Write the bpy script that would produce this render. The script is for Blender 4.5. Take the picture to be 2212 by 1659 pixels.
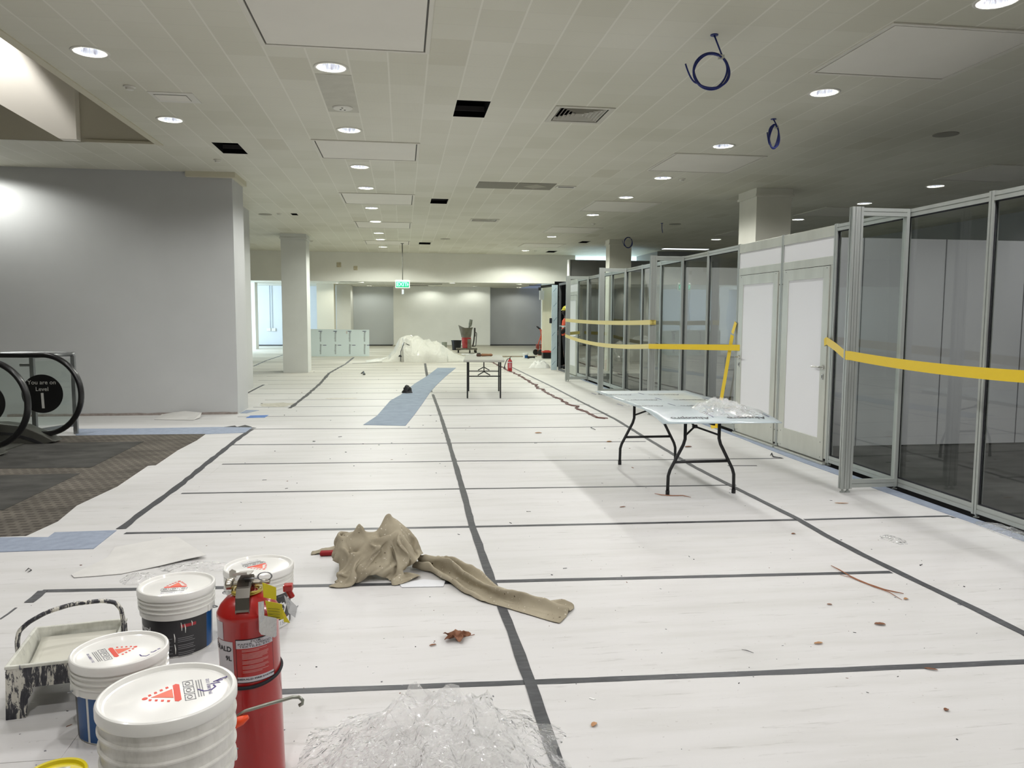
import bpy, bmesh, math, random
from mathutils import Vector, Matrix, noise, Euler
PI=math.pi
S=bpy.context.scene
COL=S.collection
for o in list(bpy.data.objects): bpy.data.objects.remove(o)

# ---------------- camera, world, exposure ----------------
FPX=1670.0; CAMH=1.55; CZ=3.70                 # focal length in pixels of the 2212 wide frame, eye height, ceiling height
_th,_yw,_rl=math.radians(5.03),math.radians(8.05),math.radians(0.27)
FW=Vector((math.sin(_yw)*math.cos(_th),math.cos(_yw)*math.cos(_th),-math.sin(_th)))
_r=Vector((math.cos(_yw),-math.sin(_yw),0)); _u=_r.cross(FW)
RT=_r*math.cos(_rl)+_u*math.sin(_rl); UP=_u*math.cos(_rl)-_r*math.sin(_rl)
CAM=Vector((0,0,CAMH))
cd=bpy.data.cameras.new('camera'); cd.lens=36.0*FPX/2212; cd.sensor_width=36; cd.clip_start=.05; cd.clip_end=200
co=bpy.data.objects.new('camera',cd); COL.objects.link(co)
co.matrix_world=Matrix(((RT.x,UP.x,-FW.x,0),(RT.y,UP.y,-FW.y,0),(RT.z,UP.z,-FW.z,CAMH),(0,0,0,1)))
S.camera=co
S.view_settings.view_transform='Standard'; S.view_settings.look='None'; S.view_settings.gamma=1
S.view_settings.use_curve_mapping=False; S.view_settings.exposure=0.13
W=bpy.data.worlds.new('world'); S.world=W; W.use_nodes=True
W.node_tree.nodes['Background'].inputs[0].default_value=(.55,.68,.9,1); W.node_tree.nodes['Background'].inputs[1].default_value=.25
S.cycles.use_denoising=True
S.cycles.max_bounces=7; S.cycles.diffuse_bounces=4; S.cycles.glossy_bounces=4; S.cycles.transparent_max_bounces=24; S.cycles.transmission_bounces=4
S.cycles.caustics_reflective=False; S.cycles.caustics_refractive=False; S.cycles.sample_clamp_indirect=0.0
SPOT_W=56.0                                     # watts of one ceiling downlight
_lamps={}
def spot(parent,loc,w=SPOT_W,ang=162,blend=.75,col=(1,.985,.98),rad=.075):
    """ceiling downlight with a wide batwing light distribution, so the floor between lamps is lit evenly"""
    key=(round(w,2),ang,blend,col)
    if key not in _lamps:
        l=bpy.data.lights.new('lamp','SPOT'); l.energy=w; l.spot_size=math.radians(ang); l.spot_blend=blend; l.color=col; l.shadow_soft_size=rad
        l.use_nodes=True; n=l.node_tree.nodes; k=l.node_tree.links; em=n['Emission']
        tc=n.new('ShaderNodeTexCoord'); sx=n.new('ShaderNodeSeparateXYZ'); k.new(tc.outputs['Normal'],sx.inputs[0])
        ab=n.new('ShaderNodeMath'); ab.operation='ABSOLUTE'; k.new(sx.outputs[2],ab.inputs[0])
        mx=n.new('ShaderNodeMath'); mx.operation='MAXIMUM'; mx.inputs[1].default_value=.30; k.new(ab.outputs[0],mx.inputs[0])
        pw=n.new('ShaderNodeMath'); pw.operation='POWER'; pw.inputs[1].default_value=-1.8; k.new(mx.outputs[0],pw.inputs[0])
        k.new(pw.outputs[0],em.inputs['Strength']); _lamps[key]=l
    o=bpy.data.objects.new('lamp',_lamps[key]); COL.objects.link(o); o.location=loc; o.parent=parent
    return o
def area(name,loc,rot,sx,sy,w,col):
    l=bpy.data.lights.new(name,'AREA'); l.energy=w; l.shape='RECTANGLE'; l.size=sx; l.size_y=sy; l.color=col
    o=bpy.data.objects.new(name,l); COL.objects.link(o); o.location=loc; o.rotation_euler=rot
    return o
# cool daylight from the left bay; the right bay has an added hidden uplight
area('daylight_left_bay',(-9.8,35.2,1.9),(PI/2,0,-PI/2),7.0,2.6,620,(.62,.80,1.0))
area('uplight_fill_right_bay',(8.2,29.5,2.3),(PI,0,0),4.0,4.0,190,(.60,.86,1.0))

# ---------------- measuring: a point of the floor, of a plane x = const or y = const ----------------
def _ray(x,y): return FW*FPX+RT*(x-1106)-UP*(y-829.5)
def F(x,y,z=0.0):
    d=_ray(x,y); p=CAM+d*((z-CAMH)/d.z); return Vector((p.x,p.y,z))
def FY(x,y,Y):
    d=_ray(x,y); return CAM+d*(Y/d.y)
def FX(x,y,X):
    d=_ray(x,y); return CAM+d*(X/d.x)

# ---------------- materials ----------------
def lin(c):
    r=[]
    for v in c:
        v/=255.0; r.append(v/12.92 if v<=.04045 else ((v+.055)/1.055)**2.4)
    return r+[1.0]
class NT:
    def __init__(s,m): s.t=m.node_tree; s.n=s.t.nodes; s.b=s.n['Principled BSDF']; s.out=s.n['Material Output']
    def add(s,ty,**k):
        n=s.n.new(ty)
        for a,b in k.items(): setattr(n,a,b)
        return n
    def link(s,a,b): s.t.links.new(a,b)
    def coord(s,scale=(1,1,1),kind='Object',rot=(0,0,0),loc=(0,0,0)):
        c=s.add('ShaderNodeTexCoord'); m=s.add('ShaderNodeMapping'); m.inputs['Scale'].default_value=scale; m.inputs['Rotation'].default_value=rot; m.inputs['Location'].default_value=loc
        s.link(c.outputs[kind],m.inputs[0]); return m.outputs[0]
    def noise(s,co,scale,detail=4,rough=.55,dist=0):
        n=s.add('ShaderNodeTexNoise'); n.inputs['Scale'].default_value=scale; n.inputs['Detail'].default_value=detail; n.inputs['Roughness'].default_value=rough; n.inputs['Distortion'].default_value=dist
        s.link(co,n.inputs['Vector']); return n.outputs['Fac']
    def ramp(s,fac,stops,interp='LINEAR'):
        r=s.add('ShaderNodeValToRGB'); r.color_ramp.interpolation=interp; e=r.color_ramp.elements
        while len(e)<len(stops): e.new(.5)
        for i,(p,c) in enumerate(stops):
            e[i].position=p; e[i].color=c if len(c)==4 else lin(c)
        s.link(fac,r.inputs[0]); return r.outputs[0]
    def mix(s,fac,a,b,mode='MIX'):
        m=s.add('ShaderNodeMix',data_type='RGBA',blend_type=mode)
        for sock,v in ((m.inputs[0],fac),(m.inputs[6],a),(m.inputs[7],b)):
            if isinstance(v,(int,float)): sock.default_value=v
            elif isinstance(v,(list,tuple)): sock.default_value=v
            else: s.link(v,sock)
        return m.outputs[2]
    def math(s,op,a,b=0.0,c=None):
        m=s.add('ShaderNodeMath',operation=op)
        for i,v in enumerate((a,b) if c is None else (a,b,c)):
            if isinstance(v,(int,float)): m.inputs[i].default_value=v
            else: s.link(v,m.inputs[i])
        return m.outputs[0]
    def bump(s,h,strength=.3,dist=.01):
        b=s.add('ShaderNodeBump'); b.inputs['Strength'].default_value=strength; b.inputs['Distance'].default_value=dist
        s.link(h,b.inputs['Height']); s.link(b.outputs[0],s.b.inputs['Normal'])
    def color(s,c): s.link(c,s.b.inputs['Base Color'])
def mat(name,rgb,rough=.6,metal=0.0,var=0,vs=6,stretch=(1,1,1),bump=0,bs=60,emit=0,alpha=None,coat=0,spec=.5,bd=.01):
    m=bpy.data.materials.new(name); m.use_nodes=True; t=NT(m); b=t.b
    b.inputs['Base Color'].default_value=lin(rgb); b.inputs['Roughness'].default_value=rough; b.inputs['Metallic'].default_value=metal
    b.inputs['Specular IOR Level'].default_value=spec
    if coat: b.inputs['Coat Weight'].default_value=coat; b.inputs['Coat Roughness'].default_value=.08
    if var:
        n=t.noise(t.coord(stretch),vs)
        lo=[max(0,v-var) for v in rgb]; hi=[min(255,v+var) for v in rgb]
        t.color(t.ramp(n,[(.3,lo),(.7,hi)]))
    if bump: t.bump(t.noise(t.coord(stretch),bs,5),bump,bd)
    if emit: b.inputs['Emission Color'].default_value=lin(rgb); b.inputs['Emission Strength'].default_value=emit
    if alpha is not None: b.inputs['Alpha'].default_value=alpha
    return m
def glass(name,tint,ior=1.5,wav=0,rough=0.0,refl=1.0):
    m=bpy.data.materials.new(name); m.use_nodes=True; t=NT(m)
    tr=t.add('ShaderNodeBsdfTransparent'); tr.inputs[0].default_value=lin(tint)
    gl=t.add('ShaderNodeBsdfGlossy'); gl.inputs['Roughness'].default_value=rough; gl.inputs[0].default_value=(refl,refl,refl,1)
    fr=t.add('ShaderNodeFresnel'); fr.inputs[0].default_value=ior
    ge=t.add('ShaderNodeNewGeometry'); mx=t.add('ShaderNodeMixShader'); t.link(t.math('MULTIPLY',t.math('SUBTRACT',1.0,ge.outputs['Backfacing']),fr.outputs[0]),mx.inputs[0]); t.link(tr.outputs[0],mx.inputs[1]); t.link(gl.outputs[0],mx.inputs[2]); t.link(mx.outputs[0],t.out.inputs[0])
    if wav:
        b=t.add('ShaderNodeBump'); b.inputs['Strength'].default_value=wav; b.inputs['Distance'].default_value=.01
        t.link(t.noise(t.coord(),1.6,1),b.inputs['Height']); t.link(b.outputs[0],gl.inputs['Normal']); 
    return m

# ---------------- geometry ----------------
class MB:
    def __init__(s): s.b=bmesh.new(); s.mi=0
    def _f(s,vs):
        try:
            f=s.b.faces.new(vs); f.material_index=s.mi; return f
        except ValueError: return None
    def face(s,pts): return s._f([s.b.verts.new(p) for p in pts])
    def box(s,c,d,rot=None):
        hx,hy,hz=d[0]/2,d[1]/2,d[2]/2; R=rot.to_matrix() if isinstance(rot,Euler) else (rot or Matrix.Identity(3)); c=Vector(c)
        v=[s.b.verts.new(c+R@Vector((x*hx,y*hy,z*hz))) for x in(-1,1) for y in(-1,1) for z in(-1,1)]
        for q in((0,1,3,2),(4,6,7,5),(0,4,5,1),(2,3,7,6),(0,2,6,4),(1,5,7,3)): s._f([v[i] for i in q])
        return s
    def bb(s,a,b): 
        return s.box([(a[i]+b[i])/2 for i in range(3)],[abs(b[i]-a[i]) for i in range(3)])
    def rings(s,R,closed=False,cap=True):
        rv=[[s.b.verts.new(p) for p in r] for r in R]; n=len(rv[0])
        for i in range(len(rv)-1 if not closed else len(rv)):
            a,b=rv[i],rv[(i+1)%len(rv)]
            for j in range(n): s._f([a[j],a[(j+1)%n],b[(j+1)%n],b[j]])
        if cap and not closed: s._f(rv[0][::-1]); s._f(rv[-1])
        return s
    def lathe(s,prof,c=(0,0,0),seg=40,cap=True,R=None):
        c=Vector(c); R=R or Matrix.Identity(3)
        return s.rings([[c+R@Vector((r*math.cos(2*PI*k/seg),r*math.sin(2*PI*k/seg),z)) for k in range(seg)] for r,z in prof],cap=cap)
    def tube(s,pts,r,seg=8,closed=False,flat=1.0):
        pts=[Vector(p) for p in pts]; n=len(pts); R=[]; prev=None
        for i,p in enumerate(pts):
            a=pts[(i-1)%n] if (closed or i) else p; b=pts[(i+1)%n] if (closed or i<n-1) else p
            t=(b-a)
            if t.length<1e-9: t=Vector((0,0,1))
            t.normalize()
            if prev is None:
                up=Vector((0,0,1)) if abs(t.z)<.9 else Vector((1,0,0)); x=up.cross(t).normalized()
            else:
                x=(prev-t*prev.dot(t)); x=x.normalized() if x.length>1e-6 else Vector((1,0,0))
            prev=x; y=t.cross(x); rr=r[i] if isinstance(r,(list,tuple)) else r
            R.append([p+x*rr*math.cos(2*PI*k/seg)+y*rr*flat*math.sin(2*PI*k/seg) for k in range(seg)])
        return s.rings(R,closed=closed)
    def cyl(s,p0,p1,r,seg=16,r2=None): return s.tube([p0,p1],[r,r2 if r2 is not None else r],seg)
    def strip(s,pts,w,h=.001,wob=0,seed=0):
        """a flat tape along floor points, with real thickness"""
        rnd=random.Random(seed); pts=[Vector(p) for p in pts]; L=[];R_=[]
        for i,p in enumerate(pts):
            t=(pts[min(i+1,len(pts)-1)]-pts[max(i-1,0)]); t.z=0; t.normalize(); n=Vector((-t.y,t.x,0)); k=w/2*(1+wob*rnd.uniform(-1,1)); o=n*(wob*w*.3*rnd.uniform(-1,1))
            L.append(p+n*k+o); R_.append(p-n*k+o)
        up=Vector((0,0,h)); return s.rings([[a,b,b+up,a+up] for a,b in zip(L,R_)])
    def prism(s,pts,d):
        """pts: closed outline of 3d points, extruded by vector d"""
        pts=[Vector(p) for p in pts]; d=Vector(d); a=[s.b.verts.new(p) for p in pts]; b=[s.b.verts.new(p+d) for p in pts]; n=len(a)
        s._f(a[::-1]); s._f(b)
        for i in range(n): s._f([a[i],a[(i+1)%n],b[(i+1)%n],b[i]])
        return s
    def grid(s,fn,nu,nv,cu=False):
        V=[[s.b.verts.new(fn(i/(nu-1) if not cu else i/nu,j/(nv-1))) for j in range(nv)] for i in range(nu)]
        for i in range(nu-1 if not cu else nu):
            for j in range(nv-1): s._f([V[i][j],V[(i+1)%nu][j],V[(i+1)%nu][j+1],V[i][j+1]])
        return s
    def build(s,name,m,parent=None,smooth=False,bevel=0,loc=None,shift=None,sub=0,solid=0,seg=2):
        bmesh.ops.recalc_face_normals(s.b,faces=s.b.faces)
        if shift is not None: bmesh.ops.translate(s.b,verts=s.b.verts,vec=-Vector(shift))
        me=bpy.data.meshes.new(name); s.b.to_mesh(me); s.b.free()
        for x in (m if isinstance(m,(list,tuple)) else [m]): me.materials.append(x)
        if smooth:
            for p in me.polygons: p.use_smooth=True
        o=bpy.data.objects.new(name,me); COL.objects.link(o)
        if parent is not None: o.parent=parent
        if loc is not None: o.location=loc
        if solid: md=o.modifiers.new('t','SOLIDIFY'); md.thickness=solid; md.offset=0
        if bevel: md=o.modifiers.new('b','BEVEL'); md.width=bevel; md.segments=seg; md.limit_method='ANGLE'; md.angle_limit=math.radians(40)
        if sub: md=o.modifiers.new('s','SUBSURF'); md.levels=sub; md.render_levels=sub
        if smooth==2:
            try: me.shade_smooth()
            except Exception: pass
            me.set_sharp_from_angle(angle=math.radians(35))
        return o
def tag(o,label=None,cat=None,group=None,kind=None):
    if label: o['label']=label
    if cat: o['category']=cat
    if group: o['group']=group
    if kind: o['kind']=kind
    return o
def empty(name,loc,label,cat,group=None,rz=0.0,kind=None):
    o=bpy.data.objects.new(name,None); COL.objects.link(o); o.location=loc; o.rotation_euler=(0,0,rz); o.empty_display_size=.1
    return tag(o,label,cat,group,kind)
def dup(root,loc,rz=None,label=None,group=None):
    def cp(o,par):
        c=o.copy(); COL.objects.link(c); c.parent=par
        for ch in KIDS.get(o.name,[]): cp(ch,c)
        return c
    KIDS={}
    for o in bpy.data.objects:
        if o.parent: KIDS.setdefault(o.parent.name,[]).append(o)
    r=cp(root,None); r.location=loc
    if rz is not None: r.rotation_euler=(0,0,rz)
    if label: r['label']=label
    if group: r['group']=group
    return r
def struct(o): o['kind']='structure'; return o
_txc={}
def text_pts(txt,size,align='CENTER',ext=0.0,bold=False,sx=1.0,shear=0):
    """outline faces of a piece of lettering in the xy plane, as a fresh bmesh"""
    cu=bpy.data.curves.new('lettering','FONT'); cu.body=txt; cu.size=size; cu.align_x=align; cu.align_y='CENTER'; cu.extrude=ext; cu.shear=shear; cu.resolution_u=3
    if bold: cu.offset=size*.022
    o=bpy.data.objects.new('lettering_tmp',cu); COL.objects.link(o)
    bpy.context.view_layer.update()
    me=bpy.data.meshes.new_from_object(o.evaluated_get(bpy.context.evaluated_depsgraph_get()))
    bpy.data.objects.remove(o); bpy.data.curves.remove(cu)
    b=bmesh.new(); b.from_mesh(me); bpy.data.meshes.remove(me)
    if sx!=1: bmesh.ops.scale(b,verts=b.verts,vec=(sx,1,1))
    return b
def lettering(mb,txt,size,fn,**k):
    """add text to mb; fn maps (x,y,z) of the flat text to space"""
    b=text_pts(txt,size,**k); mp={}
    for v in b.verts: mp[v]=mb.b.verts.new(fn(v.co.x,v.co.y,v.co.z))
    for f in b.faces: mb._f([mp[v] for v in f.verts])
    b.free(); return mb
def baked(mb,g,fn=None):
    nu,nv=g[0],g[1]; acc=[0,0,0]; P=[]
    for i in range(nu*nv):
        for k in range(3): acc[k]+=g[2+k][i]
        P.append(Vector(acc)/1000.0)
    V=[mb.b.verts.new(fn(p) if fn else p) for p in P]
    for i in range(nu-1):
        for j in range(nv-1): mb._f([V[i*nv+j],V[(i+1)*nv+j],V[(i+1)*nv+j+1],V[i*nv+j+1]])
    return mb
ORD=['first','second','third','fourth','fifth','sixth','seventh','eighth','ninth','tenth','eleventh','twelfth','thirteenth','fourteenth','fifteenth','sixteenth','seventeenth','eighteenth','nineteenth','twentieth']
# ======================= THE SETTING =======================
m_wall=mat('painted_plaster',(236,235,228),.75,var=3,vs=1.2,bump=.05,bs=90)
m_wallg=mat('grey_primed_board',(192,193,193),.8,var=4,vs=.8)
m_trim=mat('cream_trim',(205,200,178),.6)
m_dark=mat('dark_void',(9,9,10),.9,spec=.1)
m_colw=mat('column_paint',(226,224,212),.75,var=3,vs=2)
m_intw=mat('grey_partition_board',(165,166,168),.7,var=2,vs=1)
m_white=mat('white_board',(238,238,237),.45)
m_blue=mat('blue_protection_felt',(150,160,178),.9,var=8,vs=14,bump=.25,bs=240)

# perforated metal ceiling tiles: grid pitch .332 across, .63 along
m_ceil=bpy.data.materials.new('perforated_ceiling_tile'); m_ceil.use_nodes=True; t=NT(m_ceil)
co_=t.coord(kind='Object'); sp=t.add('ShaderNodeSeparateXYZ'); t.link(co_,sp.inputs[0])
PX_=.3325; X0_=.2275; PY_=.315
def cell(sock,p,o):
    v=t.math('DIVIDE',t.math('SUBTRACT',sock,o),p); f=t.math('FRACT',v); return v,f
vx,fx=cell(sp.outputs[0],PX_,X0_); vy,fy=cell(sp.outputs[1],PY_,-.04)
ex=t.math('ABSOLUTE',t.math('SUBTRACT',fx,.5)); ey=t.math('ABSOLUTE',t.math('SUBTRACT',fy,.5))
lx=t.math('GREATER_THAN',ex,.478); ly=t.math('GREATER_THAN',ey,.488)
wn=t.add('ShaderNodeTexWhiteNoise',noise_dimensions='2D'); cb=t.add('ShaderNodeCombineXYZ')
t.link(t.math('FLOOR',vx),cb.inputs[0]); t.link(t.math('FLOOR',t.math('MULTIPLY',vy,.5)),cb.inputs[1]); t.link(cb.outputs[0],wn.inputs['Vector'])
tile=t.ramp(wn.outputs['Value'],[(0,(215,213,200)),(.5,(220,218,206)),(.93,(223,221,210)),(1,(208,205,190))])
big=t.ramp(t.noise(co_,.35,3),[(.3,(236,236,228)),(.7,(255,255,252))])
c1=t.mix(1.0,tile,big,'MULTIPLY')
perf=t.math('MULTIPLY',t.math('GREATER_THAN',t.math('FRACT',t.math('MULTIPLY',sp.outputs[0],85.0)),.6),.055)
c2=t.mix(perf,c1,lin((90,88,80)))
c3=t.mix(t.math('MULTIPLY',ly,.22),c2,lin((178,176,163)))
c4=t.mix(t.math('MULTIPLY',lx,.42),c3,lin((240,238,228)))
t.color(c4); t.b.inputs['Roughness'].default_value=.6

# white floor protection boards with smears and dust
m_floor=bpy.data.materials.new('white_floor_protection'); m_floor.use_nodes=True; t=NT(m_floor)
g=t.coord(); a1=t.noise(t.coord((.55,4,1)),1.6,5); a2=t.noise(t.coord((1,9,1)),3.0,6,.7); a3=t.noise(g,.30,3)
base=t.ramp(a3,[(.35,(214,212,212)),(.65,(207,206,205))])
s1=t.ramp(a1,[(.30,(244,244,242)),(.55,(255,255,255))]); s2=t.ramp(a2,[(.26,(212,211,208)),(.42,(255,255,255))])
c=t.mix(1.0,base,s1,'MULTIPLY'); c=t.mix(.8,c,s2,'MULTIPLY')
sp=t.add('ShaderNodeSeparateXYZ'); t.link(g,sp.inputs[0])
far=t.add('ShaderNodeMapRange'); far.inputs[1].default_value=13; far.inputs[2].default_value=30; t.link(sp.outputs[1],far.inputs[0])
dirt=t.ramp(t.noise(t.coord((.25,1.6,1)),1.3,5),[(.36,(176,168,146)),(.6,(228,222,206))])
c=t.mix(t.math('MULTIPLY',far.outputs[0],.75),c,dirt)
br=t.add('ShaderNodeMapRange'); br.inputs[1].default_value=28.5; br.inputs[2].default_value=28.7; t.link(sp.outputs[1],br.inputs[0])
rgt=t.math('GREATER_THAN',sp.outputs[0],2.2)
c=t.mix(t.math('MULTIPLY',t.math('MULTIPLY',br.outputs[0],rgt),.6),c,lin((176,170,150)))
spk=t.ramp(t.noise(g,42,2,.5),[(.70,(255,255,255)),(.76,(205,200,196))])
c=t.mix(.5,c,spk,'MULTIPLY')
t.color(c); t.b.inputs['Roughness'].default_value=.55; t.b.inputs['Specular IOR Level'].default_value=.35
t.bump(a2,.08,.004)

# ribbed entrance carpet
def carpet(name,rgb,nub=True):
    m=bpy.data.materials.new(name); m.use_nodes=True; t=NT(m); g=t.coord()
    st=t.ramp(t.noise(t.coord((1,1.8,1)),2.2,6),[(.3,[v*.72 for v in rgb]),(.65,rgb)])
    if nub:
        sp=t.add('ShaderNodeSeparateXYZ'); t.link(g,sp.inputs[0])
        row=t.math('FLOOR',t.math('DIVIDE',sp.outputs[1],.075)); off=t.math('MULTIPLY',t.math('MODULO',row,2.0),.5)
        fx=t.math('FRACT',t.math('ADD',t.math('DIVIDE',sp.outputs[0],.085),off)); fy=t.math('FRACT',t.math('DIVIDE',sp.outputs[1],.075))
        d=t.math('MULTIPLY',t.math('LESS_THAN',fx,.62),t.math('LESS_THAN',t.math('ABSOLUTE',t.math('SUBTRACT',fy,.5)),.24))
        st=t.mix(t.math('MULTIPLY',d,.6),st,lin([v*.52 for v in rgb])); t.bump(d,.7,.006)
    else: t.bump(t.noise(g,160,3),.4,.004)
    t.color(st); t.b.inputs['Roughness'].default_value=.95; t.b.inputs['Specular IOR Level'].default_value=.15
    return m
m_carp=carpet('ribbed_entrance_carpet',(116,110,102)); m_mat=carpet('smooth_carpet_tile',(84,83,80),False); m_intf=carpet('charcoal_shop_floor',(74,74,72),False)

XR=12.5; XL=-12.5; YB=-6.0; YF=41.0
fl=MB(); fl.bb((XL,YB,-.12),(XR,YF,0)); struct(fl.build('floor',m_floor))
fl=MB(); fl.bb((4.47,YB,0),(XR,20.4,.004)); struct(fl.build('floor_inside_shop',m_intf))
fl=MB(); fl.prism([(-9.5,5.72,0),(-2.62,5.72,0),(-2.57,6.1,0),(-2.63,6.6,0),(-2.56,7.3,0),(-2.60,8.28,0),(-2.53,8.30,0),(-2.56,9.2,0),(-2.53,9.9,0),(-2.55,10.45,0),(-9.5,10.45,0)],(0,0,.004)); struct(fl.build('floor_carpet',m_carp))
fl=MB(); a,b,c_,d=[F(*p,.004) for p in((119,957),(311,954),(197,1010),(-120,1014))]
fl.prism([a,b,c_,d,Vector((-5.6,a.y,.004))],(0,0,.003))
a,b,c_,d=[F(*p,.004) for p in((0,1028),(173,1023),(7,1102),(-160,1106))]
fl.prism([Vector((-5.6,a.y,.004)),b,c_,Vector((-5.6,c_.y,.004))],(0,0,.003)); struct(fl.build('floor_carpet_tiles',m_mat))

# ---- ceiling with real openings ----
DL=[(4.02,y) for y in (.5,2.75,4.95,7.14,9.51,11.8,13.8,16.27,18.73,20.88,23.07,25.42)]+[(-.60,y) for y in (.5,2.8,4.95,7.10,9.41,11.66,13.55,16.01,18.28,20.8,22.53,24.95)]+[(-2.53,y) for y in (2.7,4.8,7.0,9.23)]+[(8.65,y) for y in (2.75,4.95,7.14,9.51,11.79,13.76,16.24,20.78)]+[(-6.15,11.75)]  # first four over the shop are unseen lamps added to brighten it
HOLES=[]   # x0,x1,y0,y1
sq=lambda x,y,h=.19:(x-h,x+h,y-h,y+h)
def hole_px(ps):
    q=[F(px,py,CZ) for px,py in ps]; xs=sorted(p.x for p in q); ys=sorted(p.y for p in q)
    return ((xs[0]+xs[1])/2,(xs[2]+xs[3])/2,(ys[0]+ys[1])/2,(ys[2]+ys[3])/2)
OPEN=[hole_px(p) for p in ([(985,217),(1057,218),(1050,253),(980,253)],[(458,308),(515,309),(535,334),(480,330)],[(932,429),(968,430),(966,440),(929,440)],[(905,523.5),(930,523.7),(930,528),(905,528)],[(1256,521),(1276,521),(1268,525),(1249,525)],[(1183,542),(1204,542),(1198,545.5),(1179,545.5)],[(629,461),(642,461),(643,465),(630,465)])]
GR=[hole_px(p) for p in ([(1205,228),(1320,234),(1300,265),(1180,262)],[(1018,472),(1078,474),(1072,479),(1016,477)])]
VOID=(-9.5,-3.05,4.2,10.6)
HOLES=OPEN+GR+[VOID]
def ceiling(x0,x1,y0,y1,z,holes,lights,name):
    cells=[sq(*l) for l in lights]
    allh=holes+cells
    xs=sorted({x0,x1}|{h[0] for h in allh}|{h[1] for h in allh}); ys=sorted({y0,y1}|{h[2] for h in allh}|{h[3] for h in allh})
    mb=MB(); vg={}
    def V(i,j):
        if (i,j) not in vg: vg[(i,j)]=mb.b.verts.new((xs[i],ys[j],z))
        return vg[(i,j)]
    for i in range(len(xs)-1):
        for j in range(len(ys)-1):
            cx=(xs[i]+xs[i+1])/2; cy=(ys[j]+ys[j+1])/2
            if any(h[0]<cx<h[1] and h[2]<cy<h[3] for h in allh): continue
            mb._f([V(i,j),V(i,j+1),V(i+1,j+1),V(i+1,j)])
    n=32
    for (lx,ly) in lights:
        h=.19; inner=[];outer=[]
        for k in range(n):
            a=2*PI*(k+.5)/n; c,s_=math.cos(a),math.sin(a); m_=max(abs(c),abs(s_))
            inner.append(mb.b.verts.new((lx+.122*c,ly+.122*s_,z))); outer.append(mb.b.verts.new((lx+h*c/m_,ly+h*s_/m_,z)))
        for k in range(n): mb._f([inner[k],inner[(k+1)%n],outer[(k+1)%n],outer[k]])
        for cx,cy in((1,1),(-1,1),(-1,-1),(1,-1)):
            ks=sorted(range(n),key=lambda k:(outer[k].co-Vector((lx+cx*h,ly+cy*h,z))).length)[:2]
            mb._f([outer[ks[0]],outer[ks[1]],mb.b.verts.new((lx+cx*h,ly+cy*h,z))])
    return struct(mb.build(name,m_ceil))
CEIL=ceiling(XL,XR,YB,27.2,CZ,HOLES,DL,'ceiling')
mb=MB(); mb.bb((6.1,27.2,CZ),(XR,34,CZ+.02)); struct(mb.build('ceiling_right_bay',m_wall))
FAR=[(1.35,38.45),(3.55,38.45),(5.9,39.2),(-3.0,36.0),(-1.6,39.0),(-2.0,31.0),(1.5,31.0),(5.0,31.0),(-1.8,35.0),(2.2,34.6),(5.3,35.2)]
CF=ceiling(XL,6.1,27.2,YF,3.0,[],FAR,'ceiling_far'); 
# dark plenum boxes above the missing tiles
for i,h in enumerate(OPEN):
    mb=MB(); x0,x1,y0,y1=h; z1=CZ+.6
    for q in ([(x0,y0,CZ),(x1,y0,CZ),(x1,y0,z1),(x0,y0,z1)],[(x0,y1,CZ),(x1,y1,CZ),(x1,y1,z1),(x0,y1,z1)],[(x0,y0,CZ),(x0,y1,CZ),(x0,y1,z1),(x0,y0,z1)],[(x1,y0,CZ),(x1,y1,CZ),(x1,y1,z1),(x1,y0,z1)],[(x0,y0,z1),(x1,y0,z1),(x1,y1,z1),(x0,y1,z1)]): mb.face(q)
    struct(mb.build('ceiling_opening',m_dark))
    if i in(0,1,2):
        mb=MB(); mb.bb((x0,y1+.0-.03,CZ+.06),(x1,y1-.01,CZ+.11)); struct(mb.build('ceiling_opening_rail',mat('rail%d'%i,(70,68,66),.5,.4)))
# escalator void: upstand walls, upper ceiling, grey fascia and the white side of the escalator above
mb=MB(); x0,x1,y0,y1=VOID; z1=5.6
mb.bb((x0,y1,CZ+.004),(x1+.06,y1+.1,z1)); mb.bb((x1,y0,CZ+.004),(x1+.1,y1,z1)); mb.bb((x0-.1,y0,CZ),(x0,y1,z1)); mb.bb((x0,y0-.1,CZ),(x1,y0,z1)); mb.bb((x0,y0,z1),(x1,y1,z1+.1))
struct(mb.build('wall_escalator_void',mat('cream_void_paint',(206,201,182),.7)))
mb=MB(); mb.bb((-3.93,y1-.03,CZ),(x1,y1-.001,CZ+.03)); mb.bb((x1-.03,y0,CZ-.012),(x1+.05,y1,CZ+.06)); struct(mb.build('trim_1',m_trim))
mb=MB(); Yf=y1-.14
mb.prism([(-3.98,Yf,z1-.01),(-3.98,Yf,CZ+.005),(-4.18,Yf,CZ+.005),(-7.38,Yf,z1-.02),(-7.38,Yf,z1-.01)],(0,.13,0)); struct(mb.build('wall_escalator_side',mat('warm_white_panel',(236,231,218),.6)))
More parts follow.
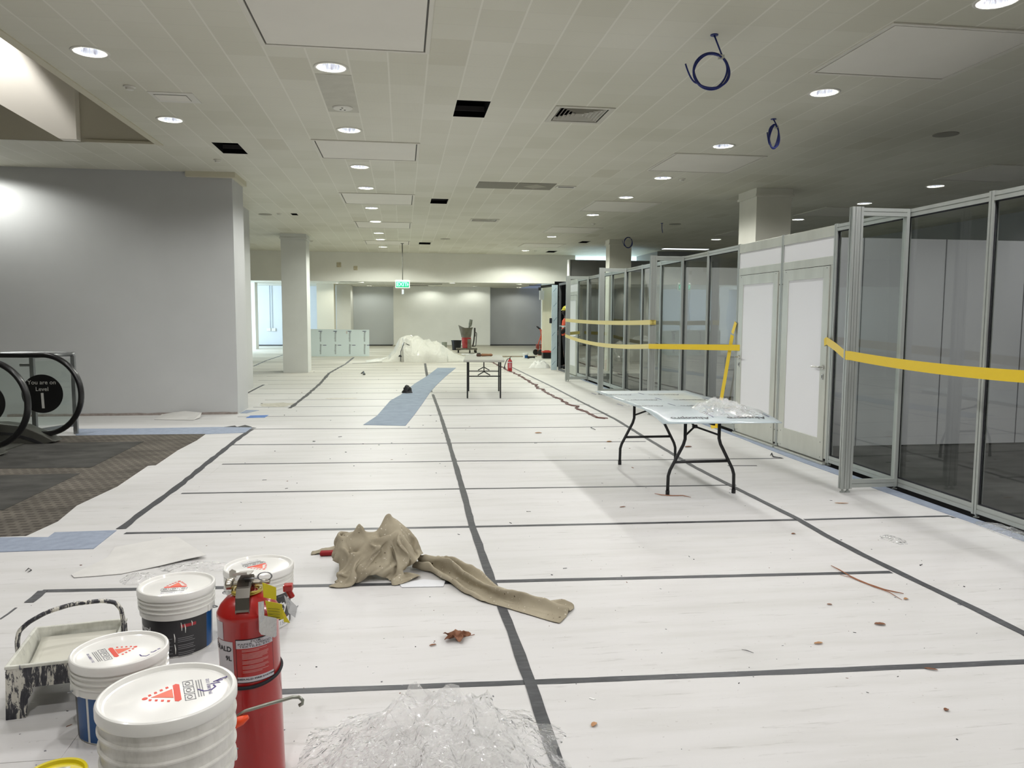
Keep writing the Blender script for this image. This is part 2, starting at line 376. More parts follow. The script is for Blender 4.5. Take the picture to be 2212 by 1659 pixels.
# walls
def wall(name,a,b,m=m_wall):
    mb=MB(); mb.bb(a,b); return struct(mb.build(name,m))
wall('wall_left',(-9.5,12.5,0),(-2.56,13.3,CZ),m_wallg)
wall('wall_left_return',(-9.5,13.3,0),(-3.14,16.9,CZ),m_wallg)
wall('wall_left_outer',(XL,YB,0),(XL+.1,YF,5.6)); wall('wall_right',(XR-.1,YB,0),(XR,34,CZ),m_intw); wall('wall_front',(XL,YB,0),(XR,YB+.1,CZ))
mb=MB(); mb.bb((-3.22,12.42,3.62),(-2.50,12.5,CZ)); mb.bb((-2.56,12.5,3.62),(-2.50,13.3,CZ)); struct(mb.build('trim_2',m_trim))
mb=MB(); mb.bb((XL,27.2,2.71),(6.1,27.6,CZ)); struct(mb.build('wall_beam',m_wall))
wall('wall_back',(-.45,39.3,0),(4.42,41,3.0)); wall('wall_back_right',(4.42,40.4,0),(8.0,41,3.0),m_wallg)
wall('wall_back_left',(XL,40.3,0),(-.45,41,3.0),mat('pale_wall',(214,218,220),.75))
a=FY(727,700,38.2).x; b=FY(758,700,38.2).x; wall('wall_pier_blue',(a,38.2,0),(b,40.3,3.0),m_wall)
a=FY(685,700,37.0).x; b=FY(722,700,37.0).x; wall('wall_pier_cream',(a,37.0,0),(b,38.0,3.0),mat('cream_pier',(222,217,200),.75))
a=FY(531,700,36.2).x; b=FY(552,700,36.2).x; wall('wall_pier_left',(a,36.2,0),(b,36.9,3.0),m_wall)
wall('wall_grey_bay',(5.34,24.6,0),(11.5,24.75,3.36),mat('dark_grey_board',(128,128,126),.7))
mb=MB(); mb.bb((5.30,24.55,0),(5.34,24.8,3.37)); struct(mb.build('trim_3',m_white))
wall('wall_right_back',(6.1,33.9,0),(XR,34,CZ)); wall('wall_bulkhead',(8.35,24.9,3.05),(XR,27.2,CZ),m_intw)
wall('wall_curtain',(FY(1172,700,29).x,29,0),(FY(1195,700,29).x+1.2,29.15,2.72),mat('cream_curtain',(226,220,196),.85,var=4,vs=3,stretch=(6,1,.3)))
# interior partitions of the shop fit-out
mb=MB(); mb.bb((4.5,8.50,.02),(XR-.1,8.58,2.48)); struct(mb.build('wall_shop_partition',m_intw))
wall('wall_shop_partition_far',(4.5,14.1,.02),(XR-.1,14.18,2.48),m_intw)
wall('wall_shop_partition_side',(8.2,8.6,.02),(8.28,14.1,2.48),m_intw)
mj=mat('panel_joint',(70,70,76),.6)
for X in (5.36,6.42,7.48):
    mb=MB(); mb.bb((X-.004,8.495,.02),(X+.004,8.502,2.48)); struct(mb.build('trim_panel_joint',mj))
# columns with a small capital
def column(x0,x1,y0,y1,m=m_colw):
    mb=MB(); mb.bb((x0,y0,0),(x1,y1,CZ)); mb.bb((x0-.03,y0-.03,CZ-.14),(x1+.03,y1+.03,CZ-.10)); mb.bb((x0-.015,y0-.015,CZ-.10),(x1+.015,y1+.015,CZ)); 
    return struct(mb.build('column',m))
a=F(612,805); b=F(667,804); column(a.x,b.x,a.y,a.y+.75,mat('grey_column_paint',(216,217,214),.75,var=3,vs=2))
column(5.88,6.50,12.45,13.12); column(5.77,6.40,21.35,21.75)
# baseboards
mb=MB(); mb.bb((-.5,39.27,0),(4.42,39.3,.07)); struct(mb.build('baseboard_back',mat('grubby_base',(190,186,172),.8)))
mb=MB(); mb.bb((-12,40.27,0),(-.5,40.3,.05)); mb.bb((4.42,40.37,0),(8,40.4,.05)); struct(mb.build('baseboard_back_dark',mat('black_base',(45,45,48),.8)))
mb=MB()
pr=[(-9.5,12.5,0)]
for k in range(46):
    x=-5.9+k*.074; pr.append((x,12.5,.035+.018*noise.noise(Vector((k*.35,1,0)))))
mb.rings([[Vector(p),Vector((p[0],p[1]-.014,p[2])),Vector((p[0],p[1]-.014,0)),Vector((p[0],p[1],0))] for p in [(p[0],12.499,max(.02,p[2])) for p in pr[1:]]])
struct(mb.build('baseboard_left',mat('torn_base_strip',(150,140,134),.85,var=14,vs=20)))
# ======================= CEILING FITTINGS =======================
m_ring=mat('white_trim_ring',(214,212,202),.4)
m_lamp=bpy.data.materials.new('downlight_reflector'); m_lamp.use_nodes=True; t=NT(m_lamp)
sp=t.add('ShaderNodeSeparateXYZ'); t.link(t.coord(),sp.inputs[0]); an=t.math('ARCTAN2',sp.outputs[1],sp.outputs[0])
cb=t.add('ShaderNodeCombineXYZ'); t.link(t.math('MULTIPLY',an,3.0),cb.inputs[0]); t.link(t.math('MULTIPLY',sp.outputs[2],3.0),cb.inputs[1])
colr=t.ramp(t.noise(cb.outputs[0],2.2,3,.7),[(.36,(92,98,135)),(.46,(205,216,240)),(.58,(246,250,255)),(.66,(150,158,190)),(.74,(235,242,255))])  # reflected stripes of the lamp, painted as glow into the bowl
t.b.inputs['Base Color'].default_value=(.6,.6,.6,1); t.b.inputs['Metallic'].default_value=.9; t.b.inputs['Roughness'].default_value=.25
t.link(colr,t.b.inputs['Emission Color']); t.b.inputs['Emission Strength'].default_value=.62
ROWN={4.02:'right-hand main row',-.60:'left-hand main row',-2.53:'row beside the escalator opening',8.65:'row above the glazed shop'}
def downlight(x,y,z,label,group,w=SPOT_W,ang=162,src=None):
    e=empty('ceiling_downlight',(x,y,z),label,'ceiling light',group)
    if src is None:
        mb=MB(); mb.lathe([(.119,.0),(.119,-.006),(.145,-.008),(.15,-.003),(.15,.0)],seg=40,cap=False); mb.build('trim_ring',m_ring,e,smooth=True)
        mb=MB(); mb.lathe([(.121,.001),(.112,.04),(.085,.10),(.055,.125),(.001,.13)],seg=40,cap=False); mb.build('reflector',m_lamp,e,smooth=True)
    else:
        for c in src:
            k=c.copy(); COL.objects.link(k); k.parent=e
    spot(e,(0,0,-.012),w*(1.15 if y>15 else 1.0),ang,col=(.965,1.0,.905) if y>15 else ((.985,.995,.95) if y>9 else (1,.985,.98)))
    return e
first=None; SRC=None
cnt={}
for (x,y) in DL:
    k=cnt.get(x,0); cnt[x]=k+1
    row=ROWN.get(x)
    vis={4.02:2,-.60:3,-2.53:2,8.65:4}.get(x)
    if row:
        n=k-vis
        lab=('round recessed downlight in the %s, %s from the camera'%(row,ORD[n] if n else 'nearest')) if n>=0 else 'round recessed downlight in the %s, %s of those out of frame'%(row,ORD[k])
    else: lab='round recessed downlight close to the grey left wall, lighting its left end'
    e=downlight(x,y,CZ,lab,'recessed ceiling downlights',src=SRC, w=(SPOT_W*.8 if x==8.65 else SPOT_W*(.6 if x==-2.53 else .68 if 6<y<10 and x<0 else .86 if 6<y<10 else 1.35 if y<3.5 else 1.08 if y<6 else 1.6 if y>22 else 1.0) if row else SPOT_W*1.0))
    if SRC is None: SRC=[o for o in bpy.data.objects if o.parent==e and o.type=='MESH']
for k,(x,y) in enumerate(FAR):
    downlight(x,y,3.0,'small downlight in the low far ceiling, %s'%['above the pale back wall at left','above the pale back wall at right','above the dim recessed back wall','over the cream pier','over the bluish wall','behind the beam at left','behind the beam in the middle','behind the beam at right','halfway back on the left','halfway back in the middle','halfway back on the right'][k],'downlights beyond the beam',src=SRC,w=SPOT_W*(.28 if k<5 else .75))
# lamp inside the escalator void
e=empty('ceiling_downlight',(-5.0,10.08,5.585),'downlight up inside the escalator opening, grazing the white side panel','ceiling light')
for c in SRC:
    k=c.copy(); COL.objects.link(k); k.parent=e
spot(e,(0,0,-.02),SPOT_W*3.6,72,.3)

# access panels
m_panel=mat('access_panel_board',(224,221,210),.6,var=2,vs=2); m_pf=mat('access_panel_frame',(214,211,199),.5); m_gap=mat('shadow_gap',(92,90,84),.8)
def panel(x0,x1,y0,y1,label):
    cx,cy=(x0+x1)/2,(y0+y1)/2; e=empty('access_panel',(cx,cy,CZ),label,'ceiling panel','flush ceiling access panels'); w,h=x1-x0,y1-y0
    mb=MB(); mb.box((0,0,-.004),(w-.10,h-.10,.010)); mb.build('board',m_panel,e)
    mb=MB()
    for s in(-1,1): mb.box((s*(w/2-.018),0,-.006),(.036,h,.012)); mb.box((0,s*(h/2-.018),-.006),(w-.072,.036,.012))
    mb.build('frame',m_pf,e,bevel=.002)
    mb=MB(); 
    for s in(-1,1): mb.box((s*(w/2-.043),0,-.0015),(.013,h-.075,.003)); mb.box((0,s*(h/2-.043),-.0015),(w-.1,.013,.003))
    mb.build('shadow_gap',m_gap,e)
for i,(y0,y1) in enumerate(((5.42,6.60),(9.96,11.1),(14.13,15.45),(18.35,19.6),(22.9,24.1))):
    panel(-1.10,.235,y0,y1,'white access panel in the left run of the ceiling, %s'%['nearest and largest','second nearest','third nearest','fourth nearest','farthest'][i])
for i,(y0,y1) in enumerate(((5.40,6.60),(10.0,11.25),(14.3,15.7),(18.6,19.9),(22.9,24.1))):
    panel(3.56,4.86,y0,y1,'white access panel in the right run of the ceiling, %s'%['nearest and largest','second nearest','third nearest','fourth nearest','farthest'][i])
for i,(y0,y1) in enumerate(((10.0,11.25),(14.3,15.6),(18.6,19.8))):
    panel(8.2,9.5,y0,y1,'dim access panel above the glazed shop, %s'%['nearest','middle','farthest'][i])
# square louvre diffusers with depth
m_lv=mat('louvre_paint',(196,193,180),.5)
for i,h in enumerate(GR):
    x0,x1,y0,y1=h; cx,cy=(x0+x1)/2,(y0+y1)/2; w,d=(x1-x0),(y1-y0); e=empty('air_diffuser',(cx,cy,CZ),['large square louvred air diffuser, nearest to the camera','smaller-looking louvred air diffuser farther back in the ceiling'][i],'air vent','louvred ceiling diffusers')
    mb=MB()
    mb.bb((-w/2,-d/2,.0),(-w/2+.002,d/2,.2)); mb.bb((w/2-.002,-d/2,0),(w/2,d/2,.2)); mb.bb((-w/2,-d/2,0),(w/2,-d/2+.002,.2)); mb.bb((-w/2,d/2-.002,0),(w/2,d/2,.2)); mb.bb((-w/2,-d/2,.2),(w/2,d/2,.205)); mb.build('duct',m_dark,e)
    mb=MB(); 
    for s in(-1,1): mb.box((s*(w/2-.01),0,-.005),(.055,d+.03,.01)); mb.box((0,s*(d/2-.01),-.005),(w-.06,.055,.01))
    mb.build('frame',m_lv,e,bevel=.002)
    for k in range(6):
        a=w/2-.05-k*.040; b_=d/2-.05-k*.040*(d/w); mb=MB()
        R=[]
        for (sx,sy) in((-1,-1),(1,-1),(1,1),(-1,1)):
            R.append([Vector((sx*a,sy*b_,-.004)),Vector((sx*(a-.003),sy*(b_-.003),-.004)),Vector((sx*(a-.022),sy*(b_-.022),.032)),Vector((sx*(a-.019),sy*(b_-.019),.032))])
        mb.rings(R,closed=True); mb.build('blade',m_lv,e)
# return air grilles (two flat tiles) and small slot vent
m_ret=mat('return_air_mesh',(128,125,112),.7)
for i,(ps,lb) in enumerate((([(1035,392.5),(1118,394),(1110,408),(1027,405)],'plain grey return air panel, left of the pair mid-ceiling'),([(1120,394),(1202,397),(1188,410),(1112,408)],'grey return air panel with a paler diamond, right of the pair'))):
    h=hole_px(ps); x0,x1,y0,y1=h; e=empty('return_air_panel',((x0+x1)/2,(y0+y1)/2,CZ),lb,'air vent','pair of return air panels')
    mb=MB(); mb.box((0,0,-.003),(x1-x0,y1-y0,.006)); mb.build('panel',m_ret,e)
    if i==1: mb=MB(); mb.prism([(-.2,0,-.0068),(0,-.2,-.0068),(.2,0,-.0068),(0,.2,-.0068)],(0,0,.001)); mb.build('diamond_patch',mat('patch',(160,156,140),.7),e)
def disc(px,py,r,name,label,cat,prof=None,m=m_ring,group=None):
    p=F(px,py,CZ); e=empty(name,p,label,cat,group)
    mb=MB(); mb.lathe(prof or [(r,0),(r,-.008),(r*.9,-.016),(.001,-.018)],seg=28); mb.build('body',m,e,smooth=2)
    return e,p
e,p=disc(740,232,.105,'speaker_cover','round white cover plate between two downlights at left','ceiling cover')
mb=MB(); 
for x,y in((-.02,.02),(.02,.03),(.0,-.045)): mb.cyl((x,y,-.018),(x,y,-.021),.010,8)
mb.build('screw_holes',m_gap,e)
# replacement tile around it
mb=MB(); mb.bb((-.76,7.30,CZ-.003),(-.44,8.6,CZ)); tag(mb.build('replacement_ceiling_tile',mat('patched_tile',(190,188,174),.6,var=5,vs=9)),'slightly darker replacement strip of ceiling between two left downlights','ceiling tile')
for (px,py,r,nm,lb) in ((1222,403,.10,'slot_vent','small rectangular vent beside the grey return air panels'),):
    p=F(px,py,CZ); e=empty(nm,p,lb,'air vent'); mb=MB(); mb.box((0,0,-.008),(.33,.16,.016)); mb.build('frame',m_ring,e,bevel=.003); mb=MB(); mb.box((.0,-.02,-.0175),(.26,.05,.003)); mb.build('slot',m_gap,e)
p=F(378,210,CZ); e=empty('ceiling_hatch',p,'small rectangular hatch at left with a thin outlined square','ceiling panel'); mb=MB(); mb.box((0,0,-.003),(.42,.36,.006)); mb.build('frame',m_ring,e)
mb=MB(); mb.box((-.02,0,-.008),(.30,.20,.006)); mb.build('lid',m_panel,e)
mb=MB()
for s in(-1,1): mb.box((-.02+s*.152,0,-.0065),(.004,.204,.004)); mb.box((-.02,s*.102,-.0065),(.304,.004,.004))
mb.build('outline',m_gap,e)
SD=[(280,186,'left of the nearest downlights by the escalator opening'),(470,345,'in front of the grey left wall'),(603,461,'beside the small black opening near the wall corner'),(1473,386,'just right of the third right-hand downlight'),(1281,483,'in the right run beyond the third panel'),(673,520,'near the top of the left column'),(1157,541,'above the end of the beam, beside a black opening')]
for px,py,lb in SD:
    e,p=disc(px,py,.05,'smoke_detector','small round smoke detector %s'%lb,'smoke detector',[(.055,0),(.055,-.012),(.038,-.016),(.034,-.035),(.001,-.04)],group='ceiling smoke detectors')
SP=[(573,463,'left near the wall corner'),(2043,290,'in the dim right part of the ceiling'),(1458,484,'above the glazed shop near the far column'),(962,516,'before the beam')]
for px,py,lb in SP: disc(px,py,.13,'speaker_grille','flat round ceiling speaker grille %s'%lb,'speaker',[(.14,0),(.14,-.006),(.11,-.010),(.001,-.012)],m=mat('speaker_mesh',(150,147,135),.7),group='round ceiling speakers')
# fluorescent fitting
p=(F(1435,533,CZ)+F(1525,537,CZ))/2; e=empty('fluorescent_fitting',p-Vector((0,0,.002)),'long white fluorescent light flush in the dim ceiling over the shop','ceiling light')
mb=MB(); mb.box((0,0,-.021),(1.5,.34,.04)); mb.build('housing',m_ring,e)
mb=MB(); mb.box((0,0,-.045),(1.44,.26,.012)); mb.build('diffuser',mat('lit_diffuser',(235,245,250),.5,emit=1.6),e)
# far ceiling fittings: a batten with bracket, slim vents, dark pipe stub
for i,(px,py,w,nm,lb) in enumerate(((762,608,1.1,'ceiling_batten','slim grey batten on the low far ceiling at left'),(915,613,1.7,'ceiling_vent','long slot vent on the low far ceiling beside the exit sign'),(905,616.5,.9,'ceiling_vent','short slot vent on the low far ceiling below the long one'),(979,612,1.5,'ceiling_vent','pale slot vent on the low far ceiling in the middle'),(1158,616,.7,'ceiling_vent','short dark slot vent on the low far ceiling at right'))):
    p=F(px,py,3.0); e=empty(nm,p,lb,'air vent' if nm=='ceiling_vent' else 'ceiling batten',None)
    mb=MB(); mb.box((0,0,-.012),(w,.22,.024)); mb.build('body',[m_ret,m_ret,m_gap,m_pf,m_gap][i],e,bevel=.004)
p=FY(1180,620,28.2); mb=MB(); mb.tube([Vector((p.x-.2,28.2,2.62)),Vector((p.x+.1,28.2,2.66)),Vector((p.x+.5,28.1,2.72)),Vector((p.x+1.2,28.0,2.75))],.05,10); mb.cyl((p.x-.25,28.2,2.6),(p.x-.25,28.2,2.5),.05,10); tag(mb.build('ceiling_pipe',mat('grey_pipe',(70,70,66),.6)),'dark pipe stub hanging under the low ceiling above the cream curtain','pipe')
p=FY(1169,638,29); mb=MB(); mb.box((p.x,28.9,p.z),(.16,.16,.34)); tag(mb.build('wall_box',m_white,bevel=.01),'small white box fixed high beside the cream curtain','electrical box')

# three coils of blue cable
m_cab=mat('blue_cable',(22,38,112),.4)
def coil(px,py,ps,label,rx,rz_,turn,z0):
    """ps: pixel of the ring centre, hanging under the ceiling point"""
    p=F(px,py,CZ); c=FY(ps[0],ps[1],p.y); e=empty('cable_coil',p,label,'cable coil','coils of blue cable hanging from the ceiling')
    d=c-p; u=Vector((math.cos(turn),math.sin(turn),0)); w=Vector((0,0,1)); top=d+u*(rx*.62)+w*(rz_*.8)
    mb=MB(); mb.lathe([(.03,0),(.03,-.006),(.001,-.008)],seg=14); mb.build('hook_plate',m_cab,e,smooth=2)
    mb=MB(); mb.cyl((0,0,-.005),top,.0065,8); mb.build('drop_cable',m_cab,e,smooth=True)
    for j,(s1,s2,off) in enumerate(((1,1,0),(.93,.96,.02),(1.0,.93,-.02))):
        pts=[]
        for k in range(49):
            a=.92+2*PI*k/48*(.98); pts.append(d+u*(rx*s1*math.cos(a))+w*(rz_*s2*math.sin(a))+Vector((off*math.sin(a*2)*.5,off*.6,0)))
        mb=MB(); mb.tube(pts,.0075,8); mb.build('cable_loop',m_cab,e,smooth=True)
    mb=MB(); pts=[d+u*(-rx*.75)+w*(-rz_*.66)+u*(-rx*.7*s)+w*(rz_*(1.05*s*s)) for s in [i/10 for i in range(11)]]
    mb.tube(pts,.0065,8); mb.build('loose_end',m_cab,e,smooth=True)
    mb=MB(); mb.box(top-u*.01-w*.005,(.045,.02,.035)); mb.build('clear_tie',mat('tie_tape',(205,205,195),.4),e)
coil(1543,75,(1536,154),'large blue cable coil nearest the camera',.137,.137,-.12,0)
coil(1671,257,(1672,295),'smaller blue cable coil, seen nearly edge-on',.05,.13,-.5,0)
coil(1357,512,(1357,524),'farthest blue cable coil, beside the far right column',.115,.145,0,0)
p=F(1430,482,CZ); mb=MB(); mb.lathe([(.03,0),(.03,-.01),(.001,-.012)],(p.x,p.y,CZ),12); mb.tube([p,p+Vector((0,0,-.12)),p+Vector((.02,0,-.22))],.008,6); tag(mb.build('cable_stub',m_cab),'short dark cable end hanging from the dim ceiling over the shop','cable')

# exit sign on a rod
q=F(869,525,CZ); e=empty('exit_sign',(q.x,q.y,CZ),'green illuminated EXIT sign hanging on a thin rod before the beam','exit sign')
zt=FY(869,605,q.y).z; zb=FY(869,622.5,q.y).z; w=.43; zc=(zt+zb)/2-CZ; hh=(zt-zb)
mb=MB(); mb.cyl((0,0,0),(0,0,zt-CZ),.014,10); mb.cyl((0,0,0),(0,0,-.02),.05,14); mb.build('rod',mat('rod_grey',(95,94,88),.5,.5),e,smooth=2)
mb=MB(); mb.box((0,0,zc),(w,.09,hh)); mb.build('housing',mat('sign_white',(232,240,236),.4,emit=.25),e,bevel=.012)
mb=MB(); mb.box((-.005,-.047,zc-.012),(w-.05,.004,hh*.68)); mb.build('green_face',mat('sign_green',(0,150,95),.4,emit=.9),e)
m_let=mat('sign_letters',(150,255,235),.4,emit=1.1)
mb=MB(); lettering(mb,'EXIT',.155,lambda x,y,z:Vector((x-.02,-.0502,y+zc-.012)),bold=True); mb.prism([(.132,-.0495,zc+.045),(.132,-.0495,zc-.07),(.172,-.0495,zc-.012)],(0,-.001,0)); mb.build('lettering',m_let,e)
mb=MB(); mb.box((-.013,0,zc-hh/2-.11),(.016,.03,.13)); mb.box((.022,0,zc-hh/2-.11),(.016,.03,.13)); mb.build('lamp_tubes',mat('sign_tube',(225,250,255),.3,emit=1.1),e)
mb=MB(); mb.box((.004,0,zc-hh/2-.025),(.03,.03,.04)); mb.build('lamp_holder',m_ring,e)
# marks on the beam
for i,(px,py,r) in enumerate(((732,572,.10),(768,579,.09))):
    p=FY(px,py,27.18); mb=MB(); mb.box((p.x,27.19,p.z),(r*1.5,.02,r*1.6)); tag(mb.build('wall_patch',mat('patch%d'%i,(196,186,160),.8,var=30,vs=30),bevel=.01),['square unpainted patch high on the beam, left one','ragged brown patch high on the beam, right one'][i],'wall patch')
# conduits and sockets on the far bluish wall
p=FY(586,712,40.28); e=empty('wall_socket',(p.x,40.28,p.z),'pair of white wall sockets with thin conduits on the far bluish wall','socket')
for s in(-1,1): mb=MB(); mb.box((s*.12,-.02,0),(.2,.04,.16)); mb.build('socket_plate',mat('socket_white',(225,225,215),.4),e,bevel=.01)
for s in(-.06,.05): mb=MB(); mb.cyl((s,-.015,.05),(s,-.015,3.0-p.z),.015,8); mb.build('conduit',mat('conduit_white',(205,215,228),.5),e)
# ======================= GLAZED PARTITION =======================
m_alu=mat('brushed_aluminium_profile',(170,174,170),.42,.45,var=5,vs=4,stretch=(1,1,.2))
m_gro=mat('black_gasket',(22,22,30),.7)
m_dfr=mat('satin_door_frame',(190,191,182),.38,.45,var=7,vs=5,stretch=(1,1,.3))
m_inf=mat('white_infill',(224,224,227),.4)
m_gls=glass('partition_glass',(248,250,249),1.5,wav=.12)
m_chr=mat('satin_chrome',(196,196,192),.22,.9)
GX=4.40; GT=2.50
PY=[-1.05,.02,1.07,2.12,3.17,4.24,5.33,6.34,7.44,8.55,9.74,10.78,11.80,12.85,13.90,14.95,16.0,17.05,18.08,19.18,20.22]
def post(mb,x,y,z0=.035,z1=GT,s=.052):
    mb.bb((x-s/2,y-s/2,z0),(x+s/2,y+s/2,z1))
def profile_post(par,x,y,face,name='post',z1=GT,lab=None):
    """aluminium post with grooves; face = unit direction toward the hall"""
    mb=MB(); s=.026
    # cross-section with a groove on each side
    g=.006; cs=[(-s,-s),(-.004,-s),(-.004,-s+g),(.004,-s+g),(.004,-s),(s,-s),(s,-.004),(s-g,-.004),(s-g,.004),(s,.004),(s,s),(.004,s),(.004,s-g),(-.004,s-g),(-.004,s),(-s,s),(-s,.004),(-s+g,.004),(-s+g,-.004),(-s,-.004)]
    mb.prism([Vector((x+a,y+b,.035)) for a,b in cs],(0,0,z1-.035)); o=mb.build(name,m_alu,par)
    mb=MB(); mb.lathe([(.022,0),(.022,.012),(.010,.016),(.010,.036)],(x,y,0),14); f=mb.build('levelling_foot',m_alu,par,smooth=2)
    return o
def rail(par,a,b,z0,z1,name,w=.046):
    a=Vector(a);b=Vector(b); d=(b-a).normalized(); n=Vector((-d.y,d.x,0)); h=w/2
    mb=MB(); zm=(z0+z1)/2; g=.005
    cs=[(-h,z0),(h,z0),(h,zm-.004),(h-g,zm-.004),(h-g,zm+.004),(h,zm+.004),(h,z1),(-h,z1),(-h,zm+.004),(-h+g,zm+.004),(-h+g,zm-.004),(-h,zm-.004)]
    mb.prism([a+n*u+Vector((0,0,v)) for u,v in cs],b-a); return mb.build(name,m_alu,par)
def bay(i,label,glazed=True):
    y0,y1=PY[i],PY[i+1]; e=empty('glass_partition_bay',(GX,y0,0),label,'glass partition','glazed partition bays'); L=y1-y0
    profile_post(e,0,0,None)
    rail(e,(0,.026,0),(0,L-.026,0),GT-.075,GT-.008,'top_rail'); rail(e,(0,.026,0),(0,L-.026,0),.045,.115,'bottom_rail')
    mb=MB(); mb.box((0,L/2,(GT+.04)/2),(.008,L-.05,GT-.19)); mb.build('glass_pane',m_gls,e)
    mb=MB(); zz=(.115,GT-.075)
    for s in(-.008,.008): mb.box((s,.030,1.27),(.006,.008,zz[1]-zz[0])); mb.box((s,L-.030,1.27),(.006,.008,zz[1]-zz[0])); mb.box((s,L/2,.119),(.006,L-.07,.008)); mb.box((s,L/2,GT-.079),(.006,L-.07,.008))
    mb.build('gasket',m_gro,e)
    return e
near=['bay out of frame at the right edge, behind the camera']*4
def blabel(i):
    y=PY[i]
    if i<4: return 'clear glass partition bay beside the camera, %s from its near end'%ORD[i]
    if i<8: return 'clear glass partition bay before the dim shop, %s from the right edge'%ORD[i-4]
    return 'clear glass partition bay beyond the grey doors, %s bay past them'%ORD[i-10]
for i in range(len(PY)-1):
    if i in (8,9): continue
    if i==19: continue
    bay(i,blabel(i))
# projecting return screens (fins)
def fin(y,label,x1=3.86):
    e=empty('glass_return_screen',(x1,y,0),label,'glass partition','glass return screens standing out into the hall'); L=GX-.03-x1
    for dx,nm in ((0,'outer_post'),(.05,'inner_post')): profile_post(e,dx,0,None,nm,GT)
    rail(e,(.076,0,0),(L,0,0),GT-.075,GT-.008,'top_rail'); rail(e,(.076,0,0),(L,0,0),.045,.115,'bottom_rail')
    mb=MB(); mb.box(((L+.05)/2,0,(GT+.04)/2),(L-.05,.008,GT-.19)); mb.build('glass_pane',m_gls,e)
    mb=MB(); mb.box((L-.012,0,1.27),(.03,.045,GT-.08)); mb.build('wall_channel',m_alu,e)
    return e
fin(6.29,'nearest glass return screen standing out from the partition, at right of the grey doors')
fin(11.76,'middle glass return screen, behind the film-covered sheet on the trestle')
fin(14.92,'second farthest glass return screen standing out from the partition')
fin(18.05,'farthest glass return screen standing out from the partition')
fin(3.12,'glass return screen out of frame at the right')
# door units
def door_unit(i,label,hand,w0=.0):
    y0,y1=PY[i],PY[i+1]; L=y1-y0; e=empty('partition_door_unit',(GX,y0,0),label,'door','grey framed doors in the partition')
    profile_post(e,0,0,None)
    mb=MB(); mb.box((0,L/2,GT-.065),(.05,L-.055,.11)); mb.build('head_panel',m_dfr,e,bevel=.002)
    mb=MB(); mb.box((-.004,L/2,2.305),(.03,L-.06,.25)); mb.build('white_transom_panel',m_inf,e,bevel=.002)
    mb=MB(); mb.box((0,L/2,2.135),(.05,L-.055,.09)); mb.build('transom_rail',m_dfr,e,bevel=.002)
    for s in (.026+.022,L-.026-.022): mb=MB(); mb.box((0,s,1.08),(.048,.04,2.02)); mb.build('jamb',m_dfr,e)
    mb=MB(); mb.box((-.01,L/2,.018),(.10,L-.05,.022)); mb.build('threshold',m_dfr,e,bevel=.003)
    # leaf
    a,b=.072,L-.072; D=b-a; lf=MB()
    st=.115; z0,z1=.045,2.083
    lf.box((-.012,a+st/2,(z0+z1)/2),(.045,st,z1-z0)); lf.box((-.012,b-st/2,(z0+z1)/2),(.045,st,z1-z0))
    lf.box((-.012,(a+b)/2,z1-.06),(.045,D-2*st,.12)); lf.box((-.012,(a+b)/2,z0+.115),(.045,D-2*st,.23)); lv=lf.build('door_leaf',m_dfr,e,bevel=.0015)
    mb=MB(); mb.box((-.012,(a+b)/2,(z0+.23+z1-.12)/2),(.034,D-2*st,z1-z0-.35)); mb.build('white_infill_panel',m_inf,lv)
    mb=MB(); 
    mb.box((-.002,a-.0065,1.06),(.04,.009,2.03)); mb.box((-.002,b+.0065,1.06),(.04,.009,2.03)); mb.box((-.002,(a+b)/2,2.088),(.04,D,.006)); mb.build('shadow_gap',m_gro,e)
    hy=(a+.055) if hand<0 else (b-.055)   # hand -1: handle on the near side
    mb=MB(); c=Vector((-.035,hy,1.03)); mb.lathe([(.026,0),(.026,.008),(.010,.012),(.010,.05)],c,20,R=Matrix(((0,0,-1),(0,1,0),(1,0,0)))); 
    s=1 if hand<0 else -1
    mb.tube([c+Vector((-.045,0,0)),c+Vector((-.052,s*.012,0)),c+Vector((-.052,s*.14,-.002))],.010,12); mb.build('lever_handle',m_chr,lv,smooth=2)
    mb=MB(); mb.box((-.038,hy,.93),(.008,.034,.062)); k=mb.build('lock_plate',m_chr,lv,bevel=.008)
    mb=MB(); mb.cyl((-.0415,hy,.938),(-.0435,hy,.938),.006,12); mb.box((-.0425,hy,.925),(.002,.006,.022)); mb.build('keyhole',m_gro,k)
    for z in (z0+.03,z0+.19,z1-.02):
        for yy in (a+.05,b-.05): mb=MB(); mb.cyl((-.034,yy,z),(-.036,yy,z),.005,8); mb.build('screw',m_gro,lv)
    for z in (1.93,.22): 
        mb=MB(); mb.cyl((-.028,b+.04 if hand<0 else a-.03,z),(-.03,b+.04 if hand<0 else a-.03,z),.006,8); mb.build('fixing_screw',m_gro,e)
    return e
door_unit(8,'right-hand grey framed door with tall white panel, beside the near return screen',-1)
door_unit(9,'grey framed door with tall white panel, left-hand one, crossed by yellow tape',1)
door_unit(19,'farthest grey framed door with bright white transom, behind the far return screen',-1)
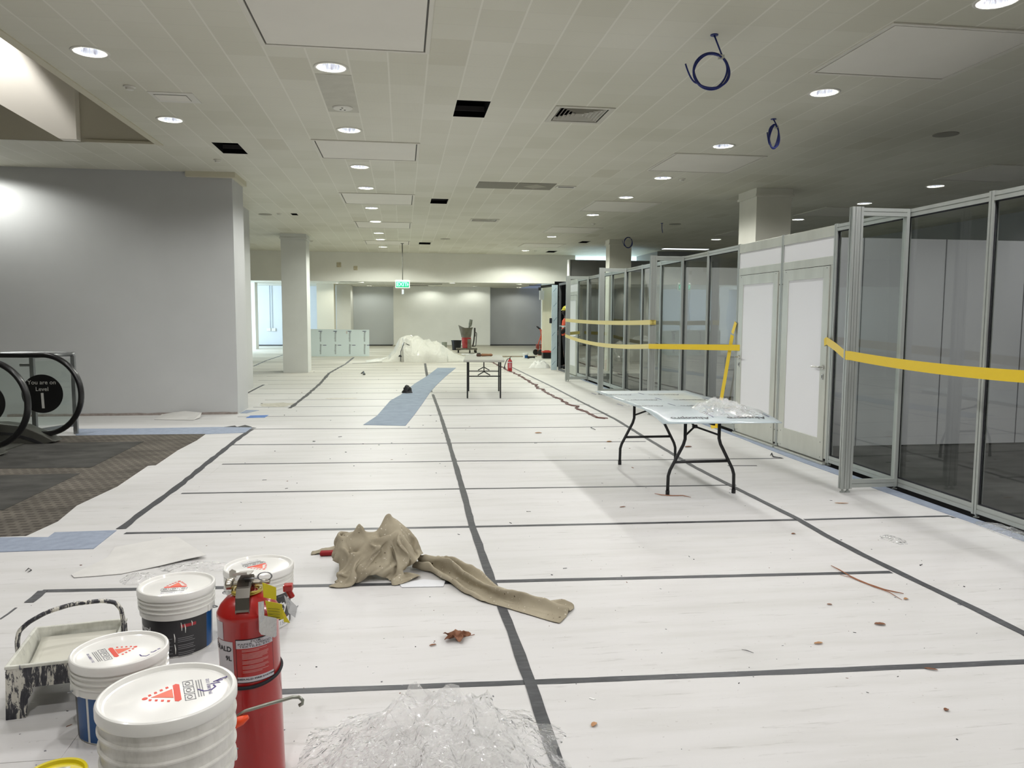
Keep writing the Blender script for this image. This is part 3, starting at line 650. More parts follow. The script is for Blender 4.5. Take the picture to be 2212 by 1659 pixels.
# last post and unfinished open bay with dark frame
e=empty('open_door_frame',(GX+.05,20.75,0),'dark metal door frame with punched holes, open at the far end','door frame')
m_dk=mat('dark_anodised_frame',(92,94,96),.5,.4)
for yy in(0,1.02):
    mb=MB(); mb.bb((-.03,yy-.03,.0),(.03,yy+.03,GT-.02)); mb.build('frame_post',m_dk,e)
mb=MB(); mb.bb((-.03,.03,GT-.08),(.03,.99,GT-.02)); mb.build('frame_head',m_dk,e)
mb=MB(); mb.bb((-.03,.03,.0),(.03,.99,.05)); mb.build('frame_sill',m_dk,e)
mb=MB(); mb.bb((-.02,.03,1.26),(.02,.99,1.29)); mb.build('cross_bar',m_alu,e)
for z in (.35,.72,.78,1.2,1.7,1.76,2.1):
    mb=MB(); mb.cyl((-.031,1.02,z),(-.033,1.02,z),.017,10); mb.build('punched_hole',m_gro,e)
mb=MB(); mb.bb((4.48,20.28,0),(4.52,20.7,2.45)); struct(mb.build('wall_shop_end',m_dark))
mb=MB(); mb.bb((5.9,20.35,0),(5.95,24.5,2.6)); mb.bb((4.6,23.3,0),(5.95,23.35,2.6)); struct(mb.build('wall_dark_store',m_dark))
# film covered panel standing beside the frame
m_film=mat('blue_film_panel',(186,203,211),.25,var=10,vs=3)
e=empty('film_covered_panel',(4.24,21.92,0),'tall panel in pale blue film with slanting marks, at the partition end','panel',rz=-.05)
mb=MB(); mb.bb((0,0,0),(.17,.03,2.44)); mb.build('panel',m_film,e,bevel=.003)
m_ink=mat('navy_print',(28,34,92),.5)
rr=random.Random(4)
for k in range(11):
    x,z=.01+.05*rr.random(),.15+k*.21; mb=MB(); mb.prism([(x,-.001,z),(x+.09,-.001,z+.11),(x+.10,-.001,z+.10),(x+.012,-.001,z-.01)],(0,-.001,0)); mb.build('printed_mark',m_film if k%2 else mat('pale_mark%d'%k,(120,140,158),.5),e)
mb=MB(); mb.box((-.03,-.03,1.42),(.07,.06,.15)); mb.build('black_clamp',m_gro,e,bevel=.01)

# blue felt edging along the partition
mb=MB(); pts=[(-1,4.28),(2,4.29),(5.3,4.27),(6.3,4.24),(8.0,4.23),(9.3,4.28),(12,4.30),(15,4.31),(18,4.31),(20.2,4.33)]
mb.rings([[Vector((x,y,.0)),Vector((GX+.06,y,.0)),Vector((GX+.06,y,.006)),Vector((x,y,.006))] for y,x in pts]); tag(mb.build('felt_edging',m_blue),'blue felt edging strip on the floor along the foot of the glass partition','floor covering')
mb=MB(); mb.bb((4.375,-1,.006),(4.50,20.2,.010)); struct(mb.build('trim_floor_gap',m_dark))

# barrier tapes
m_yel=mat('yellow_tape',(222,190,30),.35); m_yelp=mat('pale_yellow_tape',(214,196,112),.4)
def ribbon(name,pts,w,m,label,nrm,group='yellow barrier tapes',extra=None,twist=None):
    mb=MB(); P=[Vector(p) for p in pts]; R=[]
    for i,p in enumerate(P):
        t=(P[min(i+1,len(P)-1)]-P[max(i-1,0)]).normalized(); n=Vector(nrm); n=(n-t*n.dot(t)).normalized(); u=t.cross(n).normalized(); h=.0006
        R.append([p+u*w/2+n*h,p-u*w/2+n*h,p-u*w/2-n*h,p+u*w/2-n*h])
    mb.rings(R); return tag(mb.build(name,m),label,'barrier tape',group)
def sagl(a,b,sag,n=14):
    a=Vector(a);b=Vector(b); return [a.lerp(b,i/n)-Vector((0,0,sag*4*(i/n)*(1-i/n))) for i in range(n+1)]
XO=3.828
ribbon('barrier_tape',sagl((XO,18.07,1.46),(XO,11.72,1.46),.03)+[Vector((3.83,11.70,1.46)),Vector((3.93,11.715,1.46))],.075,m_yelp,'upper pale yellow tape stretched between the far return screens',(1,0,0))
ribbon('barrier_tape',[Vector((4.34,18.75,1.15)),Vector((3.86,18.12,1.13))]+sagl((XO,18.07,1.09),(XO,11.74,1.085),.09,18),.075,m_yelp,'lower pale yellow tape sagging between the far return screens',(1,0,0))
ribbon('barrier_tape',[Vector((XO,11.74,1.085))]+[Vector((XO,11.72,1.085)).lerp(Vector((4.365,9.60,1.15)),i/8) for i in range(1,9)],.078,m_yel,'bright yellow tape from the middle return screen to the left grey door',(1,.1,0))
ribbon('barrier_tape',[Vector((4.362,9.74,1.48)),Vector((4.345,9.80,1.33))],.075,m_yel,'short yellow tape end folded over at the top of the vertical strip',(1,0,0))
ribbon('barrier_tape',[Vector((4.345,9.80,1.31)),Vector((4.34,9.86,1.1)),Vector((4.335,9.98,.7)),Vector((4.335,10.10,.35)),Vector((4.33,10.2,.02)),Vector((4.25,10.2,.012))],.075,m_yel,'bright yellow tape hanging down beside the left grey door to the floor',(1,.2,0))
ribbon('barrier_tape',[Vector((4.365,7.56,1.29)),Vector((4.34,7.47,1.31)),Vector((4.1,6.9,1.27)),Vector((3.85,6.33,1.225)),Vector((3.828,6.27,1.222))]+sagl((3.828,6.2,1.222),(3.83,3.12,1.245),.05,16),.078,m_yel,'wide yellow tape from the right grey door past the near return screen',(1,-.2,0))
# folds of the drop cloth: millimetre steps along x, y, z from one grid point to the next
HEAP=(54,54,
[-247,5,9,9,9,13,-9,-10,2,8,3,5,1,1,1,-2,0,3,0,-6,2,-12,-14,-17,9,6,-7,-3,0,2,3,2,-8,6,2,-1,-6,4,8,3,-6,-7,-8,-3,10,11,8,3,5,8,3,-2,16,11,-60,5,7,9,0,7,6,-8,-5,5,7,-1,
0,-3,1,7,-2,-1,3,0,-3,-5,-14,-16,5,1,-12,-5,-1,5,4,11,-5,-5,2,5,1,2,5,-2,-6,-7,-8,-4,8,9,9,10,9,8,-1,7,11,11,-54,3,5,6,3,7,6,-8,-1,1,-1,1,-6,-3,1,8,9,-1,-4,0,-1,-2,-9,-16,
-3,1,-15,-7,-1,4,6,11,4,-10,2,4,4,3,0,-2,-5,-8,-6,-4,-1,10,9,10,10,9,9,3,10,12,-47,4,6,3,4,4,3,-2,0,-2,-4,-6,-5,1,-3,5,11,11,-3,-6,-2,-1,-4,-14,-12,2,-13,-9,-2,6,5,7,9,-10,2,4,
3,0,-1,-2,-3,-4,-2,-5,-3,4,8,8,10,9,9,4,12,17,-39,4,5,3,2,4,2,-1,-1,-2,-6,-6,-9,-3,-1,5,10,14,3,-5,-6,-3,-3,-6,-17,-3,-10,-5,-7,2,10,8,5,-8,2,4,4,3,-1,-3,-3,-3,-2,-1,0,1,4,7,
9,6,9,11,4,6,-16,2,5,3,1,1,2,0,-4,1,-8,-6,-7,-6,-2,2,7,14,10,-3,-5,-5,-5,-6,-9,-15,-1,-9,-3,-2,8,5,5,-5,6,7,6,4,2,0,-2,-6,-2,-1,0,2,2,3,5,9,8,10,3,2,-8,2,2,2,0,0,
4,-2,-3,-1,-6,-6,-7,-6,-3,0,3,8,19,-1,-5,-5,-5,-6,-8,-10,-12,1,-7,0,3,7,-1,3,5,-8,-1,5,4,7,6,0,4,3,1,1,1,2,4,5,6,7,3,3,-4,1,1,1,0,-4,4,-2,-2,0,-4,-8,-6,-5,-6,-2,5,3,
15,9,-7,-5,-3,-5,-11,-8,-7,-7,-2,-1,2,1,3,5,-6,-4,-5,-5,4,8,8,9,6,7,8,4,2,0,3,3,1,0,7,7,0,1,0,-2,2,-6,-4,2,3,0,-4,-8,-7,-4,-8,-1,0,7,6,17,-4,-6,-8,-1,-7,-13,-5,-2,-6,1,
-1,0,6,-3,-1,-4,-9,-1,0,8,6,9,7,6,6,10,10,1,2,3,1,-2,-2,-1,16,3,-2,-2,-5,0,-7,0,5,0,-1,-8,-6,-9,-3,-1,0,7,-1,13,2,-10,-1,4,-5,-11,-10,-7,0,-3,1,-1,1,1,-7,-9,2,-2,1,-1,9,9,
6,11,8,6,8,11,4,3,2,-1,-5,-8,19,3,-1,-3,-6,-2,-5,-3,1,5,-2,-4,-6,-6,-4,-3,3,2,2,4,4,-5,-1,-2,-6,-2,-5,-9,-4,-1,-1,0,-1,-4,-9,-2,3,-3,0,1,9,5,10,5,14,3,12,13,8,4,-1,-2,-4,-4,
7,4,3,-3,-6,-5,-5,-5,-1,5,2,-2,-5,-6,-5,-3,2,4,-2,-1,6,-5,-8,9,-5,-2,-4,-10,-3,-2,-1,-1,-3,-6,-4,-2,1,-2,3,6,6,8,11,6,9,9,11,11,8,3,-2,-3,-4,-4,-12,12,8,1,-1,-6,-7,-7,-5,0,-1,1,
-1,-1,-4,-5,1,0,0,-2,3,-10,1,-8,0,9,-6,-6,-4,-2,-1,3,-1,-3,-3,-3,0,1,4,7,6,9,8,7,9,10,10,7,4,4,0,-3,-4,-5,-30,11,10,8,4,1,-6,-7,-8,-8,-3,1,1,-1,0,-3,-4,1,2,-5,-4,-3,-5,-13,
6,8,-2,-2,-6,0,1,2,8,1,-2,-1,0,2,3,6,6,7,5,7,8,8,6,3,3,4,3,0,-4,-6,-55,6,10,9,11,-1,7,-3,-8,0,-7,-4,-1,0,1,-1,-3,-2,4,-6,-2,-3,-16,-3,7,6,0,-6,-2,4,4,6,3,9,2,0,
-1,0,2,4,4,4,5,5,5,4,3,3,2,3,3,4,0,-4,-68,-1,7,7,11,6,4,2,-1,-2,-4,2,-2,-3,-1,1,0,-1,-3,-1,-4,-9,-5,-4,2,5,2,-6,3,3,8,8,2,2,6,2,3,0,-1,1,3,3,5,4,5,3,1,1,
1,1,5,5,2,-2,-66,-3,2,5,7,7,0,-2,3,4,1,-2,2,4,-2,-1,0,-1,-2,-3,-8,-4,-4,-4,0,5,-3,1,6,4,2,10,-2,0,5,2,6,2,0,2,3,6,5,6,4,2,3,1,0,-1,-2,1,3,3,-64,-4,1,6,5,4,
-2,-5,0,5,8,2,-4,6,5,-2,-1,0,-2,-4,-9,-6,4,-7,-1,1,1,7,5,2,0,5,2,0,-1,8,4,3,4,5,3,4,7,8,8,2,-1,0,-3,-4,-2,2,1,0,-65,0,3,3,8,0,-5,-3,0,1,6,7,-1,0,6,4,-1,-2,
2,-5,-5,-9,5,-4,-3,0,4,6,4,-1,2,2,3,-2,-4,10,10,4,8,7,3,4,2,6,7,11,2,-4,-5,-8,0,1,1,0,-69,4,3,3,1,0,-4,-2,2,1,0,5,3,3,5,3,2,-1,-2,-1,-4,-11,1,-2,-2,3,5,5,0,-1,
0,0,1,0,2,10,11,10,9,6,5,3,3,-2,5,9,7,-3,3,-7,-7,-5,1,-1,-60,2,2,1,-1,0,-2,-2,0,1,3,2,3,4,6,4,3,1,-2,-4,-4,-8,-6,2,2,2,3,1,-4,2,-2,-6,-2,7,13,11,10,10,7,4,5,5,
2,1,0,6,9,1,2,-4,-7,-11,-5,4,-52,1,0,1,-1,-3,1,0,0,0,3,2,2,6,6,4,4,2,0,-3,-6,-7,-6,-3,1,1,2,-4,-1,0,-1,-5,0,13,11,11,8,3,7,4,3,6,2,2,2,7,6,3,3,-8,1,-9,-10,-2,
-43,2,-1,0,-2,-1,2,1,-2,4,-2,2,2,8,8,7,5,3,0,-3,-6,-8,-8,-5,-2,-1,-2,-1,-8,-8,1,8,11,9,9,7,5,1,6,1,8,3,1,5,1,6,2,5,7,-5,-1,-4,-9,-5,-50,6,-2,0,2,-2,0,-1,4,4,0,0,
0,3,4,7,5,8,0,0,-9,-10,-5,1,-3,-1,-3,-5,-4,0,5,7,7,6,5,3,3,4,2,5,3,-1,8,-1,6,6,3,6,3,1,-1,-5,-6,-11,-46,0,3,-1,1,-3,-3,6,2,5,2,-2,3,4,6,8,3,-1,3,-7,-8,-5,-1,-2,
-1,4,1,-2,-2,0,2,5,3,3,2,1,3,2,1,0,4,7,2,2,8,2,4,4,7,3,-5,-2,-6,-10,-47,2,2,0,-2,1,-5,1,7,7,0,1,1,2,11,9,3,-3,-3,-7,-4,-5,0,-5,6,9,5,-1,-3,-2,0,-1,1,1,3,2,
0,1,1,3,4,3,3,3,6,2,3,4,3,3,2,-4,-6,-9,-45,2,2,2,0,-1,-2,-3,-2,9,4,4,3,2,3,8,8,0,-5,-8,-5,-3,-6,4,13,7,-4,0,3,0,-5,-3,0,3,3,1,3,1,2,2,1,4,4,1,4,4,2,2,
7,1,0,-5,-9,-6,-42,4,3,2,3,0,-2,-2,-4,-3,4,7,7,2,4,3,7,2,-6,-9,-4,-2,-4,12,11,0,2,2,-3,-6,-2,-1,1,2,7,3,-2,4,1,0,3,3,4,1,4,2,0,6,2,-8,0,-3,-5,-4,-42,9,6,3,2,3,
-1,-2,-2,-4,-3,0,7,5,8,-1,1,3,-6,-6,-3,0,0,15,9,0,3,0,-8,-6,-1,1,3,-1,5,6,2,-2,3,1,2,3,3,2,3,-2,5,1,-7,-8,0,4,3,-2,-47,9,7,6,4,3,2,-1,-1,-2,-3,-4,-3,1,5,-1,-10,1,
4,0,2,4,2,12,4,1,6,-2,-8,-6,0,4,3,-2,0,4,1,1,2,5,2,3,3,2,2,-1,3,-3,-6,-1,2,2,5,-3,-51,10,8,6,7,4,2,1,-1,-1,-2,-2,-3,-4,-6,-6,-2,-4,6,4,8,3,1,10,0,4,-1,3,-8,-2,
1,4,3,-3,-1,-1,1,3,3,5,3,3,3,1,0,1,2,1,-5,5,0,-3,4,5,-60,10,8,7,4,6,7,3,2,0,-1,-3,-5,-5,-1,-7,-7,-6,1,10,7,0,0,3,4,5,-3,3,-7,2,2,5,1,-3,-1,-1,-1,0,6,6,4,4,
1,1,-1,-2,1,4,0,-1,0,-2,0,5,-55,10,9,7,6,3,3,5,3,1,1,0,0,-3,-4,-7,-5,-3,-2,3,3,0,-5,2,6,5,-1,-6,5,4,2,2,-1,1,-1,-2,-4,5,7,6,5,3,2,-1,-2,-4,-5,-2,7,5,2,0,-2,-2,
-54,12,9,7,8,5,2,1,0,-1,0,3,1,0,1,-7,-4,-3,-2,0,2,0,-3,-4,1,4,0,8,2,4,0,-2,2,-3,-2,3,0,6,8,6,5,3,2,-1,-3,-6,-7,-6,-5,5,9,6,1,-5,-56,11,11,9,4,10,4,4,2,-1,-1,2,
-4,-3,-4,-4,-1,-2,-1,1,1,2,1,-1,-2,-1,3,8,2,2,-1,-2,-6,-4,0,7,9,6,6,7,5,3,3,0,-3,-9,-10,-6,-9,-7,6,10,7,-10,-46,10,10,11,5,3,11,8,2,2,-4,-2,-3,-5,-3,-2,-2,-7,-1,6,1,5,4,0,
0,0,3,1,2,0,1,0,-3,-2,1,6,4,6,6,7,4,4,-1,-3,-2,1,-12,-14,-4,-13,-5,7,9,-3,-40,9,10,9,3,5,7,12,7,-3,-4,-2,0,-3,-2,-4,-9,-8,9,4,5,5,2,2,1,1,-1,0,2,1,1,2,0,1,1,2,
4,4,6,5,5,4,-1,0,-1,-6,-4,-14,-18,-3,-10,-2,1,-2,-29,9,10,6,10,5,4,5,9,4,-1,0,-1,-3,-8,-12,-9,8,6,8,-3,0,-1,-3,2,4,5,5,4,3,5,3,3,0,0,1,2,3,2,4,4,3,4,-2,2,-3,-7,-9,
-16,-21,-5,-8,-7,-3,-20,9,9,11,8,10,5,3,4,6,4,0,-6,-10,-15,-8,7,8,10,7,-3,-5,-3,-3,0,2,5,12,3,5,10,0,6,1,0,0,1,1,0,1,5,2,4,1,-2,-2,0,-10,-9,-19,-23,-4,-14,-10,-5,4,4,7,11,11,
12,8,5,1,-3,-6,-13,-14,-3,10,6,10,10,3,-9,-5,-2,0,2,-3,6,16,-1,10,12,4,0,6,-2,-6,5,2,0,-1,-3,5,1,-3,0,0,5,-1,-16,-7,-25,-22,-9,-18,4,7,4,1,7,11,7,5,2,0,-6,-10,-9,4,12,2,13,12,
5,-10,-6,-1,-1,0,-1,-8,13,16,-4,15,13,-4,1,6,-3,1,4,2,0,-6,2,5,-4,1,2,-1,-6,5,-7,-4,-21,-25,-15,-18,-4,9,8,5,-4,-3,2,2,2,0,-2,2,10,8,1,13,13,5,-6,-5,-2,-3,0,-4,-8,-4,21,12,-4,16,
12,-4,4,0,-1,4,6,0,-2,-1,-7,1,7,-1,4,-5,-7,-4,5,-1,-18,-16,-21,-15,-33,9,12,13,9,-4,-6,-2,0,4,6,9,5,2,13,11,7,-3,-2,-5,-2,-3,-2,-13,-9,7,26,7,-5,15,12,-2,0,0,3,6,7,-6,-2,3,-2,-8,
-3,11,1,-3,-6,-6,-4,3,-7,-9,-17,-14,-55,1,11,15,17,-1,4,-1,2,4,6,4,3,8,11,8,1,1,-3,-7,-1,-5,-10,-12,-6,18,25,2,-7,12,5,-2,3,8,7,7,5,-13,-1,9,1,-6,-11,-7,13,4,0,-7,-6,-3,-2,-7,-10,-11,
-74,-1,9,12,12,11,10,2,2,-1,5,5,7,10,9,4,4,-1,-7,-1,-7,-11,-15,-10,10,22,21,-1,-9,8,-1,7,7,9,5,13,-3,-17,1,13,6,-5,-10,-13,-15,19,9,-2,-7,0,-2,-6,-6,-9,-91,0,11,13,14,12,9,3,3,-7,3,9,
10,9,8,4,0,-3,-5,-7,-11,-12,-13,4,18,20,16,-1,-11,2,6,0,5,13,7,17,-8,-19,4,14,10,-3,-7,-13,-15,-15,14,15,2,-3,-1,-4,-9,-4,-104,8,13,14,13,13,4,2,1,-5,-2,6,11,10,5,2,-2,-4,-6,-9,-10,-9,0,14,
17,16,14,-1,-12,-6,6,7,6,8,12,16,-13,-19,5,13,15,2,-5,-11,-15,-19,-14,11,16,7,1,-3,-7,-10,-95,10,15,12,12,12,-3,-2,-3,-3,-1,0,8,10,2,5,-3,-5,-8,-7,-5,4,10,12,14,11,13,-1,-9,-8,3,9,3,11,13,14,
-16,-19,4,15,16,6,-4,-7,-11,-18,-21,-17,9,15,10,2,-2,-7,-82,10,16,12,9,8,1,-2,-7,-10,-7,-4,6,1,9,1,-3,-6,-4,1,6,9,9,11,11,6,14,-4,-5,-6,3,3,9,10,12,11,-18,-18,3,14,16,10,0,-8,-7,-14,-19,-23,
-20,8,15,8,2,0,-57,11,11,15,11,4,2,-4,-7,-12,-13,-4,-8,-7,10,-1,-1,2,5,7,7,8,7,10,10,3,11,1,-5,-1,2,5,5,4,18,4,-19,-18,1,13,16,13,2,-3,-8,-12,-16,-20,-23,-20,8,11,7,1,-21,13,11,13,10,4,
0,-7,-8,-14,-16,-13,-11,-6,2,7,5,8,6,6,6,6,7,10,9,1,6,2,3,1,4,1,-4,15,15,-2,-19,-17,-3,11,16,12,3,-1,-6,-11,-14,-16,-18,-22,-15,5,7,5,12,14,9,12,10,3,-1,-8,-10,-15,-17,-17,-16,-8,4,6,7,9,
8,8,6,6,5,10,9,1,1,6,2,7,1,-2,9,10,8,-5,-17,-15,-8,8,13,11,3,0,-5,-9,-13,-14,-13,-17,-19,-11,2,5,34,18,14,10,8,3,-3,-9,-12,-15,-19,-18,-14,-13,10,6,6,7,7,8,8,5,7,8,7,5,3,4,4,4,
4,6,7,4,4,-7,-15,-16,-11,1,11,11,4,-1,-4,-8,-11,-13,-11,-13,-15,-15,-10,0,50,19,20,14,7,-2,-1,-10,-14,-18,-19,-19,-16,-3,3,10,8,5,4,9,7,7,7,7,9,7,5,5,5,3,4,6,7,5,-4,-8,-13,-14,-14,-6,4,9,
5,-1,-4,-7,-10,-9,-10,-11,-9,-15,-11,-12],
[-262,16,13,12,9,1,8,5,11,1,11,9,10,11,11,12,13,16,17,10,8,0,4,6,20,17,21,15,13,12,15,13,-1,10,7,11,6,7,3,8,9,9,9,10,4,-3,-4,7,7,-8,-3,-5,-2,17,-446,16,13,10,10,3,7,8,7,6,8,10,
9,10,10,6,12,15,17,16,12,6,0,7,20,16,19,16,12,11,13,12,9,3,10,10,9,8,7,9,9,10,8,10,5,4,-3,1,3,4,-8,-9,4,20,-467,15,12,10,11,5,7,8,10,2,10,9,7,10,10,9,9,13,12,17,15,12,5,2,
18,19,16,15,13,11,11,12,10,5,11,10,10,9,10,10,10,9,9,10,10,1,-1,0,0,-2,-3,3,9,6,-477,15,10,10,12,9,2,11,13,9,-1,7,8,9,10,11,9,13,14,10,15,14,11,5,10,23,12,15,13,10,11,13,10,7,11,12,
10,11,10,10,11,10,9,11,9,5,-1,-5,-2,0,5,14,-2,-4,-477,13,11,11,11,12,3,11,12,9,6,0,1,8,10,11,9,12,18,13,10,13,12,12,5,18,16,16,11,11,11,11,11,9,13,13,11,10,10,10,11,11,11,10,10,9,8,2,
-4,1,3,0,2,-8,-482,11,11,13,12,10,10,7,11,11,6,4,-6,3,10,9,12,10,18,15,13,10,10,13,12,11,18,15,12,8,11,11,11,12,14,13,9,9,10,11,11,12,11,10,10,10,9,10,6,2,-3,-6,2,-7,-487,9,12,13,10,11,
10,9,11,8,9,1,-3,-1,9,9,12,16,11,15,13,10,9,11,16,13,12,17,12,10,8,12,11,15,15,12,13,9,9,9,9,8,8,11,12,11,10,10,10,8,-2,-5,-4,-10,-483,8,13,12,11,7,11,10,10,11,8,-4,1,1,8,9,10,14,
14,14,10,9,10,10,12,17,15,11,15,11,9,9,13,18,14,15,13,10,9,8,9,8,6,6,9,11,12,10,11,12,9,0,-5,-8,-492,3,13,12,11,4,10,10,11,11,9,0,1,4,7,9,12,5,16,11,12,6,7,10,12,14,20,15,9,14,
8,10,16,19,19,19,11,1,3,8,10,9,10,12,9,7,8,13,11,12,11,8,1,-8,-498,-4,12,10,10,10,5,9,10,11,9,3,7,8,1,10,12,4,7,18,5,2,15,13,12,12,10,18,15,10,11,9,21,21,19,19,9,-2,7,7,3,9,
10,12,13,5,13,11,13,13,11,8,7,1,-507,-6,4,10,7,10,9,7,11,8,11,10,9,4,1,9,12,12,-3,13,7,8,18,7,11,12,10,14,15,13,11,13,19,20,18,16,11,7,4,6,4,11,6,14,6,12,13,12,12,13,6,5,7,8,
-502,1,-3,2,6,7,9,10,10,10,11,12,10,9,3,3,11,13,2,0,16,10,13,11,7,6,11,15,16,13,12,13,16,17,18,15,14,12,7,6,7,8,7,13,7,8,13,13,13,9,4,3,5,8,-474,-1,-3,-1,0,3,5,6,10,11,12,12,
11,11,8,0,9,10,10,-7,17,12,17,8,8,3,8,13,15,16,13,11,13,15,17,15,15,13,12,8,6,9,7,7,10,12,12,11,10,10,8,5,3,0,-464,6,6,2,-3,-2,2,4,3,7,12,12,12,12,11,5,1,10,12,-2,15,12,16,6,
7,5,1,15,19,16,12,11,6,13,15,15,15,13,13,10,9,10,6,10,12,10,10,9,10,10,11,8,6,3,-457,6,5,1,4,-6,5,3,2,2,3,10,12,11,12,10,3,3,11,7,14,13,1,12,7,3,5,19,14,21,9,12,8,2,11,15,
15,14,13,12,11,10,11,10,9,9,8,9,10,9,11,10,8,5,-446,5,2,7,1,0,2,4,5,1,2,3,7,10,11,10,9,2,4,12,19,12,-1,11,2,0,17,10,24,14,9,11,9,5,7,10,14,15,13,13,12,11,11,8,7,7,7,8,
8,10,10,11,10,7,-447,10,9,7,7,3,-5,4,7,4,0,5,5,4,10,10,7,5,6,12,20,8,3,10,0,6,7,18,27,7,5,9,7,8,10,10,7,16,16,17,8,10,12,9,9,7,3,5,7,7,6,9,11,9,-433,11,12,4,3,10,
-2,7,5,3,0,4,9,4,4,9,9,2,6,14,15,14,2,8,7,-2,8,28,22,4,-1,9,11,3,5,15,9,18,20,14,1,9,10,11,10,14,11,5,6,6,3,-3,3,7,-413,11,13,8,-3,5,10,6,5,3,2,1,7,9,4,2,9,9,
0,14,11,14,4,10,1,0,18,29,13,-3,6,9,9,2,5,16,20,16,17,10,6,-2,9,9,13,8,15,17,11,6,1,-5,-3,5,-406,12,7,6,7,5,0,2,7,8,7,3,-1,8,8,6,4,10,8,2,13,7,8,8,7,7,20,23,4,-3,
6,7,9,9,9,15,20,19,11,7,9,6,2,5,10,10,10,14,10,6,10,1,1,4,-404,4,0,7,3,7,4,3,5,9,8,9,3,1,4,9,8,9,10,7,3,8,12,9,7,10,19,14,0,5,7,1,8,12,14,18,20,14,10,4,7,12,
7,-3,8,9,10,10,5,14,10,11,7,-4,-402,-4,1,6,4,3,10,6,1,7,10,7,8,5,2,3,6,10,10,12,10,7,4,9,10,13,15,3,4,10,10,5,5,12,15,20,15,9,14,-3,9,12,5,0,13,2,9,9,4,12,14,13,12,6,
-410,-5,2,-2,5,5,11,10,8,-3,4,7,5,5,5,6,7,9,9,11,12,13,11,5,6,10,8,11,8,5,8,8,9,10,19,15,13,9,10,7,-1,9,11,3,6,9,0,12,8,11,2,14,16,17,-407,-8,2,3,1,10,2,6,9,9,3,-4,
1,4,7,6,6,3,7,10,11,13,17,15,8,9,10,11,9,7,3,8,10,14,13,11,10,10,7,12,13,6,6,11,-3,6,5,6,12,12,1,11,15,14,-397,-5,-2,7,4,7,5,0,5,4,7,7,3,-3,-1,2,2,1,5,9,13,18,21,15,
11,11,9,8,10,9,9,7,10,10,10,10,11,12,12,12,11,8,9,5,6,3,3,5,9,12,8,7,13,5,-394,4,-3,1,8,8,8,6,3,-3,3,9,10,2,-5,-5,-6,-3,8,7,17,21,23,11,15,10,7,8,9,8,9,10,11,11,10,10,
12,12,12,12,11,11,9,8,3,3,2,6,9,11,10,9,4,0,-389,3,7,-2,5,7,11,11,8,-2,-1,-1,9,6,0,-8,-8,-4,5,10,16,25,13,17,19,5,3,8,9,8,10,11,13,12,12,10,10,11,12,11,13,11,8,10,6,1,2,9,
6,10,11,10,2,-10,-381,1,8,7,-1,8,9,11,11,11,-1,-3,-6,-1,7,-2,-5,-2,4,13,16,21,4,24,9,-5,6,7,8,9,16,17,16,13,11,10,10,8,12,12,10,12,8,10,6,0,8,5,8,5,9,9,0,0,-375,-3,3,8,6,3,
8,10,11,10,11,3,-5,-4,-8,-2,4,2,5,11,17,6,9,22,3,-6,6,4,9,12,19,22,18,12,11,9,9,10,8,11,11,10,10,10,2,9,2,4,8,6,7,7,7,-4,-371,-1,1,2,7,8,6,9,10,9,12,11,6,-1,-6,-5,-4,1,
3,6,15,5,18,14,-7,-6,5,8,12,15,21,25,20,11,10,9,8,10,9,7,11,9,10,8,7,6,6,7,8,1,7,7,5,6,-383,0,6,2,-2,6,6,7,9,10,10,13,12,12,5,-2,-8,0,-3,5,1,10,26,0,-13,-1,5,12,10,17,
25,26,20,8,10,10,8,8,7,11,10,8,9,8,4,10,10,8,0,6,6,2,11,10,-390,-2,2,8,8,4,2,6,6,6,7,7,9,12,14,10,6,-1,-3,-5,-1,10,24,-12,-6,2,4,13,8,21,25,28,15,8,11,9,3,4,12,15,10,9,
8,6,6,6,9,8,6,3,10,8,8,12,-397,1,1,3,9,11,8,6,6,7,6,5,4,2,6,7,8,8,4,0,0,5,14,-4,-3,3,7,4,14,20,24,24,11,12,11,8,-4,12,15,14,10,9,7,6,6,5,6,7,8,11,11,8,9,11,
-396,-2,3,5,2,10,12,10,8,8,7,3,5,5,3,3,4,3,4,4,3,3,5,8,2,2,1,11,11,16,21,15,16,12,9,7,3,11,16,12,11,9,7,7,4,6,6,6,8,12,11,13,14,6,-392,-1,0,1,7,6,9,11,8,9,7,2,
7,8,6,3,3,1,-2,1,8,6,4,2,5,6,6,6,11,13,15,14,14,11,10,8,10,11,12,12,12,8,8,7,6,4,5,8,9,11,15,13,14,6,-400,10,0,-1,8,11,5,7,9,9,10,5,5,7,5,2,-1,-6,-5,13,13,7,4,5,
3,3,2,8,10,8,12,11,13,12,10,10,11,11,12,13,9,10,3,6,7,10,7,3,13,8,19,18,14,11,-414,10,5,2,11,11,8,3,7,9,9,6,5,9,1,-4,-7,-7,10,17,3,-6,0,6,9,11,9,6,8,9,9,11,11,11,12,11,
10,12,12,11,11,10,3,7,5,3,10,12,2,16,13,20,19,14,-413,1,11,9,7,11,8,8,7,8,8,5,3,0,-4,-6,-8,7,20,2,-13,-6,0,6,11,13,14,12,12,11,8,8,10,12,12,11,11,11,10,10,10,11,8,5,7,6,0,11,
14,5,16,19,18,15,-418,9,11,10,12,9,8,3,9,9,5,2,-1,-4,-3,-6,4,22,3,-10,-13,-6,0,6,13,16,19,15,16,12,7,8,6,11,12,13,12,10,8,7,10,11,9,7,6,6,4,1,16,14,6,20,14,17,-417,8,9,13,11,11,
7,5,5,6,3,2,1,-2,-7,7,22,5,-9,-10,-11,-5,1,9,15,20,22,13,18,12,8,11,7,3,12,14,11,12,7,4,3,12,11,7,6,8,6,3,5,20,7,10,22,9,-414,8,12,14,11,5,5,7,6,4,4,4,-2,-5,12,21,12,-5,
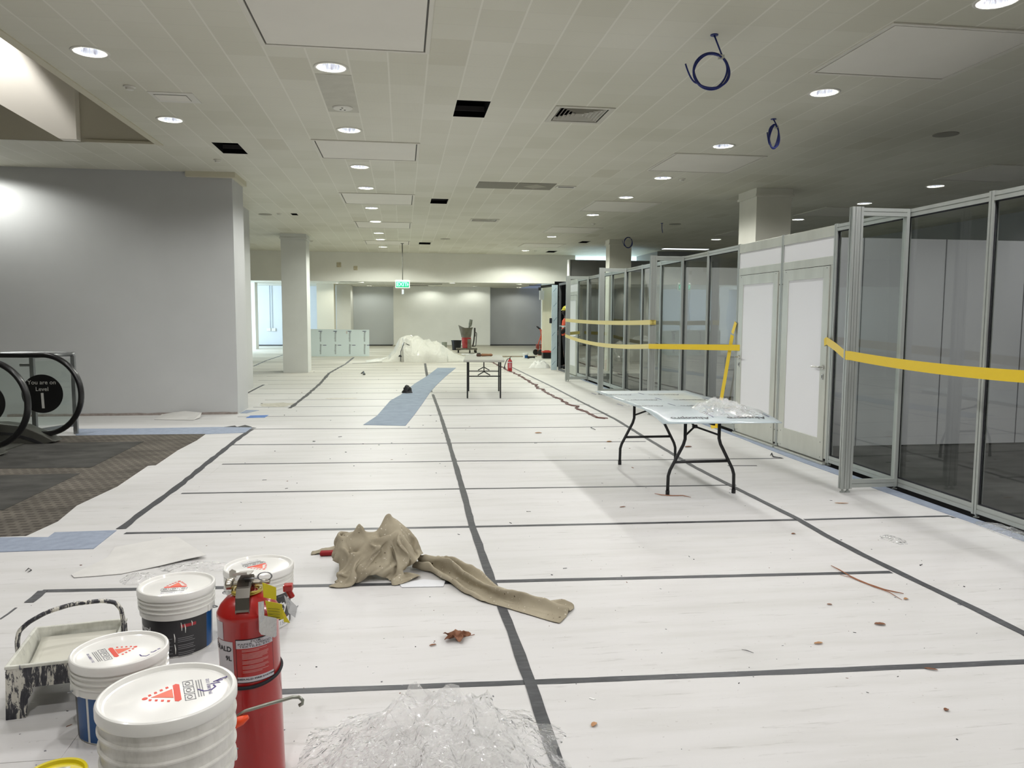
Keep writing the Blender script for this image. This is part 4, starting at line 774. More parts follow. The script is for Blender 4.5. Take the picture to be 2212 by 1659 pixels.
-11,-13,-9,-2,5,11,20,22,13,19,16,12,10,9,10,5,4,10,16,13,13,9,-1,-4,6,13,11,6,-1,4,3,18,11,6,20,15,-396,1,2,11,9,8,11,9,5,3,-1,-2,4,13,16,15,3,-9,-14,-9,-4,3,7,14,20,22,8,21,13,12,
12,10,7,5,7,1,17,18,13,12,10,-2,-5,-2,7,7,3,2,4,12,10,16,9,19,-379,4,-1,3,8,8,7,7,3,1,3,8,13,16,8,9,-1,-11,-10,-1,0,5,9,13,20,19,5,21,8,15,11,11,10,4,7,-5,19,19,14,12,12,9,
-1,-7,-9,-1,3,1,5,9,12,17,10,19,-385,2,5,7,7,15,7,4,3,3,9,12,12,14,7,3,-7,-6,-1,2,2,8,8,15,17,9,6,21,5,15,11,12,12,6,6,-10,21,18,16,12,11,12,10,-3,-5,-10,-7,-2,1,5,12,13,13,20,
-396,1,7,11,15,15,10,10,3,7,10,10,11,5,9,-3,0,2,2,3,6,6,5,15,15,-1,11,21,3,15,8,8,10,14,1,-7,24,15,19,11,11,11,11,13,-8,-1,-10,-6,-2,-1,6,12,11,17,-407,4,9,13,16,16,14,14,7,8,10,7,
8,5,4,6,5,4,4,4,3,6,8,13,0,1,16,19,4,13,10,11,11,3,-7,7,24,14,19,13,8,11,11,11,13,-7,-2,-7,-6,-2,1,7,9,13,-417,6,12,15,18,16,16,13,12,9,9,5,7,7,7,7,5,4,3,4,6,6,11,0,
-4,7,17,19,7,11,9,8,8,-4,-3,19,22,11,20,15,5,11,11,10,11,10,-2,-5,-3,-3,-1,2,4,5,-421,8,16,19,20,16,15,13,12,9,9,8,3,8,6,8,5,2,2,6,9,8,1,-5,-1,13,14,17,14,10,6,6,-3,-4,11,23,
18,10,20,16,3,10,10,12,11,10,8,-3,-7,0,4,1,0,-2,-425,16,16,22,20,18,12,12,11,8,8,8,5,1,8,6,1,5,9,9,5,1,-2,-6,4,15,10,15,14,11,11,-6,-4,6,17,23,15,8,20,16,3,10,11,9,13,11,10,6,
-5,-10,4,8,-1,-1,-429,18,23,21,20,16,12,11,9,7,6,6,8,-3,6,2,6,10,7,5,2,0,-6,-3,6,14,10,15,11,12,10,-6,1,12,14,24,11,7,20,16,7,5,13,11,11,10,11,10,3,-6,-9,4,7,-3,-420,18,23,22,17,18,
11,8,7,6,6,4,3,4,7,5,2,1,3,6,5,-2,-6,0,5,12,11,14,12,10,8,2,7,10,14,22,9,5,19,14,8,6,13,12,10,10,10,12,9,1,-7,-8,3,6,-411,16,24,20,16,16,11,5,3,6,7,6,4,5,2,8,4,1,
0,0,4,-3,-7,3,4,9,12,13,11,7,4,5,15,14,16,20,7,3,17,11,10,8,13,12,11,10,8,10,14,10,-3,-9,-6,1,-390,12,18,19,17,12,11,8,2,7,5,4,7,7,-3,1,8,6,2,-4,1,-6,-5,-1,4,9,9,12,9,4,
8,14,16,15,19,16,7,0,12,14,10,9,14,12,12,9,9,8,13,14,7,-8,-6,-7,-377,9,7,18,19,14,10,8,7,6,3,3,2,11,2,-5,5,2,9,-2,-6,-6,-3,-2,0,5,9,10,10,11,13,15,15,17,16,14,9,-2,6,12,14,11,
13,13,12,9,9,11,13,14,12,-3,-8,-4],
[15,-5,1,-2,1,3,-2,2,5,-8,0,1,3,2,2,8,10,12,14,11,6,3,7,10,-6,-11,-2,2,6,10,14,18,17,12,5,4,3,-3,-7,-7,-7,-7,-8,-8,-3,2,5,-2,-3,4,7,5,8,5,-142,6,0,-2,5,-10,3,4,3,4,-4,4,
4,1,1,2,7,12,14,13,11,5,6,10,-4,-10,-4,0,6,10,14,14,18,14,8,4,2,-1,-6,-7,-7,-7,-7,-8,-4,-3,4,2,0,0,9,10,10,4,-155,-1,-1,6,1,-3,1,4,-4,10,2,3,3,3,2,-1,-1,9,17,16,12,9,6,9,
1,-9,-5,0,4,9,13,15,16,16,10,6,2,-2,-4,-5,-7,-7,-8,-7,-7,-5,-1,1,5,6,5,5,11,0,-161,-1,2,3,-1,1,6,2,-3,2,10,5,5,3,2,1,-2,-1,15,20,16,10,6,8,6,-5,-6,-1,4,6,13,16,15,17,12,8,
3,0,-3,-5,-6,-8,-8,-7,-7,-6,-4,3,3,7,2,-5,0,-6,-151,5,-1,4,-7,1,12,7,-1,-7,8,11,8,6,3,0,-5,-3,11,21,20,13,8,4,10,-1,-4,-5,5,8,9,15,18,18,14,10,4,0,-2,-3,-5,-7,-8,-9,-8,-7,-6,-7,
-3,9,6,-6,-13,-14,-136,7,-4,3,-5,5,3,6,-2,3,8,9,8,8,4,1,-2,-4,6,21,21,17,11,4,4,7,-4,-1,1,8,9,16,19,19,13,3,-8,-5,0,1,3,2,-4,-8,-8,-9,-6,-6,-9,-7,4,-8,-11,-15,-128,9,-6,-2,6,-2,
1,4,2,6,5,10,8,10,-2,8,3,-3,2,20,22,19,13,6,2,5,5,-5,2,7,11,15,21,14,-2,-9,-9,-5,-4,0,3,3,9,4,-2,-6,-9,-8,-7,-6,-8,-5,-12,-11,-132,11,-2,-4,2,6,-1,2,4,-2,7,8,10,10,-1,2,6,7,
1,17,24,21,15,8,3,1,3,4,0,5,11,16,18,3,-14,-13,-8,-4,-6,-3,1,3,8,9,7,4,-8,-10,-8,-5,-8,-11,-10,-8,-132,11,0,2,-1,8,2,0,-1,0,4,8,6,9,0,1,3,14,10,14,23,24,16,10,5,1,0,2,6,3,
10,16,10,-10,-13,-6,-6,-11,-9,-2,-2,3,5,7,10,10,0,-8,-12,-8,-9,-11,-10,-10,-124,10,3,4,4,3,7,0,-3,1,0,6,4,3,7,-4,4,14,21,14,24,25,16,2,1,1,11,4,2,7,8,13,-3,-3,-7,-2,-14,-11,-7,3,-4,2,
4,2,5,12,-6,-4,-10,-11,-11,-12,-12,-11,-111,8,9,4,7,4,5,3,-1,-4,1,-1,0,7,9,1,2,12,21,20,22,26,7,-10,-1,6,13,12,8,6,7,7,-1,2,-2,-9,-12,-8,-5,3,-4,1,1,9,-2,-9,-5,-2,-8,-11,-15,-15,-13,-10,
-92,5,9,9,9,7,5,4,0,-4,-3,-2,0,3,8,6,3,11,20,22,18,21,-7,0,1,6,12,12,12,10,6,5,4,3,0,-8,-8,-4,-5,-3,0,-2,0,3,-9,-11,-8,-6,-7,-15,-17,-16,-14,-10,-72,0,8,11,11,10,9,7,3,-3,-2,-3,
-2,-1,4,10,5,11,17,22,19,4,-8,-1,2,9,13,17,16,9,9,3,5,2,0,-1,-5,-3,-2,-5,-6,1,-5,-10,-8,-7,-9,-12,-15,-15,-15,-15,-15,-12,-40,0,-3,1,12,12,11,9,9,4,-2,-3,-3,-1,1,6,9,11,15,25,21,-13,-15,-3,
2,11,20,20,15,14,12,7,-3,3,2,0,-3,-3,-4,-6,-8,-2,-11,-8,-8,-10,-14,-15,-14,-15,-14,-14,-15,-12,-44,9,3,8,3,8,7,10,9,12,9,1,-1,-2,0,3,8,13,14,22,14,-18,-15,-6,6,12,22,17,24,13,16,9,4,-5,-6,-1,
0,-5,-5,-6,-6,-10,-8,-9,-11,-13,-14,-15,-15,-15,-14,-13,-13,-13,-42,7,10,6,-1,9,9,7,8,11,10,11,6,2,1,0,5,12,17,18,5,-16,-20,-6,11,16,17,27,19,20,18,12,7,-3,-7,-11,-6,-4,-9,-8,-8,-8,-7,-9,-12,-14,-15,-15,
-15,-16,-13,-14,-13,-13,-41,4,5,9,5,8,8,9,8,7,12,10,9,8,5,1,5,12,14,13,1,-14,-19,-2,11,16,23,25,17,28,25,10,7,-3,-11,-13,-16,-10,-10,-4,-11,-9,-6,-3,-8,-13,-16,-16,-16,-17,-17,-15,-14,-13,-38,6,-3,8,10,5,
10,8,11,10,10,10,7,8,8,5,4,12,13,9,-3,-12,-15,5,10,18,25,17,26,31,26,11,-1,-10,-14,-12,-20,-15,-3,-8,-17,-12,-6,-1,2,-2,-9,-15,-16,-18,-19,-19,-18,-15,-34,-7,4,7,7,11,5,9,11,13,10,9,6,7,9,8,5,6,
13,6,2,-4,-11,3,11,20,21,16,32,29,20,11,-7,-15,-19,-14,-15,-11,-4,-17,-17,-15,-11,-4,1,7,2,1,-10,-15,-20,-20,-19,-18,-58,4,4,9,9,10,10,8,9,8,9,8,9,6,8,7,9,5,10,11,3,5,-7,1,10,16,15,22,31,26,
16,1,-11,-16,-21,-19,-5,-2,-19,-18,-12,-12,-14,-12,-4,5,6,0,11,-8,-11,-14,-18,-19,-79,8,13,9,11,8,7,9,9,7,7,5,6,10,9,5,6,6,6,11,12,9,0,-3,6,14,14,25,26,20,9,-7,-13,-16,-16,-8,-1,-17,-17,-16,-11,-7,
-14,-14,-7,-4,4,2,11,1,-4,2,-13,-18,-95,14,13,10,10,11,4,4,11,8,2,6,4,6,11,11,7,5,4,5,8,11,12,4,2,9,13,22,20,12,3,-8,-15,-10,-7,-1,-15,-20,-10,-13,-12,-8,-9,-12,-2,-12,-4,0,9,-1,8,13,-4,-17,
-100,11,12,11,12,10,2,2,6,9,10,5,4,5,8,8,7,6,6,7,6,7,7,10,8,8,12,14,9,5,-1,-8,3,-9,0,-10,-15,-15,-9,-11,-13,-13,-5,-4,-11,-6,-12,-4,8,2,14,13,3,-10,-102,6,11,9,12,5,10,7,3,6,7,7,
12,10,10,9,7,3,6,4,6,6,4,3,9,5,3,6,6,7,7,5,-7,-2,-6,-11,-11,-9,-11,-7,-7,-11,-8,-9,-8,-10,-11,-9,-1,6,14,10,8,3,-112,11,7,9,10,6,7,9,9,8,5,9,9,12,10,8,8,6,4,7,5,2,-2,9,
10,2,3,4,3,3,3,5,3,-3,-6,-6,-5,-5,-6,-7,-8,-11,-9,-10,-12,-13,-11,-8,-5,0,7,13,6,14,-115,9,9,9,10,5,7,8,7,9,11,10,8,12,7,8,6,8,8,7,0,-7,3,21,7,2,1,2,1,2,5,3,4,1,-1,-1,
-3,-3,-5,-7,-9,-9,-12,-11,-13,-14,-13,-10,-4,-2,-2,9,11,15,-119,12,9,9,8,10,4,6,9,7,12,11,9,12,15,6,3,9,10,0,-11,-6,21,22,2,-11,-10,0,6,9,10,10,8,5,3,2,-3,-4,-6,-8,-8,-11,-12,-11,-14,-15,-12,-11,
-9,-4,2,6,12,12,-123,13,7,6,11,8,7,5,6,7,12,11,11,13,11,15,5,6,9,-2,-17,4,31,14,-14,-20,-9,7,10,15,15,14,13,9,3,0,0,-6,-8,-9,-11,-11,-12,-11,-13,-14,-11,-12,-7,-4,1,4,10,14,-136,11,8,6,9,10,
6,6,6,8,7,12,10,13,10,13,10,8,3,-1,-11,17,33,-7,-24,-19,-5,10,16,21,21,18,15,14,4,-1,-6,-6,-10,-11,-11,-12,-13,-11,-13,-9,-12,-9,-5,-4,-1,7,1,6,-143,13,10,9,8,6,8,5,7,8,7,8,11,12,13,7,5,7,
3,2,9,25,24,-25,-23,-16,-4,13,19,28,26,21,16,16,6,-2,-9,-10,-13,-13,-12,-13,-12,-12,-11,-9,-9,-5,-4,-7,-1,7,-1,-6,-147,15,10,11,9,8,9,8,7,8,7,6,6,8,11,9,7,3,4,14,15,25,11,-26,-21,-14,1,10,24,31,
28,22,17,16,5,-3,-10,-15,-16,-13,-13,-13,-13,-11,-11,-7,-6,-7,-9,-2,-5,-5,-1,-4,-146,16,14,8,8,9,8,8,9,10,10,10,9,7,5,9,10,10,8,8,13,22,7,-22,-18,-12,4,10,26,29,27,18,21,14,3,-6,-14,-17,-15,-11,-14,-14,
-12,-12,-11,-10,-8,-7,-8,-11,-5,-5,-7,-2,-134,16,15,13,5,3,7,7,7,8,10,11,12,13,11,11,10,7,10,10,12,18,14,-16,-15,-10,0,12,24,25,24,18,20,8,0,-8,-14,-14,-12,-14,-15,-14,-12,-12,-11,-10,-11,-10,-8,-6,-8,-9,-8,-6,
-122,14,15,13,12,4,2,3,8,3,8,10,10,12,13,13,14,13,11,10,11,14,15,2,-6,-9,-1,2,21,23,19,20,11,4,-2,-4,-11,-13,-11,-16,-15,-14,-13,-11,-10,-9,-10,-13,-11,-9,-8,-6,-4,-5,-123,14,14,13,11,7,8,3,6,-3,3,8,
7,11,12,16,17,16,15,11,8,9,11,13,8,3,-4,-3,13,17,16,15,3,3,-1,-2,-1,-13,-15,-15,-15,-16,-11,-11,-8,-9,-10,-10,-13,-13,-8,-9,-5,0,-113,5,14,12,11,9,5,8,3,3,1,5,3,9,15,18,19,16,17,5,3,6,9,10,
12,11,10,4,2,12,12,12,7,2,1,-2,-7,-11,-14,-14,-18,-14,-14,-12,-7,-4,-8,-10,-9,-16,-12,-7,-8,7,-116,5,10,12,10,11,8,4,7,-2,2,6,9,9,17,19,17,17,9,0,6,10,10,9,8,8,10,10,7,5,7,7,7,4,2,-2,
-5,-9,-11,-15,-16,-16,-15,-10,-8,-7,-4,-7,-10,-10,-14,-8,-9,8,-118,5,8,11,10,9,10,7,2,5,4,6,11,14,17,15,17,11,0,9,11,10,10,9,9,9,8,8,3,0,4,3,5,4,3,1,-3,-6,-10,-14,-16,-16,-15,-13,-7,-5,-6,-5,
-6,-11,-11,-7,-7,8,-119,2,2,8,10,10,12,10,4,3,9,12,13,13,12,16,12,0,11,16,10,6,9,10,10,11,7,6,-6,-4,1,-2,6,5,6,3,0,-3,-9,-13,-14,-17,-16,-14,-11,-4,-4,-6,-3,-8,-11,-9,-1,4,-109,-4,7,6,8,8,
6,11,10,9,10,11,8,11,17,12,-2,11,17,13,4,8,10,11,10,8,4,7,-12,-6,-1,-2,2,8,6,5,5,1,-6,-13,-15,-14,-15,-16,-15,-8,-3,-4,-6,-2,-10,-10,-5,5,-101,-5,3,2,5,13,13,12,11,11,10,7,11,16,8,-2,9,19,
15,3,7,10,11,11,7,5,8,2,-17,-7,-3,-6,2,10,7,12,4,3,-1,-3,-13,-17,-19,-13,-15,-12,-5,-6,-6,-1,-10,-8,-11,-2,-73,-4,-6,-4,7,13,11,11,11,11,11,12,11,5,1,8,16,15,7,7,11,9,10,9,4,5,8,-2,-20,-7,
-5,-6,5,7,9,16,9,-1,-4,-1,-1,-11,-15,-21,-15,-15,-9,-5,-5,-5,-3,-11,-12,-6,-68,7,2,-5,-6,5,14,12,12,11,10,9,4,3,12,11,14,10,10,10,9,9,10,1,4,7,7,-6,-20,-7,-6,-5,4,8,12,18,9,-5,-6,-2,1,1,
-9,-15,-20,-16,-14,-8,-7,-5,-2,-8,-12,-6,-67,10,5,-3,1,-5,2,14,12,11,8,6,6,7,12,13,12,13,11,7,9,8,5,1,4,8,6,-11,-18,-5,-4,-4,0,9,16,19,6,-10,-7,-3,-1,3,4,-7,-13,-21,-17,-14,-10,-7,-2,-5,-12,-2,
-75,12,8,6,6,-3,-7,4,11,8,8,8,7,11,8,15,13,12,8,9,7,5,1,3,7,8,3,-11,-18,-6,-1,0,4,8,16,20,-3,-12,-9,-4,-2,1,5,9,-5,-14,-19,-17,-13,-10,-6,-1,-12,-3,-79,12,11,5,5,2,-1,-4,5,5,8,8,
7,11,12,12,11,11,9,7,5,4,2,6,8,7,1,-11,-17,-5,2,-1,5,10,20,13,-7,-14,-9,-6,-2,-2,4,6,11,-3,-13,-17,-16,-12,-10,-3,-1,-9,-83,12,10,6,-2,3,-4,-2,3,8,6,8,9,8,11,10,11,10,8,7,5,3,5,9,
8,4,1,-9,-14,-5,2,2,3,16,17,6,-10,-14,-10,-7,-4,-2,2,5,7,10,0,-12,-14,-14,-11,-9,-2,4,-95,12,8,-1,-2,0,-7,-1,3,8,11,11,8,6,12,6,10,10,7,6,5,6,8,9,7,2,1,-8,-8,-8,2,4,10,16,9,1,
-11,-14,-10,-7,-5,-2,-1,3,7,8,9,0,-11,-13,-9,-9,-8,0,-90,7,7,0,-10,-1,5,-5,-1,2,11,13,10,12,4,9,10,8,6,5,8,8,9,8,5,1,1,-6,-7,-6,1,7,14,12,5,-3,-11,-14,-9,-7,-6,-2,-2,1,5,7,9,7,
1,-13,-10,-6,-8,-9,-75,-6,2,4,-4,7,-5,4,-4,-2,1,13,10,12,3,12,8,5,7,8,8,9,7,8,6,-1,1,-3,-6,-3,-1,10,12,9,2,-5,-11,-12,-9,-7,-5,-4,-1,0,2,6,7,7,6,-1,-12,-9,-7,-9,-65,-7,-2,0,6,0,
-4,-2,4,0,-2,0,9,14,11,7,8,7,8,7,7,7,7,8,5,-1,0,-1,-1,-4,2,11,7,4,1,-6,-10,-10,-8,-7,-5,-5,-2,0,1,3,6,6,7,3,-4,-10,-9,-8,-52,-8,2,0,-9,5,0,-4,1,-1,1,-1,3,11,12,9,8,7,
7,6,7,6,7,6,6,0,-2,0,-1,4,9,8,2,-4,-1,-5,-9,-8,-7,-6,-6,-6,-2,-1,1,2,4,6,5,4,0,-6,-9,-10,-43,0,0,-4,-3,-5,-1,0,6,-3,3,1,-2,5,10,9,7,6,7,3,6,7,6,7,6,1,6,0,1,9,
6,1,-4,-7,0,-5,-7,-7,-6,-7,-7,-6,-2,-1,1,2,3,5,3,4,1,-3,-6,-9,-39,6,2,-8,-2,-3,-7,3,5,2,4,2,-4,0,11,-1,7,8,3,3,5,5,7,6,8,7,6,5,2,1,1,0,-2,-2,-4,-5,-6,-6,-7,-7,-7,-7,
-3,-1,2,3,3,3,2,2,2,-2,-6,-5],
)
TAIL=(54,22,
[-487,9,2,-7,-1,-1,0,1,22,-10,-2,-4,-3,-4,7,0,1,2,10,15,18,12,-48,8,0,-7,1,-2,0,0,17,-4,-4,-2,-4,-1,1,3,-2,4,15,16,14,7,-41,6,-2,-3,1,-2,0,0,7,4,-4,-2,-4,0,1,2,-1,4,16,19,6,2,
-31,5,-3,-2,2,-2,0,0,6,4,-5,-4,-1,1,1,1,0,5,17,18,2,-1,-26,5,-2,-2,2,-2,-1,1,6,2,-6,-1,-2,1,0,0,3,6,20,11,-4,-7,-11,4,-4,1,2,-3,0,0,7,0,-5,-1,-2,1,-1,-1,2,11,20,4,-4,-8,
-5,4,-4,1,0,-2,0,1,7,-1,-4,-1,-1,1,-2,0,0,15,18,-7,-5,-10,9,3,-4,1,-1,-1,0,1,3,3,-3,-2,0,0,-1,0,0,17,10,-6,-8,-9,15,1,-2,2,-3,0,1,1,0,3,-2,-1,0,1,-1,-1,1,17,4,-7,-7,-9,
21,-4,2,1,-3,2,1,1,0,2,-2,0,0,0,-1,0,1,15,1,-7,-6,-9,25,-5,0,-1,2,2,1,0,0,3,-3,0,1,-1,0,-1,3,12,0,-6,-7,-9,28,-6,0,0,1,2,1,1,0,2,-2,0,1,-1,0,-1,3,11,-3,-6,-7,-8,
31,-6,-1,1,1,1,1,2,-1,2,-2,1,0,0,-1,0,3,8,-3,-6,-8,-6,33,-7,-1,2,1,0,2,1,-1,2,-2,1,1,-1,0,0,2,4,-3,-5,-7,-3,32,-6,-1,1,1,1,1,2,-1,-1,1,0,2,-1,-1,0,3,2,-5,-5,-5,-1,
32,-7,-1,1,2,1,1,1,0,-2,1,1,1,-2,-1,2,2,2,-7,-4,-3,-1,31,-6,-1,1,1,1,1,0,1,-1,0,1,1,-3,1,1,3,0,-6,-4,-3,0,30,-6,-1,1,2,1,1,0,1,-2,1,0,1,-2,0,2,2,0,-6,-3,-3,0,
29,-6,0,0,2,2,0,1,1,-2,0,1,-1,-1,1,1,1,1,-6,-3,-4,2,28,-5,0,0,2,2,0,1,1,-3,-1,1,-1,0,2,0,2,-2,-3,-2,-5,-4,32,-5,0,0,2,2,2,0,1,-2,-2,1,-1,0,2,1,1,-2,-3,-2,-3,-11,
37,-5,0,0,2,2,2,1,1,-3,-1,1,-1,-1,3,0,1,-1,-3,-2,-4,-9,30,-1,0,1,1,4,2,0,2,-3,-1,0,-1,-1,2,1,2,-1,-3,-2,-5,-6,23,3,0,2,2,3,1,1,2,-3,-1,0,-1,-2,3,0,1,0,-1,-4,-3,-7,
21,5,0,2,2,3,1,0,2,-2,-2,0,0,-2,2,1,0,0,-1,-5,-1,-6,21,3,0,3,2,3,1,0,2,-2,-3,0,-1,-1,2,1,0,0,0,-6,-1,-4,21,0,1,4,3,2,0,0,3,-2,-3,0,-1,-1,1,1,0,0,0,-5,-1,-4,
21,0,1,4,3,2,0,0,3,-3,-2,0,-1,-1,1,1,0,0,0,-6,0,-4,19,1,3,3,4,1,-1,1,2,-3,-1,-1,-1,-1,2,1,0,0,0,-6,-1,-3,18,2,3,3,4,1,-1,0,2,-2,-2,-1,-1,0,1,1,0,0,0,-5,-2,-2,
17,3,5,3,2,-1,0,1,1,-2,-1,-1,-2,1,1,1,-1,1,-1,-4,-2,-1,16,4,5,2,2,-2,0,3,0,-2,-2,-1,-1,1,1,0,-1,1,0,-4,-2,-1,15,4,7,2,-2,0,2,1,0,-2,-2,-1,-1,2,1,0,-1,0,1,-4,-2,-1,
12,6,5,2,0,0,3,1,-1,-2,-2,-3,1,2,2,-1,-1,0,1,-3,-2,-1,12,6,4,3,-1,0,4,1,-2,-1,-3,-3,0,4,0,0,0,0,1,-4,-1,-1,13,5,4,2,0,0,4,1,-3,-2,-3,-1,0,4,0,-1,0,0,-1,-1,-1,-1,
14,5,3,1,0,2,3,0,-4,-1,-2,-1,0,3,-1,-1,1,1,-1,-1,-1,-1,15,4,2,1,1,2,3,-2,-3,0,-3,-1,0,2,0,0,1,1,-1,-2,0,-1,16,3,2,0,1,4,2,-4,-2,-1,-2,-1,0,2,0,1,0,1,-1,-1,-1,0,
16,3,1,0,1,5,-2,-2,-2,0,-3,0,1,1,1,0,-1,0,1,0,-1,-1,17,2,1,0,1,5,-4,1,-3,-1,-2,0,2,1,0,0,-1,0,0,2,-1,-1,17,2,1,-1,1,4,-2,0,-2,-2,-2,1,2,1,0,-1,0,0,0,1,0,-1,
17,1,1,0,1,0,1,0,-2,-3,-1,2,2,1,0,-1,-1,1,0,1,-1,0,17,0,1,0,2,-2,3,-1,-3,-2,0,1,3,1,-1,-1,-1,0,1,1,0,0,16,1,1,0,1,-2,3,-1,-3,-2,0,2,3,0,-2,-1,0,-1,2,2,0,0,
16,1,0,1,0,-1,1,0,-2,-2,0,2,2,-1,-1,0,0,-2,3,0,1,1,16,0,0,1,-1,0,1,0,-2,-2,1,2,1,-1,0,-1,0,-2,3,1,-1,3,17,-1,0,0,0,-1,2,-1,-2,-3,-7,11,1,0,-1,-1,-1,-2,5,0,-2,6,
16,-1,0,0,0,-2,2,-1,-4,-4,-7,13,3,-1,-1,-1,-2,0,4,0,-2,2,21,-1,-1,0,0,-1,2,-2,-5,-5,-6,13,4,0,-1,-2,-3,1,2,-1,0,-9,35,-2,-1,0,0,-1,-1,-1,-5,-4,-8,14,6,-2,0,-3,-1,1,-1,0,-2,-18,
48,-1,-2,-1,0,0,-2,-2,-5,-3,-10,14,8,-1,-2,-1,-2,1,-2,-3,-5,-22,60,-1,-2,-1,0,-1,-2,-2,-5,-4,-11,14,9,-1,-1,-1,-1,-1,-1,-4,-11,-26,71,0,-2,-1,0,-1,-3,-4,-4,-5,-11,14,10,-2,0,0,-1,-8,-4,-4,-11,-24],
[-124,-23,9,7,30,37,18,6,-8,-17,-6,10,15,26,28,20,8,-5,-8,-18,4,16,-148,-25,14,13,24,36,17,13,-15,-25,8,9,17,23,27,20,11,-1,-16,-22,0,14,-139,-26,14,16,22,36,16,15,-23,-22,14,11,19,19,29,20,9,2,-20,-25,0,7,
-130,-25,15,14,21,36,16,15,-24,-19,15,11,23,17,28,16,11,2,-21,-23,2,8,-134,-25,13,12,23,36,16,15,-24,-15,17,9,20,21,29,14,10,0,-23,-17,11,9,-146,-28,6,16,24,37,14,18,-23,-13,18,8,21,23,26,14,14,-6,-26,-9,11,15,
-154,-29,-1,14,28,36,16,20,-22,-12,18,9,19,26,24,12,20,-13,-26,5,7,22,-168,-33,-5,14,31,37,17,20,-15,-16,17,10,19,26,23,12,22,-19,-21,11,12,22,-180,-36,-8,13,32,37,19,19,-8,-21,15,15,18,28,21,14,22,-25,-11,10,15,22,
-192,-38,-7,11,31,39,21,19,-2,-24,13,18,18,29,19,16,21,-31,2,10,17,22,-205,-37,-14,14,34,38,22,18,4,-26,11,19,18,30,19,18,19,-28,6,11,18,23,-219,-39,-11,13,33,38,23,19,10,-28,9,18,19,31,19,19,19,-24,9,11,21,22,
-233,-39,-8,11,31,38,25,17,17,-30,7,18,20,32,18,20,21,-21,12,11,13,27,-243,-39,-4,9,29,38,26,16,23,-29,2,17,23,31,19,20,24,-16,14,10,6,28,-251,-37,-5,12,26,38,27,15,27,-30,1,15,24,33,19,21,25,-12,16,13,0,24,
-256,-36,-5,13,27,37,27,14,30,-32,1,15,23,37,19,19,29,-9,18,12,-4,22,-262,-35,-2,13,26,37,28,15,29,-33,1,16,25,33,21,18,31,-3,18,11,-8,20,-267,-33,0,12,27,37,29,15,28,-31,0,15,28,30,20,17,33,5,16,11,-11,16,
-271,-30,3,13,26,37,29,15,28,-29,-3,15,30,26,21,15,34,13,16,10,-13,10,-274,-26,6,13,27,36,29,14,27,-26,-3,13,24,28,24,14,33,19,16,10,-11,-4,-271,-23,9,14,27,36,28,15,26,-25,-4,13,20,27,27,14,31,23,17,10,-6,-21,
-267,-17,14,12,26,36,28,14,25,-22,-7,12,19,25,30,15,27,27,21,12,-5,-25,-280,-8,14,15,26,37,26,14,25,-21,-8,11,17,23,33,16,24,28,24,14,-1,-25,-290,-2,13,16,28,36,24,14,24,-21,-8,12,15,20,34,17,21,30,26,13,4,-21,
-304,8,10,20,28,35,22,13,25,-22,-5,9,16,17,34,17,19,32,27,10,9,-15,-313,14,9,21,30,32,19,14,25,-24,-6,12,12,17,36,19,16,30,28,10,12,-8,-318,13,11,21,33,30,15,15,26,-28,-4,12,15,14,35,20,14,29,27,12,14,-1,
-318,6,14,25,33,28,12,14,25,-30,-1,12,19,10,33,21,13,29,26,13,14,7,-315,0,16,28,31,25,12,16,18,-31,3,11,21,7,32,22,12,29,23,16,15,12,-321,7,18,29,30,19,12,20,7,-27,6,10,22,5,32,21,13,26,23,19,15,15,
-327,12,25,30,26,14,13,23,-3,-22,9,11,22,3,31,20,13,24,22,21,18,13,-329,20,28,30,22,12,15,22,-13,-16,12,11,22,2,30,20,11,23,21,25,19,12,-326,25,29,29,18,10,18,17,-21,-5,14,10,20,1,29,20,11,20,21,27,21,12,
-322,30,30,25,14,11,20,8,-24,6,12,12,16,2,27,20,11,18,21,29,23,10,-317,31,31,21,11,14,21,-1,-21,13,10,15,7,9,24,18,11,17,22,32,21,10,-312,33,29,18,10,17,21,-10,-13,15,10,14,3,11,24,17,10,16,26,30,21,9,
-307,33,27,15,12,20,18,-16,0,11,9,15,-2,13,24,16,9,17,27,28,23,7,-303,34,25,12,14,23,12,-16,8,8,10,13,-5,18,21,15,9,17,29,27,21,9,-301,33,23,11,16,25,5,-11,11,9,11,7,-7,21,20,13,8,21,30,26,21,7,
-298,33,20,10,18,26,2,-3,8,10,14,-4,-2,21,20,11,10,23,29,26,19,10,-300,32,19,11,18,26,8,-6,11,8,15,-5,-3,19,19,11,12,23,26,28,18,12,-303,33,19,12,17,24,12,-5,12,10,13,-8,-2,20,15,11,14,25,26,27,17,12,
-305,32,20,12,17,23,16,-3,12,11,9,-8,0,20,13,10,16,26,28,24,16,13,-310,34,20,12,18,27,11,3,10,12,6,-11,4,21,13,10,18,26,28,22,15,14,-316,34,22,11,19,29,6,9,11,13,6,-17,9,22,11,12,18,28,28,18,13,17,
-324,36,23,10,21,30,12,6,12,13,2,-18,13,22,11,12,20,28,26,20,10,20,-335,38,26,11,19,28,19,6,13,12,-1,-18,17,20,11,13,24,27,23,19,11,21,-344,38,29,11,18,30,21,7,13,9,5,-17,16,17,11,16,24,29,21,15,13,19,
-351,38,32,15,16,29,23,12,12,13,6,-18,11,18,10,18,27,27,19,13,15,19,-361,38,35,19,14,27,23,19,13,13,10,-19,6,16,12,19,30,25,17,12,16,-2,-348,37,36,23,13,26,29,20,16,12,13,-20,0,18,10,22,31,26,16,9,7,13,
-360,34,38,26,13,25,32,23,17,12,17,-21,-4,17,12,23,31,27,15,12,11,19,-382,33,39,28,14,22,35,28,18,12,21,-22,-9,14,13,24,33,27,17,12,19,22,-400,29,39,32,14,21,36,33,19,12,24,-22,-12,8,13,27,34,28,16,14,26,26],
